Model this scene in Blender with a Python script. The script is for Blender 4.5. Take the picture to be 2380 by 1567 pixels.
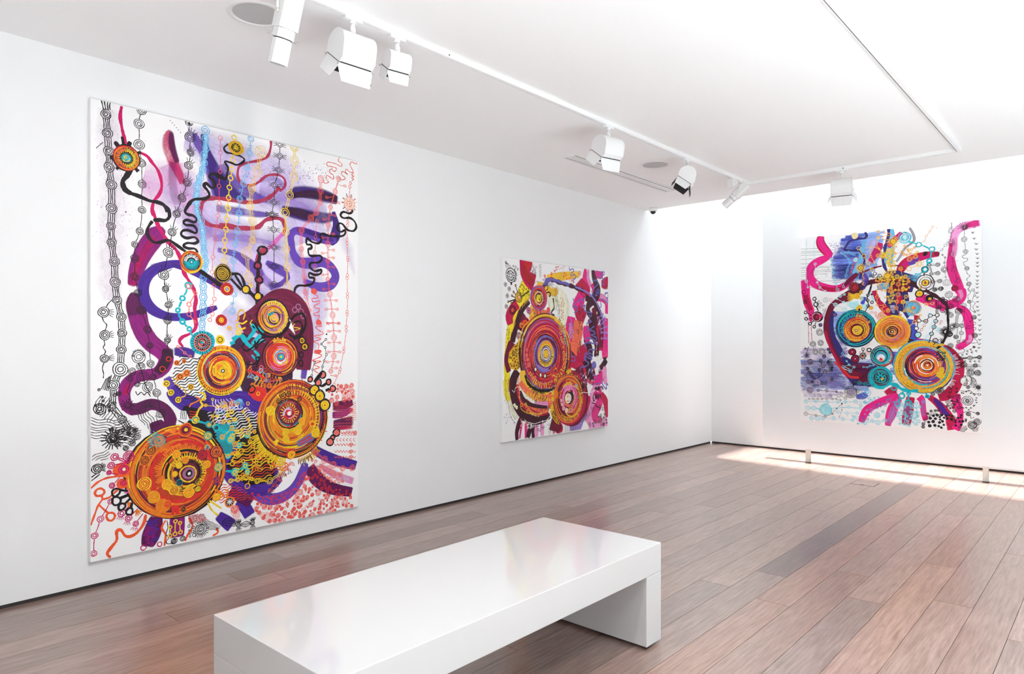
import bpy, bmesh, math, random
from mathutils import Vector, Matrix

for _o in list(bpy.data.objects):
    bpy.data.objects.remove(_o)
scene = bpy.context.scene
C = scene.collection
R = math.radians

# ------------------------------------------------------------------ camera
cam_data = bpy.data.cameras.new('camera')
cam = bpy.data.objects.new('camera', cam_data)
C.objects.link(cam)
cam.location = (0.0, 0.0, 1.40)
cam.rotation_euler = (R(90), 0.0, R(41.79 - 90))
cam_data.sensor_width = 36.0
cam_data.lens = 1600.0 / 2380.0 * 36.0
cam_data.shift_y = 18.5 / 2380.0
cam_data.clip_start = 0.05
scene.camera = cam

# ------------------------------------------------------------------ world, sun, exposure
world = bpy.data.worlds.new('daylight')
scene.world = world
world.use_nodes = True
wn = world.node_tree
bg = wn.nodes['Background']
bg.inputs['Color'].default_value = (0.90, 0.95, 1.0, 1)
bg.inputs['Strength'].default_value = 9.0

sun_data = bpy.data.lights.new('sun', 'SUN')
sun_data.energy = 18.0
sun_data.angle = R(3.0)
sun_data.color = (0.93, 0.965, 1.0)
sun = bpy.data.objects.new('sun', sun_data)
C.objects.link(sun)
sun.location = (9.0, 0.0, 9.0)
sun.rotation_euler = Vector((-0.01, -0.13, -1.0)).to_track_quat('-Z', 'Y').to_euler()

vs = scene.view_settings
vs.view_transform = 'Standard'
vs.look = 'None'
vs.gamma = 1.0
vs.use_curve_mapping = False
vs.exposure = 0.52
scene.cycles.max_bounces = 10
scene.cycles.diffuse_bounces = 7
scene.cycles.transparent_max_bounces = 40
scene.cycles.use_denoising = True

# ------------------------------------------------------------------ helpers
def s2l(c):
    c = c / 255.0
    return c / 12.92 if c <= 0.04045 else ((c + 0.055) / 1.055) ** 2.4

def rgb(r, g, b):
    return (s2l(r), s2l(g), s2l(b), 1.0)

def mat(name, col, rough=0.6, metallic=0.0, spec=0.5, bump=0.0, bump_scale=60.0, vary=0.0):
    m = bpy.data.materials.new(name)
    m.use_nodes = True
    nt = m.node_tree
    b = nt.nodes['Principled BSDF']
    b.inputs['Base Color'].default_value = col
    b.inputs['Roughness'].default_value = rough
    b.inputs['Metallic'].default_value = metallic
    b.inputs['Specular IOR Level'].default_value = spec
    tc = nt.nodes.new('ShaderNodeTexCoord')
    no = nt.nodes.new('ShaderNodeTexNoise')
    no.inputs['Scale'].default_value = bump_scale
    no.inputs['Detail'].default_value = 4.0
    nt.links.new(tc.outputs['Object'], no.inputs['Vector'])
    if vary > 0:
        mx = nt.nodes.new('ShaderNodeMix'); mx.data_type = 'RGBA'
        mx.inputs['A'].default_value = col
        mx.inputs['B'].default_value = (col[0] * (1 - vary), col[1] * (1 - vary), col[2] * (1 - vary), 1)
        nt.links.new(no.outputs['Fac'], mx.inputs['Factor'])
        nt.links.new(mx.outputs['Result'], b.inputs['Base Color'])
    if bump > 0:
        bp = nt.nodes.new('ShaderNodeBump')
        bp.inputs['Strength'].default_value = bump
        bp.inputs['Distance'].default_value = 0.002
        nt.links.new(no.outputs['Fac'], bp.inputs['Height'])
        nt.links.new(bp.outputs['Normal'], b.inputs['Normal'])
    return m

M = {}
M['wall'] = mat('wall_paint', (0.80, 0.80, 0.805, 1), 0.85, spec=0.2, bump=0.12, bump_scale=90, vary=0.015)
M['ceiling'] = mat('ceiling_paint', (0.90, 0.90, 0.90, 1), 0.9, spec=0.15, bump=0.08, bump_scale=70, vary=0.015)
M['panel'] = mat('panel_paint', (0.82, 0.825, 0.835, 1), 0.8, spec=0.2, bump=0.1, bump_scale=90, vary=0.015)
M['dim_wall'] = mat('light_cutting_grey', (0.30, 0.30, 0.31, 1), 0.8, spec=0.2, vary=0.05)  # dark tone of the unseen right wall, set to cut side light
M['gap'] = mat('shadow_gap_black', (0.035, 0.032, 0.03, 1), 0.7, vary=0.2)
M['bench'] = mat('bench_lacquer', (0.56, 0.545, 0.54, 1), 0.06, spec=1.0, bump=0.01, bump_scale=8, vary=0.02)
M['fix'] = mat('fixture_white_enamel', (0.82, 0.82, 0.82, 1), 0.35, vary=0.02)
M['track'] = mat('track_white_enamel', (0.86, 0.86, 0.86, 1), 0.4, vary=0.02)
M['black'] = mat('black_enamel', (0.012, 0.012, 0.013, 1), 0.5, vary=0.2)
M['slot'] = mat('track_slot_grey', (0.16, 0.15, 0.15, 1), 0.6, vary=0.2)
M['grille'] = mat('speaker_grille_grey', (0.55, 0.55, 0.55, 1), 0.6, vary=0.05, bump=0.3, bump_scale=900)
M['steel'] = mat('brushed_steel', (0.55, 0.55, 0.54, 1), 0.3, metallic=0.9, vary=0.1)
M['vent'] = mat('vent_white', (0.8, 0.8, 0.8, 1), 0.5, vary=0.02)
M['dark'] = mat('vent_void_grey', (0.22, 0.22, 0.23, 1), 0.8, vary=0.1)
M['leg'] = mat('partition_leg_timber', (0.72, 0.69, 0.63, 1), 0.6, vary=0.12, bump_scale=12)
M['dome'] = mat('smoked_dome', (0.02, 0.02, 0.022, 1), 0.06, vary=0.1)
M['rubber'] = mat('black_rubber', (0.02, 0.02, 0.02, 1), 0.7, vary=0.2)
M['frame'] = mat('window_frame_white', (0.8, 0.8, 0.8, 1), 0.4, vary=0.02)
M['outside'] = mat('terrace_concrete', (0.64, 0.63, 0.62, 1), 0.9, vary=0.3, bump_scale=3)
M['stone'] = mat('pale_bounce_floor', (0.78, 0.775, 0.77, 1), 0.5, vary=0.08, bump_scale=4)  # pale tone of the added strip that bounces light to the ceiling
M['canvas'] = mat('primed_canvas', (0.86, 0.85, 0.85, 1), 0.75, spec=0.25, bump=0.25, bump_scale=700, vary=0.02)
M['red_dot'] = mat('red_dot', rgb(180, 60, 85), 0.5, vary=0.1)

def glass_mat():
    m = bpy.data.materials.new('clear_glazing')
    m.use_nodes = True
    nt = m.node_tree
    for n in list(nt.nodes):
        nt.nodes.remove(n)
    out = nt.nodes.new('ShaderNodeOutputMaterial')
    tr = nt.nodes.new('ShaderNodeBsdfTransparent')
    tr.inputs['Color'].default_value = (0.94, 0.96, 0.95, 1)
    gl = nt.nodes.new('ShaderNodeBsdfGlossy')
    gl.inputs['Roughness'].default_value = 0.02
    fr = nt.nodes.new('ShaderNodeFresnel')
    fr.inputs['IOR'].default_value = 1.45
    mx = nt.nodes.new('ShaderNodeMixShader')
    nt.links.new(fr.outputs['Fac'], mx.inputs['Fac'])
    nt.links.new(tr.outputs['BSDF'], mx.inputs[1])
    nt.links.new(gl.outputs['BSDF'], mx.inputs[2])
    nt.links.new(mx.outputs['Shader'], out.inputs['Surface'])
    return m
M['glass'] = glass_mat()

def wood_mat():
    m = bpy.data.materials.new('timber_boards')
    m.use_nodes = True
    nt = m.node_tree
    N = nt.nodes.new
    L = nt.links.new
    b = nt.nodes['Principled BSDF']
    geo = N('ShaderNodeNewGeometry')
    oi = N('ShaderNodeObjectInfo')
    off = N('ShaderNodeVectorMath'); off.operation = 'MULTIPLY_ADD'
    comb = N('ShaderNodeCombineXYZ')
    L(oi.outputs['Random'], comb.inputs['X']); L(oi.outputs['Random'], comb.inputs['Y']); L(oi.outputs['Random'], comb.inputs['Z'])
    off.inputs[1].default_value = (37.0, 19.0, 53.0)
    L(comb.outputs['Vector'], off.inputs[0]); L(geo.outputs['Position'], off.inputs[2])
    mp = N('ShaderNodeMapping'); mp.inputs['Scale'].default_value = (1.6, 26.0, 6.0)
    L(off.outputs['Vector'], mp.inputs['Vector'])
    grain = N('ShaderNodeTexNoise'); grain.inputs['Scale'].default_value = 3.2; grain.inputs['Detail'].default_value = 8.0; grain.inputs['Roughness'].default_value = 0.62; grain.inputs['Distortion'].default_value = 0.35
    L(mp.outputs['Vector'], grain.inputs['Vector'])
    mp2 = N('ShaderNodeMapping'); mp2.inputs['Scale'].default_value = (0.55, 4.5, 1.0)
    L(off.outputs['Vector'], mp2.inputs['Vector'])
    fig = N('ShaderNodeTexNoise'); fig.inputs['Scale'].default_value = 2.0; fig.inputs['Detail'].default_value = 3.0; fig.inputs['Distortion'].default_value = 1.6
    L(mp2.outputs['Vector'], fig.inputs['Vector'])
    rings = N('ShaderNodeMath'); rings.operation = 'MULTIPLY'; rings.inputs[1].default_value = 9.0
    L(fig.outputs['Fac'], rings.inputs[0])
    fr = N('ShaderNodeMath'); fr.operation = 'PINGPONG'; fr.inputs[1].default_value = 1.0
    L(rings.outputs[0], fr.inputs[0])
    ramp = N('ShaderNodeValToRGB')
    e = ramp.color_ramp.elements
    e[0].position = 0.30; e[0].color = rgb(116, 88, 78)
    e[1].position = 0.72; e[1].color = rgb(166, 137, 126)
    L(grain.outputs['Fac'], ramp.inputs['Fac'])
    mx = N('ShaderNodeMix'); mx.data_type = 'RGBA'; mx.blend_type = 'MULTIPLY'
    r2 = N('ShaderNodeValToRGB')
    r2.color_ramp.elements[0].position = 0.0; r2.color_ramp.elements[0].color = (0.80, 0.77, 0.75, 1)
    r2.color_ramp.elements[1].position = 0.6; r2.color_ramp.elements[1].color = (1, 1, 1, 1)
    L(fr.outputs[0], r2.inputs['Fac'])
    mx.inputs['Factor'].default_value = 0.55
    L(ramp.outputs['Color'], mx.inputs['A']); L(r2.outputs['Color'], mx.inputs['B'])
    mc = N('ShaderNodeMix'); mc.data_type = 'RGBA'; mc.blend_type = 'MULTIPLY'; mc.inputs['Factor'].default_value = 1.0
    L(mx.outputs['Result'], mc.inputs['A']); L(oi.outputs['Color'], mc.inputs['B'])
    L(mc.outputs['Result'], b.inputs['Base Color'])
    rr = N('ShaderNodeMapRange'); rr.inputs['To Min'].default_value = 0.24; rr.inputs['To Max'].default_value = 0.38
    L(grain.outputs['Fac'], rr.inputs['Value']); L(rr.outputs['Result'], b.inputs['Roughness'])
    b.inputs['Specular IOR Level'].default_value = 0.7
    b.inputs['Coat Weight'].default_value = 0.6
    b.inputs['Coat Roughness'].default_value = 0.22
    b.inputs['Coat IOR'].default_value = 1.55
    bp = N('ShaderNodeBump'); bp.inputs['Strength'].default_value = 0.08; bp.inputs['Distance'].default_value = 0.001
    L(grain.outputs['Fac'], bp.inputs['Height']); L(bp.outputs['Normal'], b.inputs['Normal'])
    return m
M['wood'] = wood_mat()

def add_box(bm, lo, hi, mi=0, matrix=None):
    x0, y0, z0 = lo; x1, y1, z1 = hi
    vs_ = [bm.verts.new(p) for p in ((x0,y0,z0),(x1,y0,z0),(x1,y1,z0),(x0,y1,z0),(x0,y0,z1),(x1,y0,z1),(x1,y1,z1),(x0,y1,z1))]
    if matrix is not None:
        for v in vs_:
            v.co = matrix @ v.co
    fs = []
    for q in ((0,3,2,1),(4,5,6,7),(0,1,5,4),(1,2,6,5),(2,3,7,6),(3,0,4,7)):
        f = bm.faces.new([vs_[i] for i in q]); f.material_index = mi; fs.append(f)
    return fs

def add_prism(bm, prof, axis, a, b_, mi=0):
    """prof: closed 2D polygon; extruded along axis from a to b_. axis 'x': prof=(y,z); 'z': (x,y); 'y': (x,z)"""
    def P(p, t):
        return {'x': (t, p[0], p[1]), 'y': (p[0], t, p[1]), 'z': (p[0], p[1], t)}[axis]
    A = [bm.verts.new(P(p, a)) for p in prof]
    B = [bm.verts.new(P(p, b_)) for p in prof]
    n = len(prof)
    fs = [bm.faces.new(A), bm.faces.new(B[::-1])]
    for i in range(n):
        fs.append(bm.faces.new((A[i], B[i], B[(i + 1) % n], A[(i + 1) % n])))
    for f in fs:
        f.material_index = mi
    return fs

def add_cyl(bm, p0, p1, r0, r1=None, seg=20, mi=0, cap=True):
    r1 = r0 if r1 is None else r1
    p0 = Vector(p0); p1 = Vector(p1)
    d = (p1 - p0).normalized()
    a = d.orthogonal().normalized(); b_ = d.cross(a)
    A = []; B = []
    for i in range(seg):
        t = 2 * math.pi * i / seg
        o = a * math.cos(t) + b_ * math.sin(t)
        A.append(bm.verts.new(p0 + o * r0)); B.append(bm.verts.new(p1 + o * r1))
    for i in range(seg):
        f = bm.faces.new((A[i], A[(i + 1) % seg], B[(i + 1) % seg], B[i])); f.material_index = mi; f.smooth = True
    if cap:
        f = bm.faces.new(A[::-1]); f.material_index = mi
        f = bm.faces.new(B); f.material_index = mi

def add_lathe(bm, prof, seg=40, mi=0):
    rings = []
    for r, z in prof:
        if r < 1e-6:
            rings.append([bm.verts.new((0, 0, z))])
        else:
            rings.append([bm.verts.new((r * math.cos(2*math.pi*i/seg), r * math.sin(2*math.pi*i/seg), z)) for i in range(seg)])
    for A, B in zip(rings, rings[1:]):
        for i in range(seg):
            j = (i + 1) % seg
            q = [A[i % len(A)], A[j % len(A)], B[j % len(B)], B[i % len(B)]]
            q2 = []
            for v in q:
                if v not in q2:
                    q2.append(v)
            if len(q2) > 2:
                f = bm.faces.new(q2); f.material_index = mi; f.smooth = True

def add_tube(bm, pts, r, seg=8, mi=0):
    for a, b_ in zip(pts, pts[1:]):
        add_cyl(bm, a, b_, r, r, seg, mi)

def obj(name, bm, mats, parent=None, bevel=0.0, recalc=True):
    if recalc:
        bmesh.ops.recalc_face_normals(bm, faces=bm.faces)
    me = bpy.data.meshes.new(name)
    bm.to_mesh(me); bm.free()
    if not isinstance(mats, (list, tuple)):
        mats = [mats]
    for m in mats:
        me.materials.append(m)
    o = bpy.data.objects.new(name, me)
    C.objects.link(o)
    if parent is not None:
        o.parent = parent
    if bevel > 0:
        md = o.modifiers.new('bevel', 'BEVEL'); md.width = bevel; md.segments = 2; md.limit_method = 'ANGLE'; md.angle_limit = R(40)
    return o

def box_obj(name, lo, hi, m, parent=None, bevel=0.0):
    bm = bmesh.new(); add_box(bm, lo, hi)
    return obj(name, bm, m, parent, bevel)

def struct(o):
    o['kind'] = 'structure'
    return o

def tag(o, label, cat, group=None):
    o['label'] = label; o['category'] = cat
    if group:
        o['group'] = group
    return o

def thing(name, label, cat, loc=(0, 0, 0), rotz=0.0, group=None):
    o = bpy.data.objects.new(name, None)
    o.empty_display_size = 0.1
    C.objects.link(o)
    o.location = loc; o.rotation_euler = (0, 0, rotz)
    return tag(o, label, cat, group)

# ------------------------------------------------------------------ the room
WL = 4.44          # left wall plane (y)
WB = 9.25          # far wall plane (x)
WR = -2.60         # right wall plane (y)
WN = -3.00         # wall behind the camera (x)
CH = 3.06          # ceiling height
CE = 7.45          # the lowered ceiling ends here, a roof light shaft begins
SH = 4.60          # top of the shaft
GAP = 0.022

# far wall: plain, with a shadow gap along the floor
bm = bmesh.new()
add_box(bm, (WN - 0.2, WL, GAP), (WB + 0.2, WL + 0.2, SH + 0.1))
wall_left = struct(obj('wall_left', bm, M['wall']))
struct(box_obj('shadow_gap_left', (WN, WL + 0.012, 0.0), (WB, WL + 0.2, GAP), M['gap']))  # recessed strip coloured dark for the shade in the gap
struct(box_obj('wall_far', (WB, WR - 0.2, GAP), (WB + 0.2, WL, SH + 0.1), M['wall']))
struct(box_obj('shadow_gap_far', (WB + 0.012, WR, 0.0), (WB + 0.2, WL, GAP), M['gap']))  # same dark colour standing for the shade in the recess
struct(box_obj('wall_near', (WN - 0.2, WR - 0.2, 0.0), (WN, WL, SH + 0.1), M['wall']))

struct(box_obj('wall_right', (WN, WR - 0.2, 0.0), (WB, WR, SH + 0.1), M['dim_wall']))  # unseen wall, greyed to cut side light on the bench

# lowered ceiling slab; drop faces into the far roof light shaft and an added right one
RS = 0.20         # right edge of the lowered ceiling
bm = bmesh.new()
add_box(bm, (WN, RS, CH), (CE, WL, CH + 0.25))
add_box(bm, (CE - 0.15, RS, CH + 0.25), (CE, WL, SH))
add_box(bm, (WN, RS, CH + 0.25), (CE - 0.15, RS + 0.15, SH))
struct(obj('ceiling', bm, M['ceiling']))

# roof over the shafts, holed by the far roof light and an added right one
hole = [(8.15, 4.42), (9.24, 4.42), (9.24, 0.4), (7.72, 0.4), (7.74, 1.0)]  # outline slanted to shape the sun patch on the floor
added_hole = [(WN + 0.2, RS - 0.15), (5.6, RS - 0.15), (5.6, WR + 0.1), (WN + 0.2, WR + 0.1)]  # unseen roof light added to brighten the ceiling and bench top
bm = bmesh.new()
xa, xb, ya, yb = CE - 0.15, WB + 0.2, WR - 0.2, WL
for pc in (
    [(xa, yb), (xb, yb), hole[1], hole[0]],
    [(xb, yb), (xb, ya), hole[2], hole[1]],
    [(xb, ya), (xa, ya), hole[3], hole[2]],
    [(xa, ya), (xa, 1.0), hole[4], hole[3]],
    [(xa, 1.0), (xa, yb), hole[0], hole[4]],
    [(WN - 0.2, RS + 0.15), (xa, RS + 0.15), added_hole[1], added_hole[0]],
    [(xa, RS + 0.15), (xa, ya), added_hole[2], added_hole[1]],
    [(xa, ya), (WN - 0.2, ya), added_hole[3], added_hole[2]],
    [(WN - 0.2, ya), (WN - 0.2, RS + 0.15), added_hole[0], added_hole[3]],
):
    add_prism(bm, pc, 'z', SH, SH + 0.1)
roof = struct(obj('ceiling_shaft', bm, M['ceiling']))
for h in (hole, added_hole):
    bm = bmesh.new()
    add_prism(bm, h, 'z', SH + 0.045, SH + 0.052)
    obj('roof_light_pane', bm, M['glass'], roof)

# pale stone strip added out of view to bounce light up
struct(box_obj('floor_bounce_strip', (WN, WR, -0.014), (7.3, RS - 0.05, 0.0), M['stone']))

# ------------------------------------------------------------------ timber floor
floor = struct(box_obj('floor', (WN - 0.2, WR - 0.2, -0.20), (WB + 0.2, WL + 0.2, -0.014), M['gap']))
PW = 0.184
unit = bmesh.new()
ch = 0.0012
# unit board: scaled per board; chamfer sized for a typical board
add_box(unit, (0, 0, 0), (1, 1, 1))
bmesh.ops.recalc_face_normals(unit, faces=unit.faces)
plank_mesh = bpy.data.meshes.new('board')
unit.to_mesh(plank_mesh); unit.free()
plank_mesh.materials.append(M['wood'])
rnd = random.Random(11)
def board(x0, x1, y0, y1, col):
    o = bpy.data.objects.new('board', plank_mesh)
    C.objects.link(o)
    g = 0.0011
    o.location = (x0 + g, y0 + g, -0.014)
    o.scale = (x1 - x0 - 2 * g, y1 - y0 - 2 * g, 0.014 + rnd.uniform(-0.0002, 0.0002))
    o.color = col
    o.parent = floor
n_lo = int((1.53 - (RS - 0.05)) / PW)
row = -n_lo
y0 = 1.53 - n_lo * PW     # boards run up to the stone strip added out of view
while y0 < WL:
    ya, yb = y0, min(y0 + PW, WL + 0.011)
    if yb - ya > 0.02:
        x = WN - rnd.uniform(0.0, 2.2)
        special = []
        if row == 0:
            special = [1.75, 4.19, 7.92]
        cuts = [x]
        if special:
            cuts = [-3.0, -0.6] + special
        while cuts[-1] < WB:
            cuts.append(cuts[-1] + rnd.uniform(1.5, 3.3))
        for a, b_ in zip(cuts, cuts[1:]):
            a2, b2 = max(a, WN), min(b_, WB + 0.011)
            if b2 - a2 < 0.05:
                continue
            t = rnd.gauss(0.97, 0.09)
            warm = rnd.gauss(0, 0.022)
            col = (t * (1 + warm), t, t * (1 - warm), 1)
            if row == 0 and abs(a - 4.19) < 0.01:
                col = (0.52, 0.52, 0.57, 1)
            if row == -1:
                col = (1.06, 0.94, 0.86, 1)
            board(a2, b2, ya, yb, col)
    y0 += PW; row += 1

# ------------------------------------------------------------------ movable partition on posts
PX = 8.43
part = thing('display_partition', 'tall white free-standing display panel raised on two short posts', 'partition', (PX, 1.8, 0))
def loc_box(name, lo, hi, m, parent, bevel=0.0):
    base = parent.location
    return box_obj(name, [lo[i] - base[i] for i in range(3)], [hi[i] - base[i] for i in range(3)], m, parent, bevel)
loc_box('panel', (PX, -0.25, 0.16), (PX + 0.10, 3.372, 3.36), M['panel'], part, 0.003)
for yy in (2.834, 1.077):
    loc_box('post', (PX + 0.012, yy - 0.024, 0.006), (PX + 0.06, yy + 0.024, 0.16), M['leg'], part, 0.002)
    loc_box('foot_pad', (PX + 0.008, yy - 0.027, 0.0), (PX + 0.064, yy + 0.027, 0.006), M['rubber'], part)

# ------------------------------------------------------------------ bench
BX0, BX1, BY0, BY1, BH = 1.085, 2.888, 1.638, 2.352, 0.47
bench = thing('bench', 'glossy white lacquered waterfall bench standing on the timber floor', 'bench', ((BX0 + BX1) / 2, (BY0 + BY1) / 2, 0))
loc_box('seat_slab', (BX0, BY0, BH - 0.135), (BX1, BY1, BH), M['bench'], bench, 0.003)
for xa, xb in ((BX0, BX0 + 0.13), (BX1 - 0.13, BX1)):
    loc_box('end_leg', (xa, BY0, 0.014), (xb, BY1, BH - 0.135), M['bench'], bench, 0.003)
    for yy in (BY0 + 0.045, BY1 - 0.045):
        bm = bmesh.new()
        cx = (xa + xb) / 2 - bench.location[0]
        add_cyl(bm, (cx, yy - bench.location[1], 0), (cx, yy - bench.location[1], 0.014), 0.022)
        obj('glide_foot', bm, M['rubber'], bench)

# ------------------------------------------------------------------ paintings
# Each canvas is a stretched box; the paint on it is laid as thin raised ribbons, rings and patches.
# Paint data below is in millimetres on the canvas: x from its left edge, y up from its bottom edge.
PAL = {'k': (0.016, 0.011, 0.0144, 1.0), 'plumk': (0.0482, 0.0144, 0.0423, 1.0), 'plum': (0.107, 0.008, 0.0762, 1.0), 'aub': (0.1559, 0.013, 0.0482, 1.0), 'pur': (0.2307, 0.0091, 0.162, 1.0), 'mag': (0.552, 0.007, 0.117, 1.0), 'pinkm': (0.6724, 0.1559, 0.4564, 1.0), 'pinkpale': (0.82, 0.7305, 0.82, 1.0), 'lav': (0.6172, 0.5149, 0.807, 1.0), 'lavm': (0.3515, 0.2159, 0.6105, 1.0), 'vio': (0.1221, 0.0545, 0.3916, 1.0), 'dvio': (0.0482, 0.0212, 0.1878, 1.0), 'indi': (0.0612, 0.0194, 0.2623, 1.0), 'brick': (0.3813, 0.0343, 0.0844, 1.0), 'coral': (0.7605, 0.0976, 0.0762, 1.0), 'lcoral': (0.82, 0.1812, 0.15, 1.0), 'red': (0.6724, 0.0296, 0.0252, 1.0), 'rust': (0.5149, 0.0482, 0.0194, 1.0), 'org': (0.82, 0.0976, 0.0273, 1.0), 'amb': (0.7305, 0.2232, 0.016, 1.0), 'ochre': (0.7305, 0.3916, 0.016, 1.0), 'yel': (0.82, 0.5647, 0.0176, 1.0), 'blue': (0.1384, 0.4452, 0.7157, 1.0), 'lblue': (0.3515, 0.6105, 0.807, 1.0), 'pinkl': (0.7605, 0.4452, 0.7305, 1.0), 'steel': (0.117, 0.162, 0.402, 1.0), 'tq': (0.0052, 0.4452, 0.5271, 1.0), 'teal': (0.0212, 0.2623, 0.305, 1.0), 'mauve': (0.3515, 0.1441, 0.2623, 1.0), 'wht': (0.82, 0.82, 0.82, 1.0), 'or': (0.82, 0.1946, 0.016, 1.0), 'peri': (0.15, 0.1221, 0.4452, 1.0), 'hot': (0.7454, 0.013, 0.2159, 1.0), 'pinkw': (0.82, 0.305, 0.5776, 1.0), 'crim': (0.5029, 0.007, 0.0612, 1.0), 'choc': (0.0482, 0.0103, 0.0212, 1.0), 'lemon': (0.82, 0.6724, 0.0212, 1.0), 'cream': (0.82, 0.82, 0.6308, 1.0), 'coralw': (0.82, 0.1559, 0.0802, 1.0), 'cobalt': (0.0545, 0.0802, 0.5149, 1.0), 'skyb': (0.2623, 0.402, 0.82, 1.0), 'cyan': (0.1878, 0.6105, 0.7305, 1.0), 'cyanp': (0.4342, 0.7605, 0.807, 1.0), 'gold': (0.82, 0.491, 0.0319, 1.0), 'orangel': (0.82, 0.305, 0.0612, 1.0), 'navy': (0.0319, 0.0252, 0.1559, 1.0), 'wine': (0.1559, 0.007, 0.0319, 1.0), 'grey': (0.305, 0.2961, 0.3515, 1.0), 'graph': (0.0612, 0.0513, 0.0612, 1.0)}

def paint_mat():
    m = bpy.data.materials.new('acrylic_paint_line')
    m.use_nodes = True
    nt = m.node_tree
    b = nt.nodes['Principled BSDF']
    at = nt.nodes.new('ShaderNodeAttribute'); at.attribute_name = 'pigment'
    no = nt.nodes.new('ShaderNodeTexNoise'); no.inputs['Scale'].default_value = 45.0; no.inputs['Detail'].default_value = 3.0
    geo = nt.nodes.new('ShaderNodeNewGeometry')
    nt.links.new(geo.outputs['Position'], no.inputs['Vector'])
    mr = nt.nodes.new('ShaderNodeMapRange'); mr.inputs['From Min'].default_value = 0.3; mr.inputs['From Max'].default_value = 0.7
    mr.inputs['To Min'].default_value = 0.86; mr.inputs['To Max'].default_value = 1.1
    nt.links.new(no.outputs['Fac'], mr.inputs['Value'])
    mx = nt.nodes.new('ShaderNodeMix'); mx.data_type = 'RGBA'; mx.blend_type = 'MULTIPLY'; mx.inputs['Factor'].default_value = 1.0
    nt.links.new(at.outputs['Color'], mx.inputs['A']); nt.links.new(mr.outputs['Result'], mx.inputs['B'])
    nt.links.new(mx.outputs['Result'], b.inputs['Base Color'])
    b.inputs['Roughness'].default_value = 0.55
    b.inputs['Specular IOR Level'].default_value = 0.25
    return m

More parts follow.
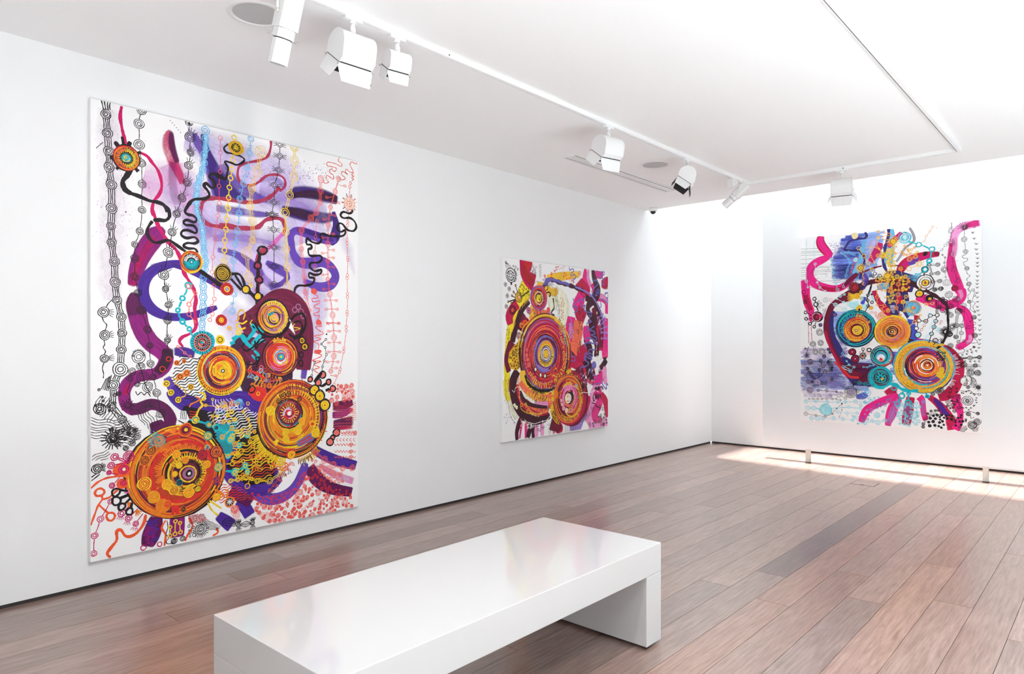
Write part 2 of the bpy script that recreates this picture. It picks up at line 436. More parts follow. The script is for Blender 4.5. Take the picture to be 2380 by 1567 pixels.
def brush_mat():
    """dragged, streaky, partly see-through brush paint; u runs along the stroke in metres, v across it"""
    m = bpy.data.materials.new('acrylic_paint_brushed')
    m.use_nodes = True
    nt = m.node_tree
    N = nt.nodes.new; L = nt.links.new
    b = nt.nodes['Principled BSDF']
    at = N('ShaderNodeAttribute'); at.attribute_name = 'pigment'
    fl = N('ShaderNodeAttribute'); fl.attribute_name = 'flow'      # x: opacity, y: dryness, z: edge softness
    sp = N('ShaderNodeSeparateXYZ'); L(fl.outputs['Vector'], sp.inputs['Vector'])
    uv = N('ShaderNodeUVMap'); uv.uv_map = 'stroke'
    s2 = N('ShaderNodeSeparateXYZ'); L(uv.outputs['UV'], s2.inputs['Vector'])
    mp = N('ShaderNodeMapping'); mp.inputs['Scale'].default_value = (7.0, 34.0, 1.0)
    L(uv.outputs['UV'], mp.inputs['Vector'])
    streak = N('ShaderNodeTexNoise'); streak.inputs['Scale'].default_value = 1.0; streak.inputs['Detail'].default_value = 6.0; streak.inputs['Roughness'].default_value = 0.6
    L(mp.outputs['Vector'], streak.inputs['Vector'])
    geo = N('ShaderNodeNewGeometry')
    cloud = N('ShaderNodeTexNoise'); cloud.inputs['Scale'].default_value = 7.0; cloud.inputs['Detail'].default_value = 5.0
    L(geo.outputs['Position'], cloud.inputs['Vector'])
    grit = N('ShaderNodeTexNoise'); grit.inputs['Scale'].default_value = 130.0; grit.inputs['Detail'].default_value = 3.0
    L(geo.outputs['Position'], grit.inputs['Vector'])
    # coverage field
    a1 = N('ShaderNodeMath'); a1.operation = 'MULTIPLY_ADD'; a1.inputs[1].default_value = 0.55
    sm = N('ShaderNodeMath'); sm.operation = 'MULTIPLY'; sm.inputs[1].default_value = 0.8; L(sp.outputs['Z'], sm.inputs[0])
    bl = N('ShaderNodeMix'); L(sm.outputs[0], bl.inputs['Factor']); L(streak.outputs['Fac'], bl.inputs['A']); L(cloud.outputs['Fac'], bl.inputs['B'])
    L(bl.outputs['Result'], a1.inputs[0])
    a2 = N('ShaderNodeMath'); a2.operation = 'MULTIPLY'; a2.inputs[1].default_value = 0.30
    L(cloud.outputs['Fac'], a2.inputs[0]); L(a2.outputs[0], a1.inputs[2])
    a3 = N('ShaderNodeMath'); a3.operation = 'MULTIPLY_ADD'; a3.inputs[1].default_value = 0.15
    L(grit.outputs['Fac'], a3.inputs[0]); L(a1.outputs[0], a3.inputs[2])      # ~0.5 mean
    # edge distance: 0 at rim, 1 at the middle
    e1 = N('ShaderNodeMath'); e1.operation = 'SUBTRACT'; e1.inputs[1].default_value = 0.5; L(s2.outputs['Y'], e1.inputs[0])
    e2 = N('ShaderNodeMath'); e2.operation = 'ABSOLUTE'; L(e1.outputs[0], e2.inputs[0])
    e3 = N('ShaderNodeMath'); e3.operation = 'MULTIPLY_ADD'; e3.inputs[1].default_value = -2.0; e3.inputs[2].default_value = 1.0; L(e2.outputs[0], e3.inputs[0])
    sf = N('ShaderNodeMath'); sf.operation = 'MAXIMUM'; sf.inputs[1].default_value = 0.02; L(sp.outputs['Z'], sf.inputs[0])
    ed = N('ShaderNodeMath'); ed.operation = 'DIVIDE'; ed.use_clamp = True; L(e3.outputs[0], ed.inputs[0]); L(sf.outputs[0], ed.inputs[1])
    # alpha = clamp((field*edge - dry*0.5)*4 + 0.5) * opacity
    m1 = N('ShaderNodeMath'); m1.operation = 'MULTIPLY'; L(a3.outputs[0], m1.inputs[0]); L(ed.outputs[0], m1.inputs[1])
    m2 = N('ShaderNodeMath'); m2.operation = 'MULTIPLY_ADD'; m2.inputs[1].default_value = -0.55; L(sp.outputs['Y'], m2.inputs[0]); L(m1.outputs[0], m2.inputs[2])
    gn = N('ShaderNodeMath'); gn.operation = 'MULTIPLY_ADD'; gn.inputs[1].default_value = -3.4; gn.inputs[2].default_value = 5.2; L(sp.outputs['Z'], gn.inputs[0])
    m3 = N('ShaderNodeMath'); m3.operation = 'MULTIPLY'; m3.use_clamp = True; L(m2.outputs[0], m3.inputs[0]); L(gn.outputs[0], m3.inputs[1])
    m4 = N('ShaderNodeMath'); m4.operation = 'MULTIPLY'; m4.use_clamp = True; L(m3.outputs[0], m4.inputs[0]); L(sp.outputs['X'], m4.inputs[1])
    # pigment thins to lighter streaks
    mr = N('ShaderNodeMapRange'); mr.inputs['From Min'].default_value = 0.34; mr.inputs['From Max'].default_value = 0.68
    mr.inputs['To Min'].default_value = 0.45; mr.inputs['To Max'].default_value = 1.75
    L(streak.outputs['Fac'], mr.inputs['Value'])
    mx = N('ShaderNodeMix'); mx.data_type = 'RGBA'; mx.blend_type = 'MULTIPLY'; mx.inputs['Factor'].default_value = 1.0
    vf = N('ShaderNodeMath'); vf.operation = 'MULTIPLY_ADD'; vf.inputs[1].default_value = -0.95; vf.inputs[2].default_value = 1.0; vf.use_clamp = True; L(sp.outputs['Z'], vf.inputs[0]); L(vf.outputs[0], mx.inputs['Factor'])
    L(at.outputs['Color'], mx.inputs['A']); L(mr.outputs['Result'], mx.inputs['B'])
    L(mx.outputs['Result'], b.inputs['Base Color'])
    L(m4.outputs[0], b.inputs['Alpha'])
    b.inputs['Roughness'].default_value = 0.5
    b.inputs['Specular IOR Level'].default_value = 0.25
    return m
M['line'] = paint_mat()
M['brush'] = brush_mat()

def spline(pts, step):
    """Catmull-Rom through pts, sampled about every `step` mm"""
    if len(pts) < 3:
        return pts
    out = []
    n = len(pts)
    for i in range(n - 1):
        p0 = pts[max(i - 1, 0)]; p1 = pts[i]; p2 = pts[i + 1]; p3 = pts[min(i + 2, n - 1)]
        d = math.hypot(p2[0] - p1[0], p2[1] - p1[1])
        k = max(1, min(26, int(d / step)))
        for j in range(k):
            t = j / k; t2 = t * t; t3 = t2 * t
            out.append(tuple(0.5 * (2 * p1[a] + (p2[a] - p0[a]) * t + (2 * p0[a] - 5 * p1[a] + 4 * p2[a] - p3[a]) * t2 + (3 * p1[a] - p0[a] - 3 * p2[a] + p3[a]) * t3) for a in range(len(p1))))
    out.append(tuple(pts[-1]))
    return out

# parts made of many small marks that cannot be picked apart singly
MARKS = ['arm_scribble', 'arrow_marks', 'beaded_arms', 'black_arms', 'black_bead_arms', 'black_bead_cluster', 'black_bead_vine', 'black_branch', 'black_flower', 'black_line_work', 'black_loops', 'black_molecule', 'black_outlines', 'blue_ladder_ground', 'blue_wash', 'bone_links', 'brush_lettering', 'bud_sprigs', 'colour_wash', 'contour_lines', 'coral_field', 'coral_squiggle', 'coral_squiggle_rows', 'crescent_detail', 'crest_lashes', 'curly_stem', 'cyan_line_work', 'dark_ground', 'dark_red_rosette', 'dark_stems', 'dashes', 'dotted_ochre_patch', 'fringe', 'fringe_lines', 'gold_bead_web', 'graphite_chains', 'grey_roundels', 'half_roundel', 'magenta_beads', 'mid_detail', 'orange_branches', 'orange_spray', 'outline_work', 'paint_runs', 'paint_spatter', 'pale_blue_clumps', 'patterned_shapes', 'pink_edge_work', 'red_discs', 'red_flecks', 'ringed_flower', 'rosette_buttons', 'rosette_eyes', 'rosette_rim', 'rosette_spines', 'ruled_lines', 'short_blue_dashes', 'small_teal_patch', 'speckles', 'spoked_disc', 'star_marks', 'turquoise_chain', 'turquoise_marks', 'violet_squiggle', 'wavy_lines', 'white_molecule', 'white_scribble', 'yellow_beads', 'yellow_buttons', 'yellow_squiggle', 'yellow_suns']

class Painter:
    def __init__(self, root, W, H, seed):
        self.root, self.W, self.H = root, W, H
        self.rn = random.Random(seed)
        self.z = 0.0002
        self.lev = {}
        self.new(None)
        self.polys = {}
    def new(self, name):
        self.name = name
        self.v = []; self.f = []; self.fc = []; self.fm = []; self.flow = []; self.uv = []
        self.hasb = False
    def flush(self):
        if self.name is None or not self.f:
            self.new(None); return
        me = bpy.data.meshes.new(self.name)
        me.from_pydata(self.v, [], self.f)
        me.materials.append(M['line']); me.materials.append(M['brush'])
        me.polygons.foreach_set('material_index', self.fm)
        ca = me.attributes.new('pigment', 'FLOAT_COLOR', 'FACE')
        ca.data.foreach_set('color', [c for q in self.fc for c in q])
        if self.hasb:
            fa = me.attributes.new('flow', 'FLOAT_VECTOR', 'POINT')
            fa.data.foreach_set('vector', [c for q in self.flow for c in q])
            uvl = me.uv_layers.new(name='stroke')
            buf = []
            for p in me.polygons:
                for li in p.vertices:
                    buf += self.uv[li]
            uvl.data.foreach_set('uv', buf)
        o = bpy.data.objects.new(self.name, me)
        C.objects.link(o); o.parent = self.root
        if self.name in MARKS:
            o['kind'] = 'stuff'
        self.new(None)
    def V(self, x, y, uv=(0.0, 0.5), fl=(1.0, 0.0, 0.0)):
        x = min(max(x, 0.6), self.W - 0.6); y = min(max(y, 0.6), self.H - 0.6)
        self.v.append((x / 1000.0, -self.z, y / 1000.0)); self.uv.append(uv); self.flow.append(fl)
        return len(self.v) - 1
    def face(self, idx, col, mi=0):
        self.f.append(idx); self.fc.append(col); self.fm.append(mi)
    CELL = 7.0
    def lift(self, cells, top=1):
        """lay the next dab just above whatever paint is already under it"""
        g = self.lev
        n = max((g.get(c, 0) for c in cells), default=0) + top
        for c in cells:
            g[c] = n
        self.z = 0.0002 + n * 1.1e-5
    def cells_path(self, pts, ws):
        out = set(); q = self.CELL
        for i, (x, y) in enumerate(pts):
            h = ws[i] / 2 + 1.0
            x2, y2 = pts[i + 1] if i + 1 < len(pts) else (x, y)
            d = math.hypot(x2 - x, y2 - y)
            for k in range(int(d / q) + 1):
                t = k * q / d if d else 0
                cx, cy = x + (x2 - x) * t, y + (y2 - y) * t
                for a in range(int((cx - h) // q), int((cx + h) // q) + 1):
                    for b_ in range(int((cy - h) // q), int((cy + h) // q) + 1):
                        out.add((a, b_))
        return out
    def cells_area(self, pts):
        out = self.cells_path(list(pts) + [pts[0]], [2.0] * (len(pts) + 1)); q = self.CELL
        ys = [p[1] for p in pts]
        for b_ in range(int(min(ys) // q), int(max(ys) // q) + 1):
            xs = sorted(self.cross(pts, (b_ + 0.5) * q))
            for u, v in zip(xs[::2], xs[1::2]):
                for a in range(int(u // q), int(v // q) + 1):
                    out.add((a, b_))
        return out
    # --- primitives
    def ribbon(self, pts, ws, col, mi=0, fl=(1, 0, 0), closed=False):
        n = len(pts)
        if n < 2:
            return
        self.lift(self.cells_path(list(pts) + ([pts[0]] if closed else []), list(ws) + [ws[0]]))
        L_ = []; R_ = []; acc = self.rn.uniform(0, 50)
        for i in range(n):
            a = pts[(i - 1) % n] if closed else pts[max(i - 1, 0)]
            b_ = pts[(i + 1) % n] if closed else pts[min(i + 1, n - 1)]
            dx, dy = b_[0] - a[0], b_[1] - a[1]
            d = math.hypot(dx, dy) or 1.0
            nx, ny = -dy / d, dx / d
            if i:
                acc += math.hypot(pts[i][0] - pts[i-1][0], pts[i][1] - pts[i-1][1]) / 1000.0
            w = ws[i] / 2
            fq = fl
            if mi == 1 and not closed and (i == 0 or i == n - 1):
                fq = (fl[0], fl[1] + 0.62, fl[2])      # the brush lifts off dry
            L_.append(self.V(pts[i][0] + nx * w, pts[i][1] + ny * w, (acc, 0.0), fq))
            R_.append(self.V(pts[i][0] - nx * w, pts[i][1] - ny * w, (acc, 1.0), fq))
        if not closed:
            for S_ in (L_, R_):
                for i in range(1, n):
                    a, b_ = self.v[S_[i - 1]], self.v[S_[i]]
                    dx, dy = pts[i][0] - pts[i - 1][0], pts[i][1] - pts[i - 1][1]
                    if (b_[0] - a[0]) * dx + (b_[2] - a[2]) * dy < 0:
                        self.v[S_[i]] = a
        for i in range(n if closed else n - 1):
            j = (i + 1) % n
            self.face((L_[i], R_[i], R_[j], L_[j]), col, mi)
    def line(self, col, w, pts, wob=0.18):
        p = spline([(a, b_) for a, b_ in pts], max(3.0, min(w * 0.45, 8.0)))
        n = len(p)
        ph = self.rn.uniform(0, 6)
        ws = [w * (1 + wob * math.sin(ph + i * 0.5) + self.rn.uniform(-wob, wob) * 0.5) for i in range(n)]
        if n > 3:
            ws[0] *= 0.7; ws[-1] *= 0.55
        self.ribbon(p, ws, col)
    def brush(self, col, op, dry, soft, pts):
        self.hasb = True
        p = spline(pts, 18.0)
        self.ribbon([(q[0], q[1]) for q in p], [q[2] for q in p], col, 1, (op, dry, soft))
    def circ_pts(self, x, y, rx, ry, wob, n=None):
        n = n or max(10, min(56, int(8 + max(rx, ry) * 0.55)))
        a0 = self.rn.uniform(0, 6.28); p2 = self.rn.uniform(0, 6.28); p3 = self.rn.uniform(0, 6.28)
        out = []
        for i in range(n):
            t = a0 + 2 * math.pi * i / n
            k = 1 + wob * (0.5 * math.sin(2 * t + p2) + 0.4 * math.sin(3 * t + p3) + self.rn.uniform(-0.25, 0.25))
            out.append((x + rx * k * math.cos(t), y + ry * k * math.sin(t)))
        return out
    def ring(self, col, x, y, r, w, wob=0.07, ry=None):
        p = self.circ_pts(x, y, r, ry or r, wob)
        ws = [w * (1 + self.rn.uniform(-0.22, 0.22)) for _ in p]
        self.ribbon(p, ws, col, closed=True)
    def disc(self, col, x, y, r, wob=0.06, ry=None):
        p = self.circ_pts(x, y, r, ry or r, wob)
        self.lift(self.cells_area(p))
        self.face([self.V(a, b_) for a, b_ in p], col)
    def fill(self, col, pts):
        self.lift(self.cells_area(pts))
        self.face([self.V(a, b_) for a, b_ in pts], col)
    def patch(self, col, op, dry, pts):
        """brushed area: bands of brush strokes clipped to a polygon, dragged left to right"""
        self.hasb = True
        ys = [p[1] for p in pts]; y = min(ys)
        while y < max(ys):
            h = self.rn.uniform(16, 40)
            yc = y + h / 2
            xs = sorted(self.cross(pts, yc))
            for a, b_ in zip(xs[::2], xs[1::2]):
                a += self.rn.uniform(-45, 25); b_ += self.rn.uniform(-25, 40)
                if b_ - a > 30:
                    k = max(2, int((b_ - a) / 60) + 1)
                    q = [(a + (b_ - a) * i / k, yc + self.rn.uniform(-4, 4), h * 2.3) for i in range(k + 1)]
                    t = self.rn.uniform(0.8, 1.25)
                    self.brush((col[0] * t, col[1] * t, min(1, col[2] * t), 1), op * self.rn.uniform(0.75, 1.0), dry + self.rn.uniform(-0.05, 0.2), 0.75, q)
            y += h
    @staticmethod
    def cross(poly, y):
        out = []
        n = len(poly)
        for i in range(n):
            (x0, y0), (x1, y1) = poly[i], poly[(i + 1) % n]
            if (y0 <= y) != (y1 <= y):
                out.append(x0 + (y - y0) / (y1 - y0) * (x1 - x0))
        return out
    def inside(self, poly, x, y):
        return sum(1 for c in self.cross(poly, y) if c < x) % 2 == 1
    # --- motifs
    def roundel(self, col, x, y, r, n, w, dot=False):
        for k in range(n):
            rr = r * (1 - k / (n + 0.35)) - w / 2
            if rr > w * 0.35:
                self.ring(col, x + self.rn.uniform(-.04, .04) * r * (k > 0), y + self.rn.uniform(-.04, .04) * r * (k > 0), rr, w)
        if dot:
            self.disc(col, x, y, max(r * 0.14, w * 0.7))
    def ticks(self, col, x, y, r0, r1, n, w, a0=0.0, a1=360.0, ky=1.0):
        for i in range(n):
            t = R(a0 + (a1 - a0) * (i + 0.5) / n + self.rn.uniform(-0.15, 0.15) * (a1 - a0) / n)
            j = self.rn.uniform(0.9, 1.08)
            c, s = math.cos(t), math.sin(t) * ky
            self.ribbon([(x + c * r0, y + s * r0), (x + c * r1 * j, y + s * r1 * j)], [w, w * 0.8], col)
    def arcs(self, cols, x, y, r0, r1, n, w, ky=1.0, ex=0.0, ey=0.0):
        """painterly broken arcs between radii r0..r1; centre drifts by (ex, ey) towards the inside"""
        for i in range(n):
            f = self.rn.random()
            rr = r0 + (r1 - r0) * f
            t0 = self.rn.uniform(0, 360); sp = self.rn.uniform(35, 170)
            k = max(4, int(rr * R(sp) / 9)); k = min(k, 24)
            cx, cy = x + ex * f, y + ey * f
            wb = self.rn.uniform(-0.03, 0.03)
            pts = [(cx + rr * (1 + wb * q / k) * math.cos(R(t0 + sp * q / k)), cy + ky * rr * (1 + wb * q / k) * math.sin(R(t0 + sp * q / k))) for q in range(k + 1)]
            ww = w * self.rn.uniform(0.6, 1.5)
            ws = [ww * (0.55 + 0.45 * math.sin(math.pi * min(1, max(0, q / k)))) for q in range(k + 1)]
            self.ribbon(pts, ws, self.rn.choice(cols))
    def lashes(self, col, x, y, r, L_, n, w, ang, spread):
        for i in range(n):
            t = R(ang + (i - (n - 1) / 2) * spread)
            self.ribbon([(x + math.cos(t) * r, y + math.sin(t) * r), (x + math.cos(t) * (r + L_), y + math.sin(t) * (r + L_))], [w, w * 0.6], col)
    def links(self, col, nodes, n, w, gap):
        """n parallel strands between successive roundels"""
        for (x0, y0, r0), (x1, y1, r1) in zip(nodes, nodes[1:]):
            dx, dy = x1 - x0, y1 - y0
            d = math.hypot(dx, dy)
            if d <= r0 + r1 + 1:
                continue
            ux, uy = dx / d, dy / d
            for k in range(n):
                o = (k - (n - 1) / 2) * gap
                b0 = math.sqrt(max(r0 * r0 - o * o, 0)); b1 = math.sqrt(max(r1 * r1 - o * o, 0))
                bow = self.rn.uniform(-0.6, 0.6) * w
                p = [(x0 + ux * b0 - uy * o, y0 + uy * b0 + ux * o), (x0 + ux * d / 2 - uy * (o * 0.85 + bow), y0 + uy * d / 2 + ux * (o * 0.85 + bow)), (x1 - ux * b1 - uy * o, y1 - uy * b1 + ux * o)]
                self.line(col, w, p, 0.12)
    def scatter(self, cols, poly, n, r0, r1, rings, w, style=''):
        xs = [p[0] for p in poly]; ys = [p[1] for p in poly]
        done = []
        tries = 0
        while len(done) < n and tries < n * 14:
            tries += 1
            x = self.rn.uniform(min(xs), max(xs)); y = self.rn.uniform(min(ys), max(ys)); r = self.rn.uniform(r0, r1)
            if not self.inside(poly, x, y) or any(math.hypot(x - a, y - b_) < (r + c) * 1.02 for a, b_, c in done):
                continue
            c = self.rn.choice(cols)
            if 'l' in style and done:
                a, b_, q = min(done, key=lambda t: math.hypot(x - t[0], y - t[1]))
                d = math.hypot(x - a, y - b_)
                if r + q < d < (r1 * 6):
                    self.ribbon([(a + (x - a) * q / d, b_ + (y - b_) * q / d), (x - (x - a) * r / d, y - (y - b_) * r / d)], [w, w], c)
            done.append((x, y, r))
            if 'd' in style:
                self.disc(c, x, y, r)
            else:
                self.roundel(c, x, y, r, rings, w, 'o' in style)
            if 't' in style:
                self.ticks(c, x, y, r, r * 1.35, int(8 + r * 0.5), w * 0.9)
    def waves(self, cols, poly, gap, w, ang, amp, lam):
        """rows of wavy strands filling a polygon"""
        c, s = math.cos(R(ang)), math.sin(R(ang))
        rp = [(x * c + y * s, -x * s + y * c) for x, y in poly]
        ys = [p[1] for p in rp]; y = min(ys) + gap / 2
        while y < max(ys):
            xs = sorted(self.cross(rp, y))
            ph = self.rn.uniform(-0.5, 0.5)
            for a, b_ in zip(xs[::2], xs[1::2]):
                if b_ - a > lam * 0.5:
                    k = max(3, int((b_ - a) / (lam / 8.0)))
                    pts = []
                    for i in range(k + 1):
                        x = a + (b_ - a) * i / k
                        yy = y + amp * math.sin(x / lam * 6.283 + ph)
                        pts.append((x * c - yy * s, x * s + yy * c))
                    self.line(self.rn.choice(cols), w, pts, 0.15)
            y += gap * self.rn.uniform(0.85, 1.15)
    def speck(self, cols, poly, n, r0, r1):
        xs = [p[0] for p in poly]; ys = [p[1] for p in poly]
        k = 0
        while k < n:
            x = self.rn.uniform(min(xs), max(xs)); y = self.rn.uniform(min(ys), max(ys)); k += 1
            if self.inside(poly, x, y):
                r = self.rn.uniform(r0, r1)
                self.lift({(int(x // self.CELL), int(y // self.CELL))})
                self.face([self.V(x + r * math.cos(t) * self.rn.uniform(.6, 1.3), y + r * math.sin(t)) for t in (0, 1.05, 2.1, 3.14, 4.2, 5.25)], self.rn.choice(cols))
    # --- the reader of the paint data
    def run(self, data):
        for ln in data.strip().split('\n'):
            t = ln.split()
            if not t:
                continue
            op = t[0]
            if op == 'G':
                self.flush(); self.new(t[1]); continue
            cols = [PAL[c] for c in t[1].split(',')]
            col = cols[0]
            P_ = lambda s_: [tuple(float(q) for q in p.split(',')) for p in s_.split(';')]
            F_ = [float(q) if (q != '-' and q[0] in '-.0123456789' and ',' not in q) else q for q in t[2:]]
            if op == 'L': self.line(col, F_[0], P_(t[3]))
            elif op == 'B': self.brush(col, F_[0], F_[1], F_[2], P_(t[5]))
            elif op == 'F': self.fill(col, P_(t[2]))
            elif op == 'A': self.patch(col, F_[0], F_[1], P_(t[4]))
            elif op == 'R': self.ring(col, F_[0], F_[1], F_[2], F_[3], F_[4] if len(F_) > 4 else 0.07, F_[5] if len(F_) > 5 else None)
            elif op == 'D': self.disc(col, F_[0], F_[1], F_[2], F_[3] if len(F_) > 3 else 0.06, F_[4] if len(F_) > 4 else None)
            elif op == 'C': self.roundel(col, F_[0], F_[1], F_[2], int(F_[3]), F_[4], len(F_) > 5)
            elif op == 'T': self.ticks(col, *F_[:4], int(F_[4]), *F_[5:])
            elif op == 'Q': self.arcs(cols, *F_[:4], int(F_[4]), *F_[5:])
            elif op == 'E': self.lashes(col, *F_[:4], int(F_[4]), *F_[5:])
            elif op == 'K': self.links(col, P_(t[5]), int(F_[0]), F_[1], F_[2])
            elif op == 'S': self.scatter(cols, P_(t[8]), int(F_[0]), F_[1], F_[2], int(F_[3]), F_[4], t[7])
            elif op == 'W': self.waves(cols, P_(t[7]), *F_[:5])
            elif op == 'X': self.speck(cols, P_(t[5]), int(F_[0]), F_[1], F_[2])
        self.flush()

def painting(label, origin, rotz, W, H, depth, data, seed):
    """origin: world position of the lower left front corner seen from the room; local x runs right, local -y faces the room"""
    t = thing('painting', label, 'painting', origin, rotz, 'unframed abstract paintings')
    bm = bmesh.new()
    add_box(bm, (0, 0, 0), (W / 1000.0, depth, H / 1000.0))
    obj('canvas', bm, M['canvas'], t, 0.002)
    p = Painter(t, W, H, seed)
    p.run(data)
    return t

